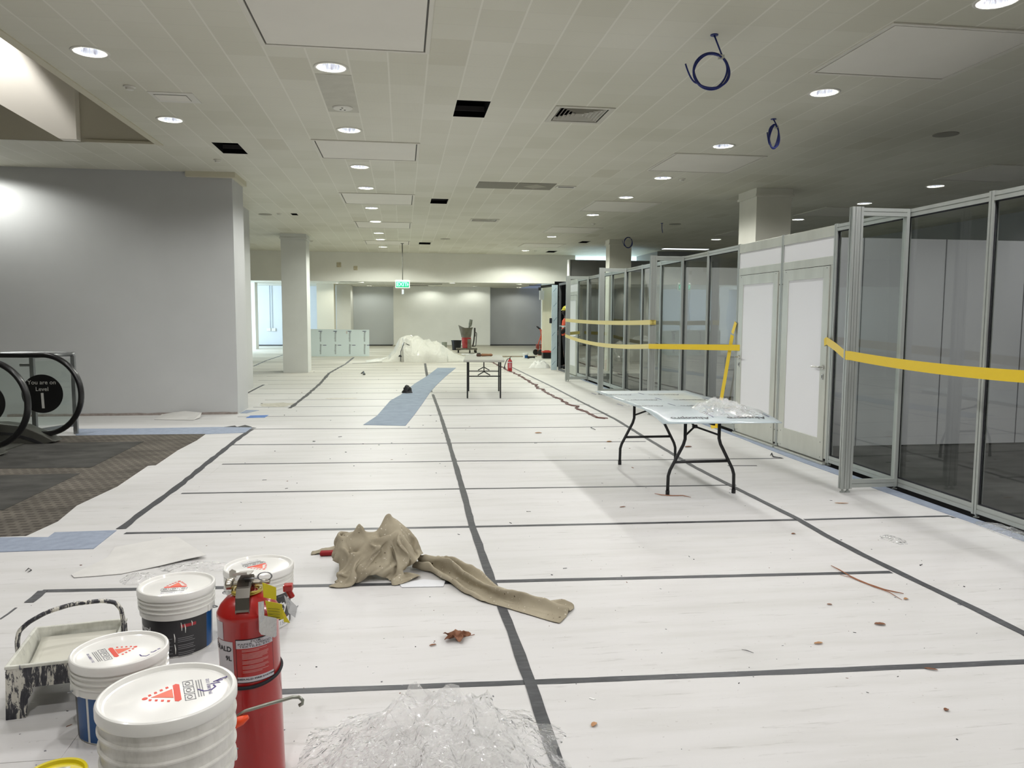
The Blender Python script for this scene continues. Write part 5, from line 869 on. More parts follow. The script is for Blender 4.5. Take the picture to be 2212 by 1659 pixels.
[8,6,5,12,-19,4,-1,7,15,-15,19,1,-4,-7,-12,-10,10,4,15,-11,11,-1,-28,4,11,10,-23,-2,1,11,4,1,11,6,0,-17,-11,-2,-2,14,9,-10,15,2,-32,6,11,9,-25,0,0,11,1,8,12,0,1,-24,-7,4,-5,16,1,-5,15,-3,
-26,7,9,11,-25,-2,1,11,0,13,14,3,-9,-28,-2,4,-3,16,-6,4,18,-5,-31,6,11,12,-26,-1,1,9,0,16,6,9,-13,-28,0,3,3,16,-12,8,10,8,-38,7,16,9,-26,0,-4,10,2,18,3,9,-17,-27,3,0,5,15,-9,18,1,7,
-39,9,17,7,-21,-11,2,3,11,20,-1,9,-23,-23,4,0,3,13,0,14,9,-10,-32,11,17,8,-25,-8,-1,2,21,9,3,9,-27,-19,3,-1,8,14,8,5,4,-13,-28,14,11,10,-23,-12,2,1,26,5,10,4,-31,-16,1,-1,12,16,15,4,-7,-25,
-17,8,15,9,-22,-8,2,-1,28,7,10,2,-33,-11,-5,-1,17,14,14,1,-8,-28,-10,7,18,1,-13,-13,4,-1,29,9,11,-2,-35,-10,-1,-3,20,13,16,-2,-15,-28,-5,5,16,7,-13,-11,-3,1,29,13,9,-3,-35,-14,1,0,22,11,14,2,-21,-29,
-1,4,14,8,-9,-11,-1,-3,26,19,10,-6,-34,-16,2,-1,23,11,14,0,-29,-20,0,2,11,10,-6,-16,0,0,22,26,12,-11,-33,-17,4,-3,22,13,9,1,-33,-13,2,0,11,6,0,-18,2,-2,17,30,13,-11,-32,-16,0,-1,20,17,6,0,-33,-11,
3,0,11,7,-1,-19,4,-1,11,29,14,-7,-32,-9,-4,-6,19,19,2,1,-31,-10,4,0,10,5,2,-20,5,-4,9,28,14,0,-28,-22,5,-6,12,27,-2,0,-28,-11,5,0,12,5,-3,-18,3,-3,6,30,13,2,-21,-29,6,-6,6,34,-1,-3,-24,-14,
4,2,10,3,-1,-17,3,-3,4,30,11,3,-13,-34,5,-4,0,37,6,-9,-17,-20,3,4,10,0,1,-17,4,-3,1,28,8,5,-10,-33,6,-7,2,35,7,-9,-11,-24,-1,10,12,2,-9,-9,-3,0,0,26,10,5,-9,-33,5,-5,1,32,7,-8,-9,-24,
-1,11,10,5,-17,-8,3,0,-2,25,11,7,-10,-33,4,-1,-2,27,13,-7,-13,-22,0,17,4,0,-17,-3,0,0,0,24,11,9,-11,-33,1,1,-2,22,18,-7,-16,-18,1,18,-4,2,-15,-2,1,2,-2,23,11,8,-8,-34,-1,0,5,13,22,-11,-12,-17,
1,16,-4,1,-13,2,-1,1,-2,22,10,11,-8,-34,2,-1,-1,9,26,-13,-8,-16,1,9,3,-1,-9,-3,2,0,1,21,12,3,-4,-33,-1,3,3,1,27,-16,-4,-16,2,7,7,-10,-3,-2,6,0,-1,20,12,0,-1,-33,-1,-1,5,0,26,-16,-1,-16,
3,8,7,-11,-6,0,6,-5,9,17,12,-2,-2,-31,-1,-3,5,-1,26,-17,1,-15,2,10,7,-11,-2,-1,1,-3,15,9,14,-3,-5,-27,-3,-1,1,1,24,-17,-1,-9,-1,10,6,-12,0,4,-1,-5,22,6,9,-5,-3,-24,-5,2,1,1,20,-17,-5,-3,
-1,12,0,-10,1,0,0,2,22,7,8,-4,-6,-26,-4,3,1,0,18,-16,-5,-2,2,9,-6,-3,2,1,0,3,19,11,3,-5,-6,-25,-5,0,4,-1,18,-15,-4,-3,1,4,0,-4,1,4,0,9,10,17,2,-6,-5,-28,-4,1,4,0,14,-12,-4,-4,
7,-3,3,1,-2,-4,4,14,9,15,-2,4,-14,-29,2,2,3,-2,9,-8,-3,-6,1,3,-2,0,1,5,-4,18,15,10,1,-1,-19,-26,9,2,2,-6,5,2,-9,-7,1,2,4,-1,0,-2,4,18,18,2,-2,3,-23,-21,7,0,5,-6,-2,10,-9,-8,
1,3,1,3,1,-7,12,19,16,-7,4,-1,-25,-14,-3,1,7,-1,-6,13,-8,-9,1,2,1,-2,2,-3,18,21,13,-8,4,-8,-26,-7,-6,1,4,3,-6,13,-9,-8,1,2,-1,3,0,-4,24,22,10,-6,0,-16,-24,-9,5,-5,6,3,-6,13,-9,-9,
1,0,3,3,-2,-1,26,23,0,0,-2,-19,-24,-1,2,-4,-4,1,5,10,-9,-6,-1,1,-1,2,4,4,23,20,2,-6,-3,-20,-21,4,-2,-4,-1,0,10,0,-8,-2,-2,0,1,2,5,9,20,18,2,-5,-9,-21,-18,6,-7,-2,4,-2,11,-6,-6,-2,
0,3,1,-1,6,15,17,14,1,-1,-14,-23,-16,7,-8,1,1,0,13,-10,-6,0,1,0,0,1,7,9,23,13,-5,3,-13,-22,-16,7,-5,-2,1,3,11,-10,-3,-4,1,2,-1,4,2,7,28,9,-4,2,-12,-20,-17,2,6,-1,-7,5,11,-14,0,-1,
-1,2,1,4,-1,6,27,9,-1,2,-14,-19,-14,2,0,4,-8,11,2,-7,-5,1,-2,0,0,5,3,6,22,12,0,2,-15,-20,-13,-2,3,0,-1,14,-7,-1,0,-7,-1,1,-1,6,-2,6,22,18,4,-5,-23,-10,-12,-4,0,0,9,5,-3,-2,5,-12,
-2,0,-1,6,0,1,22,19,-3,-1,-21,-5,-12,0,-5,1,5,7,4,-1,4,-15,-5,1,2,-1,3,-3,23,17,-3,-3,-18,0,-13,-3,-1,2,-2,11,13,1,-3,-23,0,0,5,0,-3,-2,18,18,0,-5,-16,3,-13,0,-5,3,-3,10,10,8,-8,-20,
0,0,3,-1,-2,1,10,17,2,1,-18,4,-11,-2,-2,3,-5,9,7,3,-6,-13,2,-2,1,2,-2,0,5,17,5,-1,-13,0,-8,-5,1,2,-3,9,4,0,-8,-6,-1,4,-3,0,-1,1,3,12,7,-1,-4,-5,-7,2,0,-5,1,-3,-1,1,0,0],
)
# ======================= TAPES ON THE FLOOR =======================
m_tape=bpy.data.materials.new('black_cloth_tape'); m_tape.use_nodes=True; t=NT(m_tape)
t.color(t.ramp(t.noise(t.coord((3,14,1)),3,5,.7),[(.30,(44,45,50)),(.55,(66,67,71)),(.74,(98,99,103))])); t.b.inputs['Roughness'].default_value=.5
def dens(P,step=.12):
    out=[]
    for a,b in zip(P[:-1],P[1:]):
        n=max(1,int((b-a).length/step)); out+=[a.lerp(b,i/n) for i in range(n)]
    return out+[P[-1]]
def ftape(pts,w,label,group='black tapes laid on the floor',z=.0,wob=.09,seed=0,name='floor_tape',m=None):
    P=dens([Vector((p[0],p[1],z)) for p in pts]); mb=MB(); mb.strip(P,w,.0015,wob,seed); return tag(mb.build(name,m or m_tape),label,'floor tape',group)
def px(L): return [F(*p) for p in L]
ftape(px([(1222,1700),(1190,1612),(1145,1475),(1096,1342),(1062,1255),(1020,1136),(1000,1060),(985,1008),(965,940),(950,893),(935,852)]),.050,'lengthwise black tape up the middle of the floor, under the drop cloth tail',z=.0022,seed=2,wob=.12)
ftape(px([(931,847),(926,828),(921,803),(918,785)]),.07,'faint far end of the middle lengthwise tape beyond the blue runner',seed=3)
ftape(px([(2300,1420),(2212,1369),(2110,1318),(2020,1275),(1925,1229),(1860,1197),(1780,1155),(1724,1122),(1640,1080),(1560,1040),(1500,1009),(1440,973),(1390,943)]),.050,'lengthwise black tape on the right, nearer part passing under the sheet-covered table',z=.0022,seed=4)
ftape(px([(1390,943),(1330,906),(1255,868),(1190,834),(1140,810),(1105,793)]),.055,'lengthwise tape on the right, far part running beside the brown cord',seed=5)
ftape(px([(262,1143),(300,1113),(350,1077),(392,1046),(430,1015),(480,975),(515,947),(545,927)]),.062,'black tape edging the left side of the white boards beside the carpet',z=.0022,seed=6,wob=.2)
ftape(px([(62,1302),(78,1290),(92,1277)]),.05,'short folded piece of black tape at far left behind the roller tray',z=.0022,seed=7)
ftape(px([(626,882),(665,852),(691,829),(711,806),(747,786),(764,772)]),.07,'crooked grey tape running to the leaning blue sheet behind the left column',seed=8,wob=.3)
ftape(px([(548,791),(575,779),(611,767)]),.06,'thin tape far left beyond the grey wall corner',seed=9,wob=.3)
ftape(px([(533,850),(552,840),(570,831)]),.05,'short tape starting at the second wall corner on the left',seed=10)
ftape(px([(0,1338),(18,1326),(35,1313)]),.012,'thin dark tape sliver at the left edge of the photo',seed=11)
rows=[([(-60,1517),(0,1515),(300,1506),(650,1493),(1145,1474),(1700,1452),(2212,1430),(2350,1424)],'nearest crosswise black tape at the bottom of the photo'),
([(90,1277),(400,1271),(700,1265),(860,1262),(1080,1256),(1500,1246),(1925,1236)],'second crosswise tape, in front of the drop cloth'),
([(270,1152),(600,1146),(1020,1138),(1400,1130),(1722,1123)],'third crosswise tape, behind the drop cloth'),
([(1738,1123),(1800,1121),(2000,1116),(2050,1115),(2062,1119)],'short crosswise tape on the right reaching the glass partition'),
([(392,1066),(700,1061),(1005,1056),(1300,1052),(1590,1048)],'fourth crosswise tape'),
([(480,1003),(800,999),(1000,996),(1350,994),(1692,990)],'fifth crosswise tape, passing under the rear trestle legs'),
([(1572,1006),(1600,1006),(1635,1006)],'tiny tape strip right of the front trestle legs'),
([(502,961),(800,959),(1000,957),(1395,954)],'sixth crosswise tape'),
([(545,927),(800,926),(960,925),(1250,923),(1365,921)],'seventh crosswise tape')]
for i,(r_,lb) in enumerate(rows):
    ftape(px(r_),.045 if i<3 else .036,'%s from the bottom of the photo'%lb if lb.split()[0] in('second','third','fourth','fifth','sixth','seventh') and ',' not in lb else lb,seed=20+i)
for k,yp in enumerate((897,877,862,848.5,838,828.5,820,812,805,799,793,788)):
    Y=F(900,yp).y; x0=-2.5 if k<3 else (-3.0 if k<6 else -3.4); x1=3.25 if Y<24 else 2.9
    if k==2: pass
    ftape([(x0,Y+.10,0),(0,Y,0),(x1,Y-.10,0)],.026,'thin crosswise seam tape across the far floor, %s beyond the seventh black one'%ORD[k],'thin seam tapes across the far floor',seed=40+k,m=mat('seam_tape_%d'%k,(104,104,104),.7))
# scrunched tape end, blue scraps
m_blk=mat('black_plastic',(14,14,18),.35)
def blob(name,c,rx,ry,rz,m,label,cat,seed=0,amp=.35,fr=3.0,n=26,group=None,rot=0):
    mb=MB(); c=Vector(c); cs,sn=math.cos(rot),math.sin(rot)
    def fn(u,v):
        a=2*PI*u; b=v*PI/2; d=Vector((math.cos(a)*math.cos(b),math.sin(a)*math.cos(b),math.sin(b)))
        k=1+amp*noise.noise(d*fr+Vector((seed,seed*.7,0)))+amp*.5*(1-abs(noise.noise(d*fr*2.3+Vector((0,seed,3)))*2))
        x,y=d.x*rx*k,d.y*ry*k; return c+Vector((x*cs-y*sn,x*sn+y*cs,max(0,d.z*rz*k)))
    mb.grid(fn,n,n//2,cu=True); o=mb.build(name,m,smooth=True); return tag(o,label,cat,group)
ftape(px([(497,921),(512,923),(526,920),(538,926),(548,924)]),.10,'scrunched dark tape bundle at the far left corner of the white boards',z=.002,seed=70,wob=.9,m=m_blk)
mb=MB(); mb.prism([F(531,903),F(541,898),F(580,897),F(572,902)],(0,0,.004)); tag(mb.build('felt_scrap',mat('bright_blue_felt',(92,128,190),.8,var=12,vs=9)),'small bright blue felt scrap near the grey wall corner','felt scrap')
mb=MB(); mb.prism([F(158,927),F(300,926),F(470,923),F(545,924),F(530,935),F(448,938),F(250,940),F(165,941)],(0,0,.005)); tag(mb.build('felt_strip',m_blue),'long blue felt strip along the far edge of the carpet','floor covering')
mb=MB(); mb.prism([F(-500,1166),F(0,1162),F(104,1161.5),F(118,1151),F(252,1146.5),F(202,1186),F(0,1193),F(-500,1207)],(0,0,.005)); tag(mb.build('felt_strip',m_blue),'wide blue felt strip along the near edge of the carpet','floor covering')
mb=MB(); mb.prism([F(518,893),F(532,886),F(560,886.5),F(533,893)],(0,0,.004)); tag(mb.build('felt_scrap',m_blue),'blue felt corner showing at the foot of the grey wall corner','felt scrap')
# blue runner
mb=MB(); L=[(785,918),(799,909),(814,899),(843,866),(866,853),(896,829),(922,813),(945.5,795)]; R_=[(876,920),(884,910),(893,899),(912,873),(929,848),(942,833),(963,813),(985,795)]
mb.rings([[F(*a),F(*b),F(*b)+Vector((0,0,.006)),F(*a)+Vector((0,0,.006))] for a,b in zip(L,R_)]); tag(mb.build('felt_runner',mat('blue_felt_runner',(142,155,172),.85,var=8,vs=5,bump=.15,bs=120)),'long pale blue felt runner lying aslant on the far floor','floor covering')
# folded paper by the wall and big torn paper in front
m_pap=mat('white_paper_board',(214,212,209),.6,var=5,vs=6)
def sheet(name,pts,h,m,label,cat,lift=None,th=.003):
    mb=MB(); P=[F(*p)+Vector((0,0,h+(lift[i] if lift else 0))) for i,p in enumerate(pts)]; mb.prism(P,(0,0,th)); return tag(mb.build(name,m),label,cat)
sheet('paper_offcut',[(333,907),(352,895.5),(400,897),(436,899),(432,904),(418,908)],.004,m_pap,'folded white board offcut lying at the foot of the grey left wall','paper',[0,.01,.06,.05,.01,0])
sheet('torn_board',[(248,1184),(300,1174),(381,1160.5),(412,1183),(446,1207),(400,1214),(345,1225),(300,1233),(262,1241),(205,1246),(160,1249),(154,1243),(190,1226),(232,1206)],.003,m_pap,'large torn white board offcut lying behind the paint buckets','paper',[0,0,.004,.01,.02,.012,.004,0,0,0,0,0,0,0])
sheet('torn_board',[(-10,1650),(-10,1487),(38,1488),(70,1456),(118,1452),(240,1460),(240,1490),(130,1640)],-.0005,m_floor,'pale board offcut on the floor under the front of the roller tray','paper',None,.0025)
sheet('torn_board',[(335,1006),(479,975+27),(470,1012),(446,1030),(428,1059),(395,1060),(356,1079),(330,1096),(262,1130),(280,1040)],-.0005,m_floor,'rough edged white board strip at the left edge beside the black tape','paper',None,.0022)
# damp stain marks are part of the floor dirt; folded brown tape ring etc
def stain(pxy,rx,ry,rgb,label,seed):
    c=F(*pxy); mb=MB(); n=28; P=[]
    for k in range(n):
        a=2*PI*k/n; r=1+.45*noise.noise(Vector((math.cos(a)*1.6,math.sin(a)*1.6,seed))); P.append(c+Vector((rx*r*math.cos(a),ry*r*math.sin(a),.0003)))
    mb.prism(P,(0,0,.0006)); return tag(mb.build('dust_patch',mat('dust_%d'%seed,rgb,.9,var=16,vs=14)),label,'dust patch')
stain((598,874),.30,.28,(190,186,174),'greenish brown dust patch on the floor beyond the grey wall corner',3)
stain((735,861),.35,.10,(206,202,194),'faint rusty smear across the floor left of the blue runner',8)

# ======================= DROP CLOTH =======================
m_cloth=bpy.data.materials.new('canvas_drop_cloth'); m_cloth.use_nodes=True; t=NT(m_cloth); g=t.coord()
c=t.ramp(t.noise(g,4.5,5),[(.3,(146,137,118)),(.62,(174,165,145))])
sp=t.ramp(t.noise(g,70,2,.4),[(.70,(0,0,0)),(.72,(255,255,255))]); c=t.mix(sp,c,lin((214,208,194)))
sd=t.ramp(t.noise(t.coord(loc=(3,1,0)),46,2,.4),[(.73,(0,0,0)),(.75,(255,255,255))]); c=t.mix(sd,c,lin((84,74,60)))
t.color(c); t.b.inputs['Roughness'].default_value=.95; t.b.inputs['Specular IOR Level'].default_value=.1; t.bump(t.noise(g,420,2),.25,.002)
e=empty('drop_cloth',(-.17,4.66,0),'crumpled beige canvas drop cloth heaped on the white floor, one end trailing','cloth')
mb=MB(); baked(mb,HEAP,lambda p:Vector((p.x*1.06,p.y*1.0,max(.002,p.z*.99-.005)))); mb.build('heaped_part',m_cloth,e,smooth=True,sub=1,solid=.003)
pl=[Vector(v) for v in((.09,4.72,0),(.20,4.60,0),(.34,4.38,0),(.50,4.13,0),(.66,3.97,0),(.86,3.83,0))]
seg=[0]
for a,b in zip(pl[:-1],pl[1:]): seg.append(seg[-1]+(b-a).length)
def along(s):
    s*=seg[-1]
    for i in range(len(pl)-1):
        if s<=seg[i+1] or i==len(pl)-2:
            f=(s-seg[i])/(seg[i+1]-seg[i]); p=pl[i].lerp(pl[i+1],f); break
    d0=(pl[max(i,0)+1]-pl[i]).normalized(); j=min(i+1,len(pl)-2); d1=(pl[j+1]-pl[j]).normalized(); d=d0.lerp(d1,max(0,min(1,f))).normalized()
    return p,Vector((-d.y,d.x,0))
def tl(p):
    s=(p.x+.49)/.985; q,n=along(max(0,min(1,s))); w=.50+.22*s
    return q+n*(p.y*w)+Vector((.17,-4.66,max(.003,(p.z-.006)*(2.3-1.25*s))))
mb=MB(); baked(mb,TAIL,tl); mb.build('trailing_end',m_cloth,e,smooth=True,sub=1,solid=.003)
mb=MB()
def corner(u,v):
    x=-.60+.23*u; y=5.02+.07*v+.05*u-4.66; z=.006+.05*u*(1-abs(v-.5))+.012*noise.noise(Vector((u*5,v*5,1)))
    return Vector((x+.17,y,max(.002,z)))
mb.grid(corner,12,8); mb.build('folded_corner',m_cloth,e,smooth=True,solid=.003)
mb=MB(); mb.bb((-.37,.32,.004),(-.24,.37,.03)); mb.build('red_hem',mat('red_hem',(140,28,34),.9),e,bevel=.008)
# white tissue under the cloth edge
sheet('paper_tape_piece',[(862,1262),(868,1270),(915,1269),(958,1268),(962,1256),(915,1253)],.002,mat('tissue_white',(226,228,232),.7),'thin whitish tape scrap under the right edge of the drop cloth','paper')

# ======================= TRESTLE TABLE WITH SHEET =======================
m_leg=mat('black_powder_coat',(20,20,22),.45); m_ptop=mat('grey_plastic_top',(176,176,168),.5)
e=empty('folding_table',(2.58,7.1,0),'black bent-leg folding table under the film-covered sheet, beside the grey doors','table')
mb=MB(); mb.bb((-.37,-.73,.695),(.37,.92,.728)); mb.build('tabletop',m_ptop,e,bevel=.008)
for (yy,xc) in ((-.72,0),(.68,-.03)):
    for s in(-1,1):
        mb=MB(); P=[(xc+s*.155,yy,.695),(xc+s*.155,yy,.49),(xc+s*.17,yy,.44),(xc+s*.285,yy,.22),(xc+s*.30,yy,.17),(xc+s*.303,yy,.03)]
        mb.tube(P,.0145,12); lg=mb.build('leg',m_leg,e,smooth=True)
        mb=MB(); mb.lathe([(.017,0),(.018,.002),(.018,.04),(.015,.042)],(xc+s*.303,yy,0),14); mb.build('rubber_foot',m_blk,lg,smooth=2)
    mb=MB(); mb.cyl((xc-.247,yy,.29),(xc+.247,yy,.29),.013,12); mb.build('crossbar',m_leg,e,smooth=True)
    sgn=1 if yy<0 else -1
    node=Vector((xc-.03,yy+sgn*.10,.585))
    for a,b in ((node,(xc+.155,yy,.52)),(node,(xc-.155,yy,.52)),(node,(xc-.06,yy+sgn*.38,.69))):
        mb=MB(); mb.cyl(a,b,.009,8); mb.build('brace',m_leg,e,smooth=True)
    mb=MB(); mb.cyl(node+Vector((-.02,0,0)),node+Vector((.02,0,0)),.017,10); mb.build('hinge',m_leg,e,smooth=True)
# the sheet: 1.0 wide, sagging over the near end
m_sheet=bpy.data.materials.new('film_covered_aluminium'); m_sheet.use_nodes=True; t=NT(m_sheet)
t.color(t.ramp(t.noise(t.coord(),1.3,3),[(.3,(160,173,178)),(.7,(176,188,193))])); t.b.inputs['Roughness'].default_value=.36
t.b.inputs['Coat Weight'].default_value=.45; t.b.inputs['Coat Roughness'].default_value=.07; t.bump(t.noise(t.coord(),3.5,3),.10,.02)
def zs(v,x=0):   # v metres from the near edge
    d=max(0,.50-v); return .742-.058*(d/.50)**1.6+.012*max(0,(v-1.9)/.4)
SX0,SX1,SY0,SY1=2.085,3.085,5.99,8.10
def sp_(u,v,dz=0):
    x=SX0+(SX1-SX0)*u-.035*v; y=SY0+(SY1-SY0)*v-.06*u; vv=(SY1-SY0)*v
    return Vector((x,y,zs(vv)+dz))
e=empty('aluminium_sheet',(2.5,6.8,0),'large pale blue film-covered sheet drooping off the near end of the black table','sheet')
mb=MB(); mb.grid(lambda u,v:sp_(u,v,.0),14,40); o=mb.build('sheet',m_sheet,e,smooth=True,shift=(2.5,6.8,0),solid=.004)
m_txt=mat('navy_lettering',(24,30,82),.5); m_txk=mat('black_lettering',(30,30,40),.5)
W_,H_=SX1-SX0,SY1-SY0
for r_,(vv,us) in enumerate(((.14,(.28,.76)),(.72,(.10,.58)),(1.22,(.22,.70)),(1.72,(.12,.62)))):
    for u0 in us:
        mb=MB(); lettering(mb,'Alucopro',.090,lambda x,y,z:sp_(u0-x/W_,(vv-y)/H_,.0045)-Vector((2.5,6.8,0)),sx=.95,bold=True); mb.build('printed_name',m_txk,e)
        mb=MB(); a=(u0-.21 if r_%2 else u0+.2); 
        P=[(a,vv+.02),(a+.012,vv+.02),(a-.012+.02,vv+.19),(a-.025+.02,vv+.19)]
        mb.prism([sp_(q[0],q[1]/H_,.0032)-Vector((2.5,6.8,0)) for q in P],(0,0,.0006)); mb.build('printed_dash',m_txt,e)
# clear plastic film crumpled
m_clear=bpy.data.materials.new('clear_plastic_film'); m_clear.use_nodes=True; t=NT(m_clear)
tr=t.add('ShaderNodeBsdfTransparent'); tr.inputs[0].default_value=(1,1,1,1); gl=t.add('ShaderNodeBsdfGlossy'); gl.inputs['Roughness'].default_value=.12; gl.inputs[0].default_value=(1,1,1,1)
d0=t.add('ShaderNodeBsdfDiffuse'); d0.inputs[0].default_value=lin((246,246,246)); d1=t.add('ShaderNodeBsdfTranslucent'); d1.inputs[0].default_value=lin((246,246,246)); df=t.add('ShaderNodeMixShader'); t.link(d0.outputs[0],df.inputs[1]); t.link(d1.outputs[0],df.inputs[2])
vo=t.add('ShaderNodeTexVoronoi',feature='DISTANCE_TO_EDGE'); vo.inputs['Scale'].default_value=13; nz=t.add('ShaderNodeTexNoise'); nz.inputs['Scale'].default_value=6; nz.inputs['Detail'].default_value=4; t.link(t.coord(),nz.inputs['Vector'])
t.link(t.mix(.35,t.coord(),nz.outputs['Color']),vo.inputs['Vector'])
bp=t.add('ShaderNodeBump'); bp.inputs['Strength'].default_value=.55; bp.inputs['Distance'].default_value=.05; t.link(vo.outputs[0],bp.inputs['Height']); t.link(bp.outputs[0],gl.inputs['Normal'])
fr=t.add('ShaderNodeFresnel'); fr.inputs[0].default_value=1.42; t.link(bp.outputs[0],fr.inputs['Normal'])
m1=t.add('ShaderNodeMixShader'); m1.inputs[0].default_value=.2; t.link(tr.outputs[0],m1.inputs[1]); t.link(df.outputs[0],m1.inputs[2])
m2=t.add('ShaderNodeMixShader'); t.link(t.math('MULTIPLY',t.math('SUBTRACT',1.0,t.add('ShaderNodeNewGeometry').outputs['Backfacing']),t.math('MULTIPLY',fr.outputs[0],1.7)),m2.inputs[0]); t.link(m1.outputs[0],m2.inputs[1]); t.link(gl.outputs[0],m2.inputs[2]); t.link(m2.outputs[0],t.out.inputs[0])
def billow(p,o=3):
    s=0;a=.55;q=Vector(p)
    for k in range(o):
        s+=a*min(1,abs(noise.noise(q))*2.2); q=q*2.1+Vector((3.1,5.3,1.7)); a*=.45
    return s
def ridged(p,o=4):
    s=0;a=.5;q=Vector(p)
    for k in range(o):
        s+=a*(1-abs(noise.noise(q)*2.1)); q=q*2.07+Vector((7.1,3.3,1.7)); a*=.5
    return s
def crumple(name,c,rx,ry,hz,m,label,cat,seed=0,zf=None,nu=70,nv=70,fr=3.2,edge=.25,prof=None,group=None,rough=.55,parent=None,flat=False):
    """an irregular crumpled heap whose outline wanders; prof(x,y) gives the gross height"""
    mb=MB(); c=Vector(c)
    def fn(u,v):
        a=2*PI*u; rr_=v; w=1+edge*noise.noise(Vector((math.cos(a)*1.7,math.sin(a)*1.7,seed)))+edge*.6*noise.noise(Vector((math.cos(a)*5,math.sin(a)*5,seed+3)))
        x,y=rx*w*rr_*math.cos(a),ry*w*rr_*math.sin(a)
        base=(1-rr_**2.2) if prof is None else prof(x,y)*(1-rr_**6)
        q=Vector((x*fr/.5,y*fr/.5,seed*1.3)); h=hz*base*((1-rough)+rough*ridged(q)*1.15)+.10*hz*ridged(q*2.3,3)*(1-rr_**8)
        dx=.05*rx*noise.noise(q*1.7+Vector((0,0,9))); dy=.05*ry*noise.noise(q*1.7+Vector((0,9,0)))
        z=(zf(c.x+x,c.y+y) if zf else 0)
        return c+Vector((x+dx,y+dy,z+max(.0015,h)))
    mb.grid(fn,nu,nv,cu=True); o=mb.build(name,m,parent,smooth=not flat); return tag(o,label,cat,group) if label else o
crumple('plastic_film',(2.74,6.36,.748),.25,.28,.11,m_clear,'crumpled clear plastic film lying on the near end of the drooping sheet','plastic film',seed=5,zf=lambda x,y:zs(y-SY0+.03)-.742,fr=4.2,nu=90,nv=40,rough=.95,flat=True)
o=crumple('plastic_film',(2.90,6.28,.75),.16,.22,.03,m_clear,'flat clear plastic film over the right edge of the drooping sheet','plastic film',seed=9,zf=lambda x,y:zs(y-SY0+.03)-.742,fr=2.0,nu=60,nv=30)
# second table
e=empty('folding_table',(1.575,15.1,0),'small grey-topped folding table with straight black legs in the middle distance','table',rz=-.10)
mb=MB(); mb.bb((-.38,-.90,.695),(.38,.90,.74)); mb.build('tabletop',m_ptop,e,bevel=.014,seg=3)
for yy in (-.70,.66):
    for s in(-1,1):
        mb=MB(); mb.cyl((s*.31,yy,.005),(s*.31,yy,.70),.0145,12); mb.build('leg',m_leg,e,smooth=2)
    zc_=.42; mb=MB(); mb.cyl((-.31,yy,zc_),(.31,yy,zc_),.011,10); mb.build('crossbar',m_leg,e,smooth=2)
    sg=1 if yy<0 else -1
    for b in ((.115,yy,zc_+.02),(-.115,yy,zc_+.02),(0,yy+sg*.45,.69)):
        mb=MB(); mb.cyl((0,yy+sg*.02,zc_+.085),b,.010,8); mb.build('brace',m_leg,e,smooth=2)
c=F(1040,769.8,.742); e=empty('hand_tool',(c.x,c.y,.742),'short wooden-handled brush lying on the grey-topped table','tool',rz=.05)
mb=MB(); mb.lathe([(.012,0),(.028,.03),(.026,.10),(.022,.17),(.028,.22),(.012,.245)],(-.02,0,.028),14,R=Matrix(((0,0,1),(0,1,0),(-1,0,0)))); mb.build('handle',mat('varnished_wood',(140,98,66),.45),e,smooth=True)
mb=MB(); mb.box((-.055,0,.025),(.09,.07,.05)); mb.build('head',mat('dark_brush_head',(80,56,44),.7),e,bevel=.012)

# cord beside the right tape
m_cord=mat('brown_red_cord',(96,50,44),.5)
P=[]
base=px([(1040,775),(1062,783),(1095,800),(1122,812),(1150,830),(1180,850),(1215,867),(1250,885),(1290,903),(1312,905)])
dd=dens(base,.10)
for i,p in enumerate(dd):
    n_=noise.noise(Vector((i*.27,0,5))); m_=noise.noise(Vector((i*.9,2,0))); P.append(p+Vector((.11*n_+.05*m_,0,.008)))
mb=MB(); mb.tube(P,.009,6); mb.tube([q+Vector((.03+.05*noise.noise(Vector((i*.5,7,0))),0,.003)) for i,q in enumerate(P)],.008,6); 
tag(mb.build('extension_cord',m_cord,smooth=True),'brown-red extension cord wriggling along the right-hand floor tape','cord')
# ======================= PAINT BUCKETS =======================
m_pail=mat('white_pail_plastic',(226,225,220),.32,var=5,vs=5,coat=.3)
m_lid=mat('white_lid_plastic',(235,234,230),.28,coat=.35)
m_dirt=bpy.data.materials.new('smeared_white_pail'); m_dirt.use_nodes=True; t=NT(m_dirt)
t.color(t.ramp(t.noise(t.coord((1,1,.35)),7,6,.7),[(.3,(178,177,170)),(.48,(216,214,208)),(.6,(228,226,221))])); t.b.inputs['Roughness'].default_value=.45; t.bump(t.noise(t.coord((1,1,.4)),22,5),.25,.006)
m_red=mat('warning_red_print',(222,66,42),.5); m_ora=mat('warning_orange_print',(232,110,82),.5); m_gry=mat('grey_print',(120,120,126),.6); m_pur=mat('purple_marker',(64,44,122),.5); m_wire=mat('galvanised_wire',(150,152,156),.35,.8)
ink_black=mat('black_label',(40,39,42),.4); ink_blue=mat('blue_label',(10,72,128),.38); ink_white=mat('white_print',(226,226,226),.5); ink_grey=mat('grey_small_ink',(128,128,130),.6); ink_red=mat('red_print',(158,40,48),.5)
RL,RB,HB=.170,.147,.30
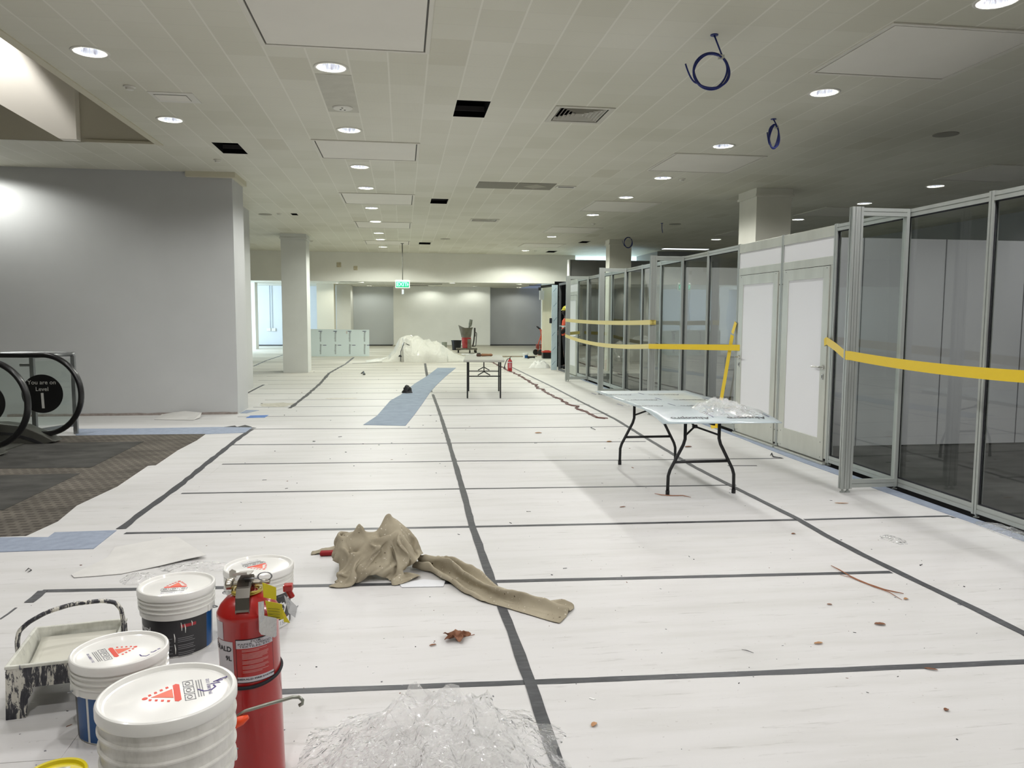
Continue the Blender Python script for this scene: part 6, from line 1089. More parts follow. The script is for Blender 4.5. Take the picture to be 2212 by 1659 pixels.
def warn(par,R,z,rot,dark=True):
    """red warning triangle with a saw edge, orange core and grey pictogram boxes, printed flat on the lid"""
    cs,sn=math.cos(rot),math.sin(rot); T=lambda x,y,dz=0:Vector((x*cs-y*sn,x*sn+y*cs,z+dz))
    mb=MB(); mb.prism([T(-.050,-.006),T(.040,-.006),T(.040,.006),T(-.050,.006)],(0,0,.0005)) if False else None
    mb.prism([T(-.045,-.030),T(.045,-.030),T(.052,-.022),T(.046,-.014),T(-.046,-.014),T(-.052,-.022)],(0,0,.0006)); mb.build('warning_bar',m_red,par)
    mb=MB(); mb.prism([T(-.026,-.012),T(.026,-.012),T(0,.040)],(0,0,.0006)); mb.build('warning_triangle',m_ora,par)
    mb=MB(); 
    for k in range(4):
        y=-.004+k*.014; w=.036-.0085*k
        for s in(-1,1): mb.prism([T(s*(w),y),T(s*(w+.009),y+.002),T(s*(w+.007),y+.008),T(s*(w-.003),y+.007)],(0,0,.0006))
    mb.lathe([(.007,0),(.007,.0006),(.001,.0006)],T(0,.054),12); mb.build('warning_teeth',m_red,par)
    for k in range(3):
        x=-.040+.040*k; mb=MB()
        for a,b in (((x-.017,-.038),(x+.017,-.040)),((x-.017,-.062),(x+.017,-.064)),((x-.017,-.038),(x-.015,-.064)),((x+.015,-.038),(x+.017,-.064))):
            mb.prism([T(a[0],a[1]),T(b[0],a[1]),T(b[0],b[1]),T(a[0],b[1])],(0,0,.0005))
        mb.tube([T(x+.009*math.cos(q*PI/5),-.050+.006*math.sin(q*PI/5),.0005) for q in range(10)],.0008,4,closed=True); mb.build('pictogram',m_gry,par)
    for r_ in range(3):
        mb=MB(); mb.prism([T(-.05,-.070-.006*r_),T(.05,-.070-.006*r_),T(.05,-.0725-.006*r_),T(-.05,-.0725-.006*r_)],(0,0,.0004)); mb.build('print_line',ink_grey,par)
def bucket(name,c,label,rot=0,z0=0.0,H=HB,body='label',face=0.0,wrot=0.0,marks=None,tilt=None,ears=None,extra=None,bands=3,pitch=.021,hang=1,group='white lidded paint buckets',m=None):
    e=empty(name,(c[0],c[1],z0),label,'paint bucket',group,rz=0)
    pail_mat=m or m_pail
    # body with stacking ribs under the lid
    pr=[(.001,.006),(RB-.012,.006),(RB-.010,0),(RB-.004,0),(RB,.005)]
    rr=lambda z:RB+(RL-.016-RB)*z/H
    zb=H-.030-pitch*bands
    pr+=[(rr(zb-.030),zb-.030),(rr(zb-.028)+.009,zb-.028),(rr(zb)+.010,zb-.006)]
    for k in range(bands):
        z=zb+pitch*k; pr+=[(rr(z)+.009,z),(rr(z)+.015,z+.003),(rr(z)+.015,z+.007),(rr(z)+.008,z+.010),(rr(z)+.008,z+pitch-.003)]
    pr+=[(RL-.014,H-.030),(RL-.030,H-.022),(.001,H-.022)]
    mb=MB(); mb.lathe(pr,seg=64); pail=mb.build('pail_body',pail_mat,e,smooth=2)
    mb=MB(); mb.lathe([(RL-.008,H-.034),(RL-.002,H-.033),(RL,H-.029),(RL,H-.008),(RL-.003,H-.002),(RL-.007,H),(RL-.012,H-.001),(RL-.017,H-.012),(RL-.022,H-.014),(RL-.030,H-.011),(.001,H-.011)],seg=72,cap=False); ld=mb.build('lid',m_lid if m is None else m,e,smooth=2)
    if wrot is not None:
        warn(ld,RL,H-.0108,wrot)
        mb=MB(); lettering(mb,'BN 16388LR 17-02',.012,lambda x,y,z:Vector((x*math.cos(wrot)-(y-.10)*math.sin(wrot),x*math.sin(wrot)+(y-.10)*math.cos(wrot),H-.0104))); mb.build('batch_print',m_pur,ld)
    if marks:
        for ln in marks: mb=MB(); mb.tube([Vector((x,y,H-.0105)) for x,y in ln],.0026,6,flat=.3); mb.build('marker_stroke',m_pur,ld)
    if body=='label':
        z1=zb-.032; z2=.008
        def arc(a0,a1,za,zc,m_,nm,off=.0012,n=24,parent=pail):
            mb=MB(); R=[]
            for k in range(n+1):
                a=a0+(a1-a0)*k/n; q=lambda z,o:Vector(((rr(z)+o)*math.cos(a),(rr(z)+o)*math.sin(a),z)); R.append([q(za,off),q(zc,off),q(zc,off-.0010),q(za,off-.0010)])
            mb.rings(R,cap=True); return mb.build(nm,m_,parent,smooth=2)
        arc(face-1.30,face+1.25,z2,z1,ink_black,'black_side'); arc(face+1.25,face+1.62,z2,z1,ink_blue,'blue_side'); arc(face+1.65,face+1.67,z2,z1,ink_white,'label_stripe'); arc(face+1.70,face+2.7,z2,z1,ink_blue,'blue_side'); arc(face-1.85,face-1.30,z2,z1,ink_blue,'blue_side')
        cy=lambda a,z,o=.0022:Vector(((rr(z)+o)*math.cos(a),(rr(z)+o)*math.sin(a),z))
        def pail_text(txt,size,a,z,m_,nm,**k):
            mb=MB(); lettering(mb,txt,size,lambda x,y,zz:cy(a+x/rr(z),z+y),**k); return mb.build(nm,m_,pail)
        if extra=='big':
            pail_text('Wattyl',.075,face,.115,ink_white,'brand_lettering',bold=True); pail_text('TRADE',.024,face+.18,.068,ink_white,'trade_lettering',bold=True); pail_text('PURE ACRYLIC PAINT',.012,face,.165,ink_grey,'small_lettering')
            arc(face-.75,face+.75,z2,.045,ink_white,'white_side',off=.0018); pail_text('15L',.028,face+.35,.026,ink_grey,'size_lettering'); arc(face+.0,face+.55,.050,.058,ink_red,'red_stripe',off=.0018)
        else:
            pail_text('Wattyl',.030,face-.80,z1-.045,ink_white,'brand_lettering',bold=True); pail_text('TRADE',.011,face-.70,z1-.066,ink_white,'trade_lettering',bold=True)
            arc(face+.38,face+.84,z1-.036,z1-.022,ink_red,'red_stripe',off=.0018)
            rr_=random.Random(7)
            for r_ in range(11):
                z=z1-.085-r_*.0085
                if r_ in(3,7): continue
                arc(face+.30,face+.80-.12*rr_.random(),z,z+.0022,ink_grey,'label_text_line',off=.0017,n=8)
                if r_%2==0: arc(face-.30,face+.16-.1*rr_.random(),z,z+.0020,ink_grey,'label_text_line',off=.0017,n=6)
            # drips of pale paint
            for a,za,zc in((face+.40,z1-.012,z1-.05),(face+.50,z1-.02,z1-.062),(face+.70,z1-.012,z1-.036),(face+.20,z1-.06,z1-.10),(face+.21,z1-.11,z1-.155)):
                mb=MB(); mb.tube([cy(a,za,.001),cy(a+.02,(za+zc)/2,.002),cy(a+.015,zc,.002)],[.002,.0045,.003],6,flat=.5); mb.build('paint_drip',m_pail,pail,smooth=True)
    # handle lugs and wire handle
    boss_z=zb-.014; ea=(ears if ears is not None else face+PI/2)
    for s in (0,PI):
        a=ea+s; R=Matrix.Rotation(a,3,'Z'); mb=MB(); mb.box(R@Vector((rr(boss_z)+.006,0,boss_z+.002)),(.016,.070,.034),R); mb.build('handle_boss',pail_mat,pail,bevel=.006)
    A=lambda t_: Matrix.Rotation(ea,3,'Z')@Vector(t_)
    r0=rr(boss_z)+.018; n=24; P=[]
    for k in range(n+1):
        q=PI*k/n; x=r0*1.02*math.cos(q); rad=r0*1.10*math.sin(q); dn=.085*math.sin(q)
        P.append(A((x,-rad*hang,boss_z-dn)))
    mb=MB(); mb.tube([A((r0-.012,0,boss_z))]+P+[A((-r0+.012,0,boss_z))],.0027,8); mb.build('wire_handle',m_wire,e,smooth=True)
    return e
# directions: -Y faces the camera
bucket('paint_bucket',(-1.055,3.70),'white-lidded bucket with black label facing the camera, beside the paint tray',face=-1.61,wrot=.05,ears=-.15,hang=-1)
bucket('paint_bucket',(-.725,3.93),'white-lidded bucket with large white lettering, standing behind the fire extinguisher',face=-.95,wrot=-2.5,ears=-PI+.45,extra='big')
bucket('paint_bucket',(-1.062,2.985),'white-lidded bucket with blue label side, in front of the black-labelled one',face=-3.72,wrot=-1.0,ears=-2.45,marks=[[(.085,-.045),(.095,-.058),(.112,-.060),(.120,-.048)],[(.118,-.028),(.128,-.026),(.134,-.012)],[(.136,-.005),(.142,.003)]])
# front stacks
DX=FY(362,1484,2.03).x
bucket('paint_bucket',(DX,2.03),'lidded bucket under the front smeared bucket, lowest of its stack',face=.3,wrot=None)
bucket('paint_bucket',(DX,2.03),'large smeared white bucket with marked lid, foreground, on top of its stack',z0=.302,H=.278,body='plain',bands=4,pitch=.042,wrot=1.9,ears=-2.7,m=None,marks=[[(.070,.018),(.088,.006),(.105,.010),(.112,.028),(.104,.040)],[(.095,.045),(.118,.052),(.106,.060),(.122,.066)],[(.112,.070),(.128,.082),(.133,.100)],[(.100,.056),(.116,.074)]])
bucket('paint_bucket',(-.54,1.50),'lidded bucket at the bottom edge, lower one under the cropped lid',face=-1.2,wrot=None)
bucket('paint_bucket',(-.54,1.50),'smeared lidded bucket cut off by the bottom edge of the photo',z0=.302,H=.278,body='plain',wrot=None,bands=4,pitch=.042,ears=2.9)
for o in bpy.data.objects:
    if o.parent and o.parent.get('label','').find('smeared')>=0 and o.name.startswith('pail_body'): o.data.materials[0]=m_dirt
# yellow topped tub
c=F(118,1668,.36); e=empty('yellow_tub',(c.x,c.y,0),'tub with bright yellow lid at the bottom left corner','tub')
mb=MB(); mb.lathe([(.001,0),(.062,0),(.066,.01),(.072,.335),(.001,.335)],seg=40); mb.build('tub_body',m_pail,e,smooth=2)
mb=MB(); mb.lathe([(.074,.325),(.078,.328),(.078,.350),(.075,.356),(.069,.354),(.066,.346),(.001,.346)],seg=48,cap=False); mb.build('lid',mat('yellow_lid',(222,204,24),.3,coat=.4),e,smooth=2)
mb=MB(); mb.prism([(-.05,.0,.3468),(.03,.02,.3468),(.02,.045,.3468),(-.045,.04,.3468)],(0,0,.0008)); mb.build('torn_sticker',mat('torn_sticker',(190,186,170),.7,var=40,vs=60),e)

# ======================= FIRE EXTINGUISHER =======================
EX=FY(548,1480,2.60).x
m_ered=mat('extinguisher_red',(168,24,22),.28,coat=.5,var=6,vs=3)
m_sil=mat('label_silver',(196,192,198),.4); m_gold=mat('yellow_ring',(186,166,72),.4); m_tag=mat('yellow_tag',(208,192,34),.5); m_foil=mat('foil_tag',(206,208,210),.16,.85,bump=.4,bs=30)
e=empty('fire_extinguisher',(EX,2.60,0),'large red fire extinguisher with metal trigger and yellow tags, standing among the buckets','fire extinguisher')
R_=.097
mb=MB(); mb.lathe([(.001,.004),(R_-.012,.004),(R_-.008,0),(R_,.006),(R_,.560),(R_+.0015,.563),(R_+.0015,.575),(R_-.001,.580),(R_-.012,.600),(R_-.032,.620),(R_-.055,.631),(.030,.637),(.028,.640),(.001,.640)],seg=64); body=mb.build('cylinder',m_ered,e,smooth=2)
mb=MB(); mb.lathe([(.034,.583),(.050,.583),(.050,.588),(.034,.588)],seg=40,cap=False); mb.tube([Vector((.044*math.cos(a*PI/16),.044*math.sin(a*PI/16),.592+.003*math.sin(a))) for a in range(32)],.006,8,closed=True); mb.build('yellow_ring',m_gold,e,smooth=True)
mb=MB(); mb.lathe([(.026,.586),(.026,.61),(.020,.615),(.020,.64),(.001,.64)],seg=24); mb.build('neck',mat('brass_neck',(120,30,26),.4),e,smooth=2)
mb=MB(); mb.cyl((-.040,.0,.628),(.075,0,.628),.013,14); mb.lathe([(.001,-.004),(.026,-.004),(.028,0),(.028,.014),(.024,.018),(.001,.018)],(-.046,0,.628),24,R=Matrix(((0,0,-1),(0,1,0),(1,0,0)))); mb.build('valve_and_gauge',mat('chromed_valve',(178,172,160),.25,.85),e,smooth=2)
m_lev=mat('steel_lever',(120,116,110),.22,.9)
mb=MB(); mb.rings([[Vector((s_*.021,y,z)) for s_,y,z in ((-1,y0,z0),(1,y0,z0),(1,y0+.004,z0+.004),(-1,y0+.004,z0+.004))] for y0,z0 in ((.02,.655),(-.03,.652),(-.058,.630),(-.078,.590),(-.088,.548),(-.094,.545))]); mb.build('carry_handle',m_lev,e)
mb=MB(); 
for s in(-1,1): mb.rings([[Vector((s*.021+d,y0,z0+q)) for d,q in ((0,0),(.002,0),(.002,-.014),(0,-.014))] for y0,z0 in ((.02,.655),(-.03,.652),(-.058,.632),(-.078,.592),(-.088,.552))])
mb.build('handle_flange',m_lev,e)
mb=MB(); mb.rings([[Vector((s_*.022-.006,y,z)) for s_,y,z in ((-1,y0,z0),(1,y0,z0),(1,y0,z0+.004),(-1,y0,z0+.004))] for y0,z0 in ((.045,.665),(.0,.672),(-.045,.690),(-.062,.700),(-.066,.712))]); mb.rings([[Vector((x,-.020-(x+.03)*.3,.668+q)) for q in(0,.046-(abs(x+.038)*1.2))]+[Vector((x,-.016,.668+q)) for q in (.046-(abs(x+.038)*1.2),0)] for x in(-.05,-.04,-.028)]); mb.build('squeeze_lever',mat('pale_lever',(196,192,184),.35,.5),e)
mb=MB(); mb.cyl((.0,-.03,.664),(.045,-.032,.664),.003,8); P=[Vector((.066+.022*math.cos(a*PI/12),-.034,.672+.022*math.sin(a*PI/12))) for a in range(24)]; mb.tube(P,.0026,8,closed=True); mb.build('pin_ring',m_wire,e,smooth=True)
def plate(nm,pts,m_,par,d=(0,-.0012,0)):
    mb=MB(); mb.prism(pts,d); return mb.build(nm,m_,par)
plate('yellow_tag',[(.062,-.060,.655),(.068,-.062,.652),(.106,-.066,.628),(.106,-.074,.572),(.066,-.072,.585)],m_tag,e)
plate('yellow_tag',[(.072,-.080,.575),(.125,-.082,.560),(.126,-.086,.510),(.080,-.086,.520)],m_tag,e)
plate('yellow_tag',[(.122,-.080,.555),(.136,-.078,.515),(.144,-.076,.498),(.146,-.074,.492),(.128,-.082,.500)],m_tag,e)
for r_ in range(4): plate('tag_print',[(.080,-.0885,.552-.009*r_),(.118,-.0888,.546-.009*r_),(.118,-.0888,.5445-.009*r_),(.080,-.0885,.5505-.009*r_)],mat('tag_ink%d'%r_,(90,84,30),.6),e,(0,-.0005,0))
plate('foil_tag',[(.052,-.090,.575),(.070,-.092,.578),(.070,-.094,.530),(.108,-.096,.520),(.106,-.100,.462),(.100,-.101,.458),(.058,-.099,.470),(.052,-.098,.480)],m_foil,e)
plate('foil_tag',[(.128,-.06,.585),(.150,-.058,.560),(.168,-.05,.535),(.160,-.052,.500),(.140,-.058,.520)],m_foil,e)
mb=MB(); mb.box((.138,-.03,.605),(.03,.03,.036)); mb.cyl((.138,-.03,.590),(.150,-.028,.560),.010,10); mb.build('red_seal',m_ered,e,bevel=.004)
wrap_point=lambda a,z,o:Vector(((R_+o)*math.cos(a),(R_+o)*math.sin(a),z))
def label_arc(a0,a1,za,zc,m_,nm,off=.0010,par=None,n=20):
    mb=MB(); R=[]
    for k in range(n+1):
        a=a0+(a1-a0)*k/n; R.append([wrap_point(a,za,off),wrap_point(a,zc,off),wrap_point(a,zc,off-.0009),wrap_point(a,za,off-.0009)])
    mb.rings(R); return mb.build(nm,m_,par or body,smooth=2)
F0=-1.20          # facing angle of the main label
lb=label_arc(F0-.62,F0+.66,.145,.405,m_gro,'label_border',.0008); label_arc(F0-.60,F0+.64,.150,.400,m_ered,'red_label',.0013,lb); label_arc(F0-.60,F0+.64,.352,.400,m_sil,'label_header',.0018,lb); label_arc(F0-.60,F0+.64,.150,.182,m_sil,'label_footer',.0018,lb)
def label_text(txt,size,a,z,m_,nm,o=.0024,**k):
    mb=MB(); lettering(mb,txt,size,lambda x,y,zz:wrap_point(a+x/R_,z+y,o),**k); return mb.build(nm,m_,lb)
label_text('FOR',.017,F0+.03,.391,m_gro,'label_lettering'); label_text('PAPER, WOOD,',.016,F0+.03,.377,m_gro,'label_lettering'); label_text('TEXTILES, ETC',.016,F0+.03,.362,m_gro,'label_lettering')
label_text('EMERALD FIRE SYSTEMS',.0125,F0+.03,.168,m_gro,'label_lettering',bold=True)
rr_=random.Random(2); z=.340
for blk in (2,5,3,3,2):
    for r_ in range(blk): label_arc(F0-.42,F0+.46-(.35*rr_.random() if r_==blk-1 else .06*rr_.random()),z,z+.0028,mat('label_small_print',(196,140,136),.6) if blk==2 and r_==0 else bpy.data.materials['label_small_print'],'label_text_line',.0018,lb,12); z-=.0075
    z-=.007
l2=label_arc(F0-1.45,F0-.72,-.05,.390,m_sil,'silver_label',.0012); 
mb=MB(); lettering(mb,'EMERALD',.026,lambda x,y,zz:wrap_point(F0-1.34+x/R_,.345+y*1.6,.0020),bold=True); mb.build('label_lettering',m_gro,l2)
mb=MB(); lettering(mb,'9L',.024,lambda x,y,zz:wrap_point(F0-.90+x/R_,.29+y*1.6,.0020),bold=True); mb.build('label_lettering',m_gro,l2)
label_arc(F0-1.6,F0-1.10,.395,.500,m_sil,'blank_label',.0012)
mb=MB(); mb.tube([wrap_point(a*PI/24,.142-.018*math.cos(a*PI/24+1.7),.002) for a in range(48)],.006,8,closed=True); mb.build('black_band',m_gro,e,smooth=True)
for o in bpy.data.objects:
    if o.type!='MESH' or o.parent is None: continue
    top=o
    while top.parent and top.parent!=e: top=top.parent
    if top.parent!=e or o==body: continue
    lab=(top==body)
    for v in o.data.vertices:
        z=v.co.z
        if lab: v.co.z=.365+(z-.15)*.56
        elif o.name.startswith('black_band'): v.co.z=z+.222
        else: v.co.z=z+.052 if z<=.58 else .632+(z-.58)*.65
e.rotation_euler=(0,-.022,0)

# steel hook rod with orange grip
P=[FY(505,1552,2.28),FY(530,1536,2.28),FY(575,1522,2.29),FY(615,1511,2.30),FY(632,1506,2.30),FY(646,1506,2.30),FY(654,1513,2.30),FY(653,1520,2.30),FY(646,1524,2.30)]
e=empty('hook_rod',P[0],'bent steel hook rod with an orange grip leaning between the front bucket and the extinguisher','hand tool')
mb=MB(); mb.tube([p-P[0] for p in P],.0052,10); mb.build('rod',mat('dull_steel',(150,152,142),.35,.8),e,smooth=True)
g=[FY(536,1548,2.27)-P[0],FY(522,1556,2.27)-P[0],FY(500,1566,2.26)-P[0],Vector((-.12,-.01,-.10)),Vector((-.16,-.02,-P[0].z+.02))]
mb=MB(); mb.tube(g,[.006,.014,.016,.014,.012],12); mb.build('orange_grip',mat('orange_plastic',(232,74,24),.4),e,smooth=True)

# ======================= ROLLER TRAY =======================
m_spl=bpy.data.materials.new('paint_splattered_black_plastic'); m_spl.use_nodes=True; t=NT(m_spl)
f=t.noise(t.coord((1,1,.22)),46,6,.75,.6); f2=t.noise(t.coord(),9,3)
t.color(t.ramp(t.math('ADD',t.math('MULTIPLY',f,.8),t.math('MULTIPLY',f2,.25)),[(.46,(44,44,52)),(.545,(70,70,76)),(.56,(206,203,192)),(.62,(214,211,201))])); t.b.inputs['Roughness'].default_value=.4; t.bump(f,.5,.004)
m_cream=bpy.data.materials.new('cream_paint_coating'); m_cream.use_nodes=True; t=NT(m_cream)
f=t.noise(t.coord((1,1,.3)),24,5,.7); t.color(t.ramp(f,[(.30,(96,98,112)),(.36,(196,196,186)),(.6,(214,214,204))])); t.b.inputs['Roughness'].default_value=.35; t.bump(f,.25,.004)
TC=Vector((-1.36,3.29,0)); e=empty('paint_tray',TC,'paint-spattered roller tray on legs with an arched carrying handle, left of the buckets','paint tray',rz=.16)
w,d,zr=.36,.40,.215
mb=MB()
oa=[(-w/2,-d/2),(w/2,-d/2),(w/2,d/2),(-w/2,d/2)]
def rect(s,z,oy=0): return [Vector((x*s,y*s+oy,z)) for x,y in oa]
mb.rings([rect(1.0,zr-.012),rect(1.0,zr),rect(.93,zr),rect(.90,zr-.02),rect(.84,zr-.085)],cap=False); mb.face(rect(.84,zr-.085)); mb.build('basin',m_cream,e,bevel=.003)
mb=MB(); mb.rings([rect(.985,zr-.012),rect(.96,zr-.095)],cap=False); mb.face(rect(.96,zr-.095)); mb.build('outer_shell',m_spl,e,bevel=.004)
for s in (-1,1):
    for yy in(-1,1):
        mb=MB(); x0=s*(w/2-.004); y0=yy*(d/2-.006)
        mb.prism([(x0,y0,zr-.02),(x0-s*.085,y0,zr-.02),(x0-s*.085,y0,.10),(x0-s*.068,y0,.075),(x0-s*.060,y0,.004),(x0-s*.052,y0,0),(x0+s*.006,y0,0),(x0+s*.010,y0,.005)],(0,-yy*.005,0))
        mb.prism([(x0+s*.003,y0,zr-.02),(x0+s*.003,y0-yy*.07,zr-.02),(x0+s*.008,y0-yy*.05,.0),(x0+s*.010,y0,.0)],(-s*.005,0,0)); mb.build('leg',m_spl,e,bevel=.002)
# arched handle from the left side to the right side
mb=MB(); P=[(-w/2-.008,.0,zr-.055),(-w/2-.010,.0,zr+.02),(-w/2-.004,.01,zr+.058),(-w/2+.03,.02,zr+.088),(-w/2+.09,.04,zr+.115),(0,.05,zr+.135),(w/2-.07,.06,zr+.135),(w/2-.02,.06,zr+.122),(w/2+.002,.06,zr+.09),(w/2+.008,.055,zr+.05),(w/2+.008,.05,zr-.06)]
Q=[]
for i in range(len(P)-1):
    a,b=Vector(P[i]),Vector(P[i+1])
    for k in range(4): Q.append(a.lerp(b,k/4))
Q.append(Vector(P[-1])); Q=[(Q[max(i-1,0)]+Q[i]*2+Q[min(i+1,len(Q)-1)])/4 for i in range(len(Q))]
mb.tube(Q,.0115,10,flat=.8); mb.build('carry_handle',m_spl,e,smooth=True)
mb=MB(); mb.grid(lambda u,v:Vector(((u-.5)*w*.80,(v-.5)*d*.80,zr-.080+.045*v*v)),10,10); mb.build('paint_in_tray',mat('wet_cream_paint',(214,212,200),.22,coat=.6),e,smooth=True,solid=.004)

# ======================= CLEAR PLASTIC HEAP AND SCRAPS =======================
def bagprof(x,y):
    g=lambda cx,cy,sx,sy,h:h*math.exp(-((x-cx)/sx)**2-((y-cy)/sy)**2)
    return min(1.0,g(.10,.18,.17,.20,1.0)+g(-.05,.12,.20,.2,.55)+g(.30,-.05,.16,.25,.42)+g(-.28,-.02,.16,.25,.36)+g(-.02,-.25,.35,.2,.45)+g(.18,-.1,.2,.2,.35))
crumple('plastic_bag_heap',(.06,2.52,.001),.50,.47,.215,m_clear,'big crumpled heap of clear plastic sheeting at the bottom edge beside the extinguisher','plastic film',seed=12,prof=bagprof,nu=130,nv=70,fr=3.0,edge=.22,rough=.55,flat=True)
crumple('plastic_bag_heap',(.04,2.44,.0012),.40,.38,.12,m_clear,'inner layer of clear plastic sheeting beneath the big crumpled heap','plastic film',seed=31,prof=bagprof,nu=90,nv=44,fr=4.0,edge=.2,rough=.7,flat=True)
crumple('plastic_scrap',F(300,1252)+Vector((0,0,.001)),.10,.09,.045,m_clear,'small bubble of clear plastic left of the black-labelled bucket','plastic film',seed=2,nu=50,nv=20,rough=.95,fr=7,flat=True)
crumple('plastic_scrap',F(425,1226)+Vector((0,0,.001)),.24,.10,.03,m_clear,'strip of clear plastic lying between the two rear buckets','plastic film',seed=4,nu=90,nv=24,rough=.95,fr=7,flat=True)
crumple('plastic_scrap',F(1930,1166)+Vector((0,0,.001)),.075,.11,.018,m_clear,'small clear plastic packet on the floor near the glass partition','plastic film',seed=6,nu=50,nv=20,rough=.9,fr=8,flat=True)
crumple('plastic_scrap',Vector((4.33,4.92,.002)),.10,.30,.05,m_clear,'crumpled clear plastic at the foot of the glass at the right edge','plastic film',seed=8,nu=60,nv=24,rough=.95,fr=6,flat=True)
# ======================= LEAVES, TWIGS AND SMALL LITTER =======================
m_leaf=mat('dry_brown_leaf',(122,78,52),.8,var=22,vs=30); m_leafp=mat('pale_dry_leaf',(176,132,92),.8,var=12,vs=30); m_twig=mat('dry_reddish_grass',(150,98,70),.8); m_wht=mat('white_chip',(240,240,238),.6)
c=F(985,1380); e=empty('dry_leaf',c,'large curled brown dry leaf with a stalk on the white floor','leaf',rz=.1)
def leaf(u,v):
    a=2*PI*u; lob=1+.34*math.cos(5*a+.4)+.10*math.cos(13*a); r=.050*v*lob; x,y=r*math.cos(a)*1.05,r*math.sin(a)*.95
    return Vector((x,y,.004+.020*v*v*abs(math.sin(2.5*a+.6))+.010*noise.noise(Vector((x*60,y*60,2)))+.006))
mb=MB(); mb.grid(leaf,60,9,cu=True); mb.build('blade',m_leaf,e,smooth=True,solid=.0008)
mb=MB(); mb.tube([(.02,.01,.008),(.05,.018,.006),(.08,.016,.004),(.095,.022,.004)],.0016,6); mb.build('stalk',m_twig,e)
def smallleaf(p,L,w_,rot,m_,label,seed,cat='leaf',nm='leaf_fragment'):
    c=F(*p); mb=MB(); cs,sn=math.cos(rot),math.sin(rot)
    def fn(u,v):
        s=(u-.5)*2; hw=w_*(1-s*s)**.6*(1+.2*noise.noise(Vector((u*4,seed,0)))); x=s*L; y=(v-.5)*2*hw; return c+Vector((x*cs-y*sn,x*sn+y*cs,.003+.5*hw*abs(v-.5)*2+.1*L*abs(s)**2*.5))
    mb.grid(fn,12,5); return tag(mb.build(nm,m_,smooth=True,solid=.0008),label,cat)
for i,(p,L,w_,r_,m_,lb) in enumerate([((1901,1350),.028,.013,-.3,m_leaf,'small dark brown leaf piece standing up on the right side of the floor'),((1768,1391),.024,.009,.1,m_leafp,'small orange-brown curled leaf on the floor right of centre'),((2011,1447),.028,.007,-.5,m_leaf,'brown leaf sliver lying across the nearest crosswise tape at right'),((1283,1567),.018,.010,.9,m_leafp,'pale brown leaf fragment near the bottom, right of the lengthwise tape'),((1957,1295),.016,.010,.4,m_leafp,'tan leaf fragment at the end of the long dry stalk'),((1792,1307),.014,.007,-.3,m_leaf,'tiny grey-brown fragment below the second crosswise tape at right'),((1714,1154),.016,.010,0,m_leaf,'dark brown crumb by the right lengthwise tape'),((1487,966),.05,.02,.2,m_leaf,'brown leaf between the trestle legs'),((1163,936),.05,.02,.1,m_leafp,'curled tan leaf on the floor left of the trestle'),((1316,955),.035,.02,.1,m_leafp,'orange leaf crumb on the sixth crosswise tape'),((1345,1096),.03,.008,.3,m_leaf,'brown sliver in the shadow of the trestle'),((935,1395),.018,.007,.3,m_leaf,'tiny brown curl just left of the large dry leaf'),((2044,1535),.012,.009,.5,m_leaf,'round reddish crumb near the bottom right'),((1818,1088),.06,.008,-.2,m_leafp,'reddish straw near the foot of the near return screen')]): smallleaf(p,L,w_,r_,m_,lb,i)
def stalk(pts,r,label,m_=m_twig,nm='dry_stalk'):
    mb=MB(); mb.tube([F(*p)+Vector((0,0,r+.001+.004*math.sin(i*1.3)**2)) for i,p in enumerate(pts)],[r*(.5 if i in(0,len(pts)-1) else 1) for i in range(len(pts))],6); tag(mb.build(nm,m_,smooth=True),label,'litter')
stalk([(1795,1223),(1812,1233),(1838,1247),(1852,1254),(1875,1264),(1910,1275),(1930,1281),(1952,1284)],.0035,'long reddish dry grass stalk on the floor at right')
stalk([(1815,1243),(1840,1250),(1860,1258),(1890,1270),(1920,1281),(1948,1297)],.0022,'thinner dry stalk crossing the long reddish one')
stalk([(1414,1067),(1428,1071),(1450,1072),(1475,1072),(1492,1076)],.004,'brown stalk beside the front trestle foot')
stalk([(1602,1404),(1614,1408),(1628,1412)],.0016,'short dark stalk on the floor right of centre',m_gro)
stalk([(1276,925),(1286,930)],.008,'short dark sliver on the seventh crosswise tape',m_gro,'dark_sliver')
for i,(p,lb) in enumerate([((1138,1106),'black screw lying on the floor behind the drop cloth'),((1155,958),'small black screw near the sixth crosswise tape'),((395,1187),'dark screw on the torn board offcut'),((1988,1222),'small dark screw right of the lengthwise tape near the plastic packet')]):
    c=F(*p); mb=MB(); a=.2*i; v=Vector((math.cos(a),math.sin(a),0)); mb.cyl(c+Vector((0,0,.004)),c+v*.032+Vector((0,0,.003)),.0016,8); mb.cyl(c+Vector((0,0,.004))-v*.001,c+Vector((0,0,.004))+v*.003,.0042,10,.0018); tag(mb.build('screw',m_gro,smooth=2),lb,'screw')
stalk([(55,1235),(62,1230),(68,1233),(60,1238)],.003,'curled dark plastic sliver on the floor at the left edge',m_gro,'dark_sliver')
stalk([(1664,985),(1667,981),(1670,988),(1690,991)],.006,'curled black tape end near the glass partition',m_gro,'tape_end')
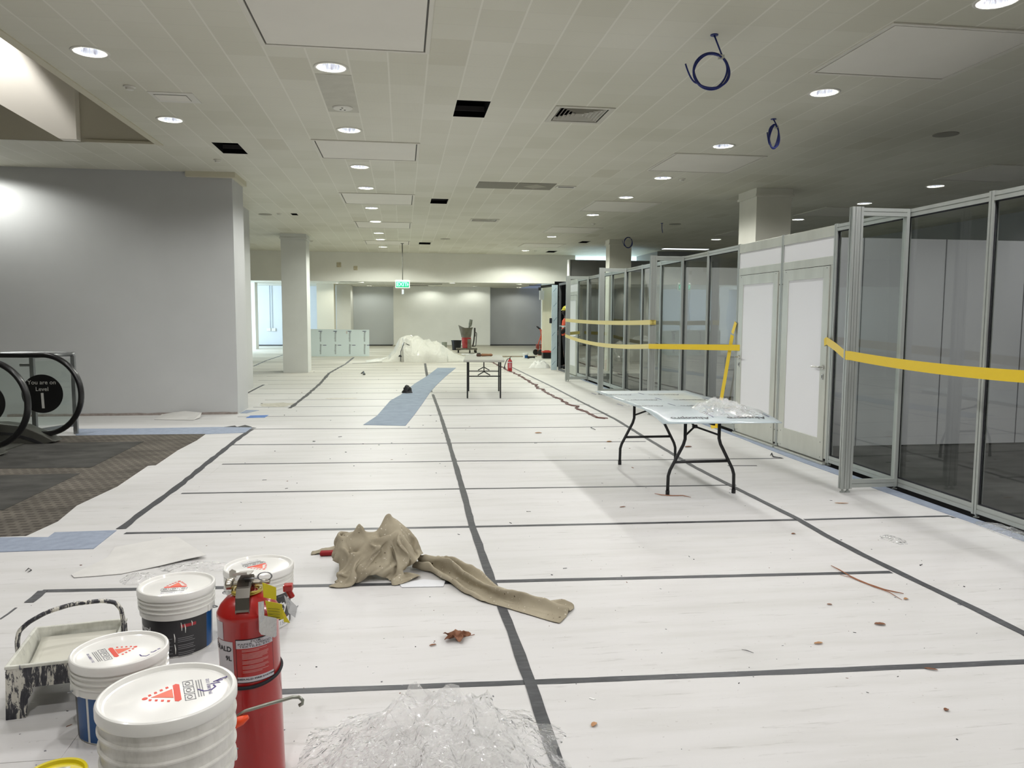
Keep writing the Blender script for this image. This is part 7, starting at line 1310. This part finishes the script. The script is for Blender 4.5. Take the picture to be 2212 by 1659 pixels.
# uncountable grit and flecks
rr_=random.Random(11); mb=MB(); mats=[m_gro,m_leaf,m_gry,m_wht,ink_grey]
for k in range(430):
    if k<250: x=rr_.uniform(-2.2,3.6); y=2.4+abs(rr_.gauss(0,1))*2.6
    elif k<330: x=rr_.gauss(-1.1,.35); y=rr_.gauss(2.9,.35)
    else: x=rr_.uniform(-2.5,3.2); y=rr_.uniform(7,24)
    if -.5<x<.25 and 4.3<y<5.1: continue
    s=(.0035+.006*rr_.random()**3)*(1 if y<7 else 2.2); a=rr_.uniform(0,PI); el=rr_.choice((1,1,1.6,3)); mb.mi=rr_.choice((0,0,1,2,2,3,4)); R=Matrix.Rotation(a,3,'Z')
    mb.prism([Vector((x,y,.0003))+R@Vector(q) for q in((-s*el*.5,-s*.4,0),(s*el*.5,-s*.3,0),(s*el*.4,s*.35,0),(-s*el*.35,s*.4,0))],(0,0,s*.3))
tag(mb.build('floor_grit',mats),'scattered grit, flakes and crumbs over the white floor','litter',kind='stuff')
# ======================= ESCALATOR HEAD AND BALUSTRADE =======================
m_rub=mat('black_rubber_handrail',(16,16,18),.32,coat=.2); m_escg=glass('green_tinted_glass',(250,252,251),1.5)
m_disc=mat('black_disc',(8,8,9),.4); m_dtx=mat('pale_disc_text',(176,176,170),.5); m_skirt=mat('escalator_skirt',(92,92,86),.4,.4); m_comb=mat('dark_skirt',(38,38,40),.5); m_stl=mat('brushed_steel_rail',(150,152,152),.3,.8)
def loop_rail(Y,xr,zc,hh,label,disc_x,text):
    """handrail loop in the plane y=Y, its round end at x=xr"""
    e=empty('escalator_handrail',(xr-hh,Y,0),label,'escalator','escalator balustrades'); cx=0; r=hh
    P=[(-5.0,0,zc+r+1.1*0)]+[(-5+k*.5,0,zc+r) for k in range(1,10)]+[(-.2,0,zc+r-.003)]
    for k in range(0,33):
        a=PI/2-PI*1.12*k/32; P.append((cx+r*.90*math.cos(a)+(.0),0,zc+r*math.sin(a)))
    P+=[(P[-1][0]-.16,0,max(.12,P[-1][2]-.02))]
    mb=MB(); mb.tube([(x,y,z) for x,y,z in P],.044,12,flat=.75); mb.build('handrail_belt',m_rub,e,smooth=True)
    mb=MB(); Q=[Vector((x,0,z)) for x,y,z in P]; G=[]
    out=[Vector((-5.0,-.006,.2))]+[Vector((p.x-(.02 if p.x>0 else 0),-.006,p.z-(.02 if p.z>zc else -.02))) for p in Q[1:-1]]
    mb.prism(out,(0,.012,0)); mb.build('glass_panel',m_escg,e)
    mb=MB(); dx=disc_x-(xr-hh); mb.lathe([(.001,0),(.232,0),(.232,.004),(.001,.004)],(dx,-.008,zc+.01),48,R=Matrix(((1,0,0),(0,0,-1),(0,1,0)))); d=mb.build('round_notice',m_disc,e,smooth=2)
    if text:
        T=lambda oz:(lambda x,y,z:Vector((dx+x,-.0135,zc+.01+oz+y)))
        mb=MB(); lettering(mb,'You are on',.070,T(.135)); lettering(mb,'Level',.070,T(.055)); mb.build('notice_lettering',m_dtx,d)
        mb=MB(); mb.prism([(dx-.016,-.0125,zc+.02),(dx+.014,-.0125,zc+.02),(dx+.020,-.0125,zc-.165),(dx-.010,-.0125,zc-.165)],(0,-.001,0)); mb.build('level_number',m_dtx,d)
    # skirting housing below the loop
    mb=MB(); prof=[(-5,.0),(.02,.0),(.16,.03),(.02,.115),(-.20,.22),(-.45,.255),(-5,.255)]
    mb.prism([Vector((x,-.11,z)) for x,z in prof],(0,.22,0)); sk=mb.build('skirt_housing',m_skirt,e,bevel=.012)
    mb=MB(); mb.prism([Vector((x,-.118,z)) for x,z in ((-.62,.17),(-.30,.14),(-.10,.075),(.03,.005),(-.03,.0),(-.16,.06),(-.34,.115),(-.62,.14))],(0,.008,0)); mb.build('brush_strip',m_comb,sk)
    return e
loop_rail(9.92,-3.80,.585,.475,'farther black escalator handrail loop with the round level notice, in front of the grey wall',-4.28,True)
loop_rail(9.02,-4.00,.575,.47,'nearer black escalator handrail loop cut by the left edge of the photo',-4.50,True)
e=empty('escalator_comb_plate',(-6.0,9.45,0),'dark grooved escalator landing between the two handrail loops','escalator')
mb=MB(); mb.bb((-3.0,-.31,.0),(1.55,.33,.02)); mb.build('plate',m_skirt,e,bevel=.003)
for k in range(9): mb=MB(); mb.bb((-3.0,-.29+.066*k,.02),(1.35,-.275+.066*k,.024)); mb.build('groove',m_comb,e)
mb=MB(); mb.box((1.15,-.295,.03),(.05,.012,.02)); mb.build('amber_lamp',mat('amber_lamp',(240,150,40),.4,emit=1.2),e)
e=empty('steel_balustrade',(-4.20,10.62,0),'grey steel guard rail with glass behind the escalator handrails','guard rail')
mb=MB(); mb.tube([(-4.6,0.02,1.04),(-.45,.0,1.04),(-.12,-.0,1.04),(-.02,-.02,1.035),(.02,-.0,1.035)],.028,12); mb.build('top_rail',m_stl,e,smooth=True)
mb=MB(); mb.tube([(.0,0,1.035),(-.14,-.28,1.035),(-.27,-.54,1.035)],.026,12); mb.build('return_rail',m_stl,e,smooth=True)
for x,y in((.0,0),(-.26,-.52),(-1.6,0),(-3.0,0)):
    mb=MB(); mb.box((x,y,.51),(.05,.05,1.02)); mb.build('post',m_stl,e,bevel=.004)
mb=MB(); mb.prism([(-.02,-.03,.10),(-.02,-.03,.14),(-.25,-.50,.14),(-.25,-.50,.10)],(-.02,0,0)); mb.build('bottom_rail',m_stl,e)
mb=MB(); mb.bb((-4.5,-.008,.12),(-.03,.002,.98)); mb.build('glass_panel',m_escg,e)
mb=MB(); mb.prism([(-.03,-.04,.16),(-.03,-.04,.97),(-.25,-.48,.97),(-.25,-.48,.16)],(-.008,0,0)); mb.build('glass_panel',m_escg,e)
mb=MB(); mb.box((-.34,-.52,.93),(.12,.03,.035)); mb.build('bracket',m_stl,e,bevel=.003)

# ======================= FAR OBJECTS =======================
# white plastic-wrapped heap
m_wpl=mat('milky_white_plastic',(222,221,213),.42,coat=.25,bump=.5,bs=5,bd=.06)
def hp(x):
    K=[(-1.25,0),(-.75,.10),(-.48,.16),(-.30,.40),(-.12,.78),(.10,.86),(.45,.84),(.85,.76),(1.15,.66),(1.45,.45),(1.75,.26),(2.1,.14),(2.45,.08),(2.7,0)]
    for (a,b),(c_,d_) in zip(K[:-1],K[1:]):
        if a<=x<=c_: return b+(d_-b)*(x-a)/(c_-a)
    return 0
e=empty('wrapped_heap',(.55,26.7,0),'big heap of goods wrapped in crumpled milky white plastic on the far floor','wrapped goods')
def heapf(u,v):
    x=-1.25+3.95*u; y=(v-.5)*2; s=max(0,1-abs(y)**2.6); q=Vector((x*1.5,y*1.3,3)); h=hp(x)*s**.6
    k=.84+.30*billow(q*1.2,3); z=h*k+.10*(ridged(q*2.2,2)-.5)*min(1,h*4)
    return Vector((x-.55+.10*noise.noise(q*1.3)*s,y*(.85 if 0<x<1.5 else .7)+.16*noise.noise(q*1.1+Vector((4,0,0))),max(.003,z)))
mb=MB(); mb.grid(heapf,84,44); mb.build('plastic_wrap',m_wpl,e)
for i,L in enumerate(([(-.62,-.62,.02),(-.62,-.60,.35),(-.50,-.56,.66),(-.38,-.60,.58),(-.15,-.68,.48),(.05,-.70,.40)],[(.08,-.72,.30),(.12,-.80,.16),(.05,-.86,.04)])):
    mb=MB(); mb.tube(L,.020,6,flat=.5); mb.build('black_strap',m_blk,e,smooth=True)
blob('black_knob',(-.09,25.95,.18),.05,.04,.05,m_blk,None,None)
bpy.data.objects['black_knob'].name='strap_buckle'; o=bpy.data.objects['strap_buckle']; o.parent=e; o.location=-Vector(e.location)
mb=MB(); mb.strip([Vector((-1.6,25.2,.004)),Vector((-1.1,25.5,.004)),Vector((-.7,25.9,.01))],.05,.004); tag(mb.build('loose_strap',m_blk),'black loose strap end lying left of the white heap','strap')
crumple('plastic_scrap',F(1166,795)+Vector((0,0,.002)),.33,.20,.26,mat('white_plastic_scrap',(232,232,228),.4,bump=.4,bs=12),'crumpled white plastic scrap on the floor before the film-covered panel','plastic film',seed=14,nu=60,nv=20)
# leaning sheet with printed film
ps=[F(640,770),F(798,769.5)]; e=empty('aluminium_sheet',ps[0],'pale blue-green film-covered sheet standing on its long edge behind the left column','sheet')
m_shb=mat('pale_green_film',(230,243,244),.4,coat=.2)
Wd=ps[1].x-ps[0].x; Hs=1.03; ln=.10
mb=MB(); mb.prism([(0,0,0),(Wd,0,0),(Wd+.0,ln,Hs-.03),(0,ln,Hs)],(0,.006,0)); mb.build('sheet',m_shb,e)
mb=MB(); mb.box((Wd*.35,ln+.12,Hs*.45),(.05,.05,Hs*.9)); mb.box((Wd*.8,ln+.12,Hs*.45),(.05,.05,Hs*.9)); mb.box((Wd*.57,ln+.12,Hs*.88),(Wd*.55,.05,.05)); mb.build('support_frame',mat('raw_timber',(176,150,110),.7),e)
for i,xp in enumerate((692,724,755,787)):
    x0=F(xp,770).x-ps[0].x
    for zz in (.74,.27):
        mb=MB(); lettering(mb,'Alucopro',.105,lambda x,y,z:Vector((x0+y+.012,ln*(zz-x)/Hs-.003,zz-x)),sx=.95); mb.build('printed_name',m_txk,e)
    mb=MB(); mb.prism([(x0-.07,ln*.93/1.03-.003,.955),(x0+.07,ln*.93/1.03-.003,.955),(x0+.07,ln*.93/1.03-.003,.935),(x0-.07,ln*.93/1.03-.003,.935)],(0,-.001,0)); mb.build('printed_dash',m_txt,e)
    mb=MB(); mb.prism([(x0+.09,.04-.003,.43),(x0+.22,.04-.003,.43),(x0+.22,.04-.003,.41),(x0+.09,.04-.003,.41)],(0,-.001,0)); mb.build('printed_dash',m_txt,e)
mb=MB(); mb.box((Wd*.69,ln*.9-.006,.90),(.05,.004,.11)); mb.build('paper_sticker',m_pap,e)
# plaster mixer
q=FY(1010,762,32.4); e=empty('plaster_mixer',(q.x,32.4,0),'dusty mixing machine with a flared tub over a red bucket, standing near the back wall','mixer')
K=.0194; ZP=lambda y:1.55-(y-682.7)*K; XP=lambda x:(x-1010)*K
dusty_grey=mat('dusty_grey_plastic',(112,108,96),.85,var=14,vs=6); dusty_red=mat('dusty_red_bucket',(160,52,50),.7,var=16,vs=7)
mb=MB(); n=28; R=[]
for (zf,rx,sh) in ((ZP(729),.20,-.06),(ZP(722),.225,-.06),(ZP(714),.255,-.07),(None,.31,-.08),(None,.295,-.08),(ZP(716),.235,-.07),(ZP(728),.18,-.06)):
    ring=[]
    for k in range(n):
        a=2*PI*k/n; c,s_=math.cos(a),math.sin(a); z=zf if zf is not None else (ZP(709)+.13*max(0,-c)**1.5*1.0+.03*max(0,c)**2-(.0 if rx>.3 else .004))
        ring.append(Vector((sh+rx*c,rx*.9*s_,z)))
    R.append(ring)
mb.rings(R); mb.build('flared_tub',dusty_grey,e,smooth=2)
mb=MB(); mb.lathe([(.001,.19),(.165,.19),(.185,.42),(.192,.42),(.192,.45),(.186,.45),(.20,.64),(.001,.64)],(-.05,0,0),32); mb.build('red_bucket',dusty_red,e,smooth=2)
mb=MB(); mb.tube([(.07,.0,ZP(711)),(.075,0,ZP(706)),(.11,0,ZP(703))],.035,10); mb.tube([(.10,0,ZP(706)),(.12,0,ZP(700)),(.15,0,ZP(691))],[.055,.075,.065],14); mb.build('motor_head',mat('dusty_motor',(118,120,108),.7,var=16,vs=16),e,smooth=2)
mb=MB(); mb.box((.30,0,(ZP(710)+ZP(726))/2),(.07,.06,.36)); mb.tube([(.31,0,ZP(712)),(.27,0,ZP(735)),(.22,0,ZP(748))],.030,8); mb.build('mast',mat('dark_mast',(66,62,58),.6),e)
mb=MB(); mb.tube([(.28,0,ZP(719)),(.36,0,ZP(718.5)),(.38,0,ZP(721)),(.35,0,ZP(746)),(.32,0,ZP(748.5)),(.18,0,ZP(748.5))],.017,8); mb.build('push_handle',mat('dark_handle',(52,50,48),.5),e,smooth=True)
mb=MB(); mb.box((.06,-.20,(ZP(733)+ZP(753))/2),(.16,.03,.40)); mb.build('front_plate',dusty_grey,e,bevel=.005)
mb=MB(); mb.box((-.04,0,ZP(754)),(.86,.40,.06)); mb.build('base_frame',dusty_grey,e,bevel=.008)
for x,y in((.08,-.16),(.34,-.16),(-.38,.12),(.32,.16)): 
    mb=MB(); mb.box((x,y,.085),(.06,.06,.13)); lg=mb.build('base_leg',dusty_grey,e); mb=MB(); mb.cyl((x-.025,y,.05),(x+.025,y,.05),.05,16); mb.build('caster_wheel',m_blk,lg,smooth=2)
q=F(986,756); e=empty('black_bin',(q.x,q.y,0),'black plastic tub beside the mixing machine','bin')
mb=MB(); mb.lathe([(.001,0),(.19,0),(.225,.40),(.24,.405),(.24,.44),(.225,.44),(.18,.03),(.001,.03)],seg=32); mb.build('tub',m_blk,e,smooth=2)
q=F(960,751); mb=MB(); mb.lathe([(.001,0),(.12,0),(.13,.26),(.135,.27),(.12,.27),(.001,.25)],q,24); tag(mb.build('small_pail',mat('grey_green_pail',(150,155,140),.6),smooth=2),'small greyish pail just visible behind the white heap','bucket')
# white tray and brush lids behind the table
q=F(1018,766.5); e=empty('lid_tray',q,'flat white tray lying behind the grey-topped table','tray'); mb=MB(); mb.box((0,0,.02),(.75,.5,.03)); mb.build('tray',m_white,e,bevel=.012); mb=MB(); mb.lathe([(.001,.036),(.12,.036),(.12,.045),(.001,.045)],(.02,0,0),24); mb.build('oval_recess',m_gap,e); mb=MB(); mb.box((.30,0,.05),(.14,.06,.05)); mb.build('black_clip',m_blk,e,bevel=.01)
# hand truck
Yh=30.3; q=FY(1164,769,Yh); e=empty('hand_truck',(q.x,Yh,0),'orange hand truck with black grips and two wheels beside the cream curtain','hand truck')
K=.01815; ZH=lambda y:1.55-(y-682.9)*K; XH=lambda x:(x-1164)*K
m_org=mat('orange_frame_paint',(192,74,40),.45); m_tyre=mat('tyre_rubber',(34,32,30),.8); m_rim=mat('pale_rim',(150,140,120),.5)
for dx,dy,top in((-.04,-.12,(1157.5,705)),(.045,.14,(1162.5,706))):
    P=[(XH(top[0]),dy,ZH(top[1])),(XH(top[0]+8),dy,ZH(top[1]+7.5)),(XH(top[0]+10.5),dy,ZH(top[1]+22)),(XH(top[0]+11.5),dy,ZH(748)),(XH(top[0]+11),dy,ZH(758))]
    mb=MB(); mb.tube(P,.018,8); mb.build('frame_tube',m_org,e,smooth=True)
    mb=MB(); mb.tube([P[0],Vector(P[0]).lerp(Vector(P[1]),.75)],.026,8); mb.build('black_grip',m_blk,e,smooth=True)
for zz in (724,740,753):
    mb=MB(); mb.cyl((XH(1167),-.12,ZH(zz)),(XH(1172),.14,ZH(zz)),.014,8); mb.build('cross_tube',m_org,e)
mb=MB(); mb.tube([(XH(1169),0,ZH(724)),(XH(1163),0,ZH(742)),(XH(1162),0,ZH(760))],.022,8); mb.tube([(XH(1168),.02,ZH(730)),(XH(1171),0,ZH(745)),(XH(1166),0,ZH(758))],.02,8); mb.build('folding_arm',m_org,e,smooth=True)
mb=MB(); mb.box((XH(1161),0,ZH(749)),(.11,.2,.19)); mb.box((XH(1169.5),0,ZH(748.5)),(.09,.2,.17)); mb.build('red_wheel_guard',mat('dark_red_guard',(128,44,34),.5),e,bevel=.01)
for x,dy in((1158.5,.16),(1165.5,-.16)):
    mb=MB(); c=Vector((XH(x),dy,.115)); RY=Matrix(((1,0,0),(0,0,1),(0,-1,0))); mb.lathe([(.055,-.028),(.105,-.030),(.115,-.015),(.115,.015),(.105,.030),(.055,.028)],c,28,R=RY); w=mb.build('wheel',m_tyre,e,smooth=2)
    mb=MB(); mb.lathe([(.001,-.02),(.06,-.022),(.06,.022),(.001,.02)],c,20,R=RY); mb.build('wheel_rim',m_rim,w,smooth=2)
mb=MB(); mb.box((XH(1170),-.02,.012),(.30,.34,.012)); mb.build('toe_plate',m_org,e)
q=F(1181,774); e=empty('tool_crate',(q.x,q.y,0),'black crate with red lid standing at the foot of the cream curtain','crate')
mb=MB(); mb.box((0,0,.11),(.34,.30,.22)); mb.build('crate_body',m_blk,e,bevel=.02); mb=MB(); mb.box((0,0,.245),(.36,.32,.06)); mb.box((0,0,.285),(.20,.10,.03)); mb.build('red_lid',mat('crate_red',(190,58,40),.45),e,bevel=.015)
q=F(1135,774.5); e=empty('paint_bucket',(q.x,q.y,0),'tiny white bucket with a blue label on the bare floor far back','paint bucket')
mb=MB(); mb.lathe([(.001,0),(.085,0),(.092,.15),(.104,.155),(.104,.20),(.098,.205),(.001,.20)],seg=28); mb.build('pail_body',m_pail,e,smooth=2)
mb=MB(); R=[]
for k in range(13):
    a=-2.0+k*.12; R.append([Vector((.090*math.cos(a),.090*math.sin(a),.02)),Vector((.094*math.cos(a),.094*math.sin(a),.13)),Vector((.093*math.cos(a),.093*math.sin(a),.13)),Vector((.089*math.cos(a),.089*math.sin(a),.02))])
mb.rings(R); mb.build('blue_side_label',ink_blue,e)
q=F(1145,774.5); e=empty('floor_brush',(q.x,q.y,0),'small black brush lying beside the tiny white bucket','brush'); mb=MB(); mb.tube([(-.10,0,.04),(.0,0,.045),(.10,0,.05),(.18,-.02,.05)],[.05,.03,.03,.042],10); mb.build('body',m_blk,e,smooth=True)
q=F(1110,771); mb=MB(); mb.cyl((q.x-.5,q.y,.02),(q.x+.9,q.y+.05,.02),.014,8); tag(mb.build('timber_batten',mat('batten_wood',(150,130,100),.7)),'thin brown batten on the floor behind the small extinguisher','batten')
# small extinguisher
q=F(1098,801); e=empty('fire_extinguisher',(q.x+.03,q.y-.10,0),'small red fire extinguisher with black hose on the floor right of the grey-topped table','fire extinguisher')
mb=MB(); mb.lathe([(.001,0),(.062,0),(.066,.006),(.066,.27),(.055,.30),(.028,.32),(.026,.345),(.001,.345)],seg=28); mb.build('cylinder',mat('small_ext_red',(178,24,34),.3,coat=.4),e,smooth=2)
mb=MB(); mb.lathe([(.0675,.235),(.0675,.262)],seg=28,cap=False); mb.build('white_band',m_sil,e)
mb=MB(); R=[]
for k in range(9):
    a=-2.2+k*.16; R.append([Vector((.0672*math.cos(a),.0672*math.sin(a),z)) for z in(.09,.22)]+[Vector((.066*math.cos(a),.066*math.sin(a),z)) for z in(.22,.09)])
mb.rings(R); mb.build('pale_label',mat('small_label',(190,120,130),.5),e)
mb=MB(); mb.box((0,0,.36),(.03,.03,.04)); mb.tube([(0,0,.37),(.02,0,.40),(.05,0,.415)],.008,6); mb.build('valve',mat('dark_valve',(70,56,44),.4),e)
mb=MB(); mb.tube([(-.02,0,.345),(-.06,0,.345),(-.10,-.01,.29),(-.135,-.02,.20),(-.15,-.02,.15)],.011,8); mb.tube([(-.15,-.02,.15),(-.162,-.02,.10),(-.17,-.02,.07)],[.012,.020,.012],8); mb.build('black_hose',m_blk,e,smooth=True)
# ball of black tape on the runner edge
blob('black_tape_ball',F(880,849)+Vector((0,0,.004)),.08,.07,.12,m_blk,'crushed ball of black tape on the left edge of the blue runner','tape ball',seed=3,amp=.5)
stalk([(780,808),(785,805),(788,810),(784,811)],.02,'small black scrap on the floor left of the white heap',m_blk,'dark_scrap')
# ======================= PERSON BEHIND THE OPEN FRAME =======================
e=empty('person',(4.80,22.45,0),'person in yellow hard hat, orange vest and dark trousers, hidden behind the open frame','person',rz=.0)
b=bmesh.new(); J=[((0,0,.95),.115),((0,0,1.12),.12),((.01,0,1.32),.13),((.0,0,1.45),.085),((-.02,0,1.52),.052),((-.03,0,1.60),.070),((-.045,0,1.68),.088),((-.04,0,1.75),.070),
((.0,.18,1.42),.055),((-.05,.22,1.17),.042),((-.20,.18,1.02),.033),((-.27,.16,1.00),.028),((.0,-.18,1.42),.055),((-.10,-.22,1.18),.042),((-.26,-.18,1.10),.033),((-.33,-.17,1.10),.028),
((.0,.09,.88),.085),((-.02,.10,.50),.062),((.03,.10,.10),.045),((-.13,.11,.045),.035),((.0,-.09,.88),.085),((.04,-.10,.50),.062),((.10,-.10,.10),.045),((-.06,-.11,.045),.035)]
V=[b.verts.new(p) for p,_ in J]; b.verts.ensure_lookup_table()
for a_,c_ in((0,1),(1,2),(2,3),(3,4),(4,5),(5,6),(6,7),(3,8),(8,9),(9,10),(10,11),(3,12),(12,13),(13,14),(14,15),(0,16),(16,17),(17,18),(18,19),(0,20),(20,21),(21,22),(22,23)): b.edges.new((V[a_],V[c_]))
# fingers
FJ=[]
for base,idx,sy in (((-.27,.16,1.00),11,1),((-.33,-.17,1.10),15,-1)):
    for k in range(4):
        y=base[1]+(k-1.5)*.018; p1=(base[0]-.05,y,base[2]-.01); p2=(base[0]-.085-.006*(k in(1,2)),y,base[2]-.03); v1=b.verts.new(p1);v2=b.verts.new(p2); b.edges.new((V[idx],v1)); b.edges.new((v1,v2)); FJ+=[.009,.008]
    v1=b.verts.new((base[0]-.02,base[1]-sy*.035,base[2]-.01)); v2=b.verts.new((base[0]-.05,base[1]-sy*.045,base[2]-.02)); b.edges.new((V[idx],v1)); b.edges.new((v1,v2)); FJ+=[.011,.009]
me=bpy.data.meshes.new('body'); b.to_mesh(me); b.free(); o=bpy.data.objects.new('body',me); COL.objects.link(o); o.parent=e
me.materials.append(mat('brown_skin',(70,46,36),.6))
md=o.modifiers.new('k','SKIN'); rad=[r for _,r in J]+FJ
for i,v in enumerate(me.skin_vertices[0].data): v.radius=(rad[i],rad[i]); v.use_root=(i==0)
md=o.modifiers.new('s','SUBSURF'); md.levels=2; md.render_levels=2
m_vest=mat('orange_vest',(214,78,40),.7); m_clo=mat('dark_workwear',(26,27,34),.9)
def ell(c,rx,ry,n=24): return [Vector((c[0]+rx*math.cos(2*PI*k/n),c[1]+ry*math.sin(2*PI*k/n),c[2])) for k in range(n)]
mb=MB(); mb.rings([ell((0,0,.98),.145,.20),ell((0,0,1.12),.145,.19),ell((.01,0,1.30),.155,.20),ell((0,0,1.42),.13,.20),ell((0,0,1.50),.075,.09)]); mb.build('orange_vest',m_vest,e,smooth=True)
for z in(1.10,1.22):
    mb=MB(); mb.rings([ell((0.002,0,z),.152,.200),ell((.002,0,z+.05),.156,.204)],cap=False); mb.build('reflective_band',mat('reflective_grey',(206,208,200),.3),e,smooth=True)
for s in(-1,1):
    mb=MB(); mb.tube([(0,s*.09,.99),(0,s*.095,.85),(.01,s*.10,.5),(.05,s*.10,.09)],[.12,.11,.082,.068],16); mb.build('trouser_leg',m_clo,e,smooth=True)
    mb=MB(); mb.tube([(0,s*.17,1.43),(-.05,s*.22,1.18),(-.19,s*.185,1.05)],[.07,.056,.046],12); mb.build('sleeve',m_clo,e,smooth=True)
    x=.05 if s>0 else .09; mb=MB(); mb.box((x-.09,s*.105,.045),(.27,.10,.09)); mb.build('boot',m_clo,e,bevel=.03)
mb=MB(); c=(-.04,0,1.72); mb.rings([ell(c,.135,.115),ell((-.04,0,1.735),.135,.115),ell((-.035,0,1.74),.112,.10),ell((-.03,0,1.80),.100,.09),ell((-.03,0,1.845),.062,.056),ell((-.03,0,1.86),.01,.01)]); mb.build('yellow_hard_hat',mat('hard_hat_yellow',(206,196,50),.35,coat=.4),e,smooth=2)
mb=MB(); mb.rings([ell((-.02,0,1.56),.058,.062),ell((-.035,0,1.62),.092,.080),ell((-.04,0,1.68),.100,.082)],cap=False); mb.build('dark_hair',m_clo,e,smooth=True)
for dy in(-.03,.03): mb=MB(); mb.lathe([(.001,-.008),(.009,-.004),(.010,.0),(.009,.004),(.001,.008)],(-.128,dy,1.685),12); mb.build('eye',mat('eye_%d'%int(dy*100),(226,224,218),.3),e,smooth=True)
mb=MB(); mb.tube([(-.128,0,1.685),(-.150,0,1.655),(-.135,0,1.645)],[.009,.014,.010],8); mb.build('nose',bpy.data.materials['brown_skin'],e,smooth=True)
mb=MB(); mb.box((-.127,0,1.615),(.01,.05,.008)); mb.build('mouth',mat('lips',(96,50,46),.5),e,bevel=.003)
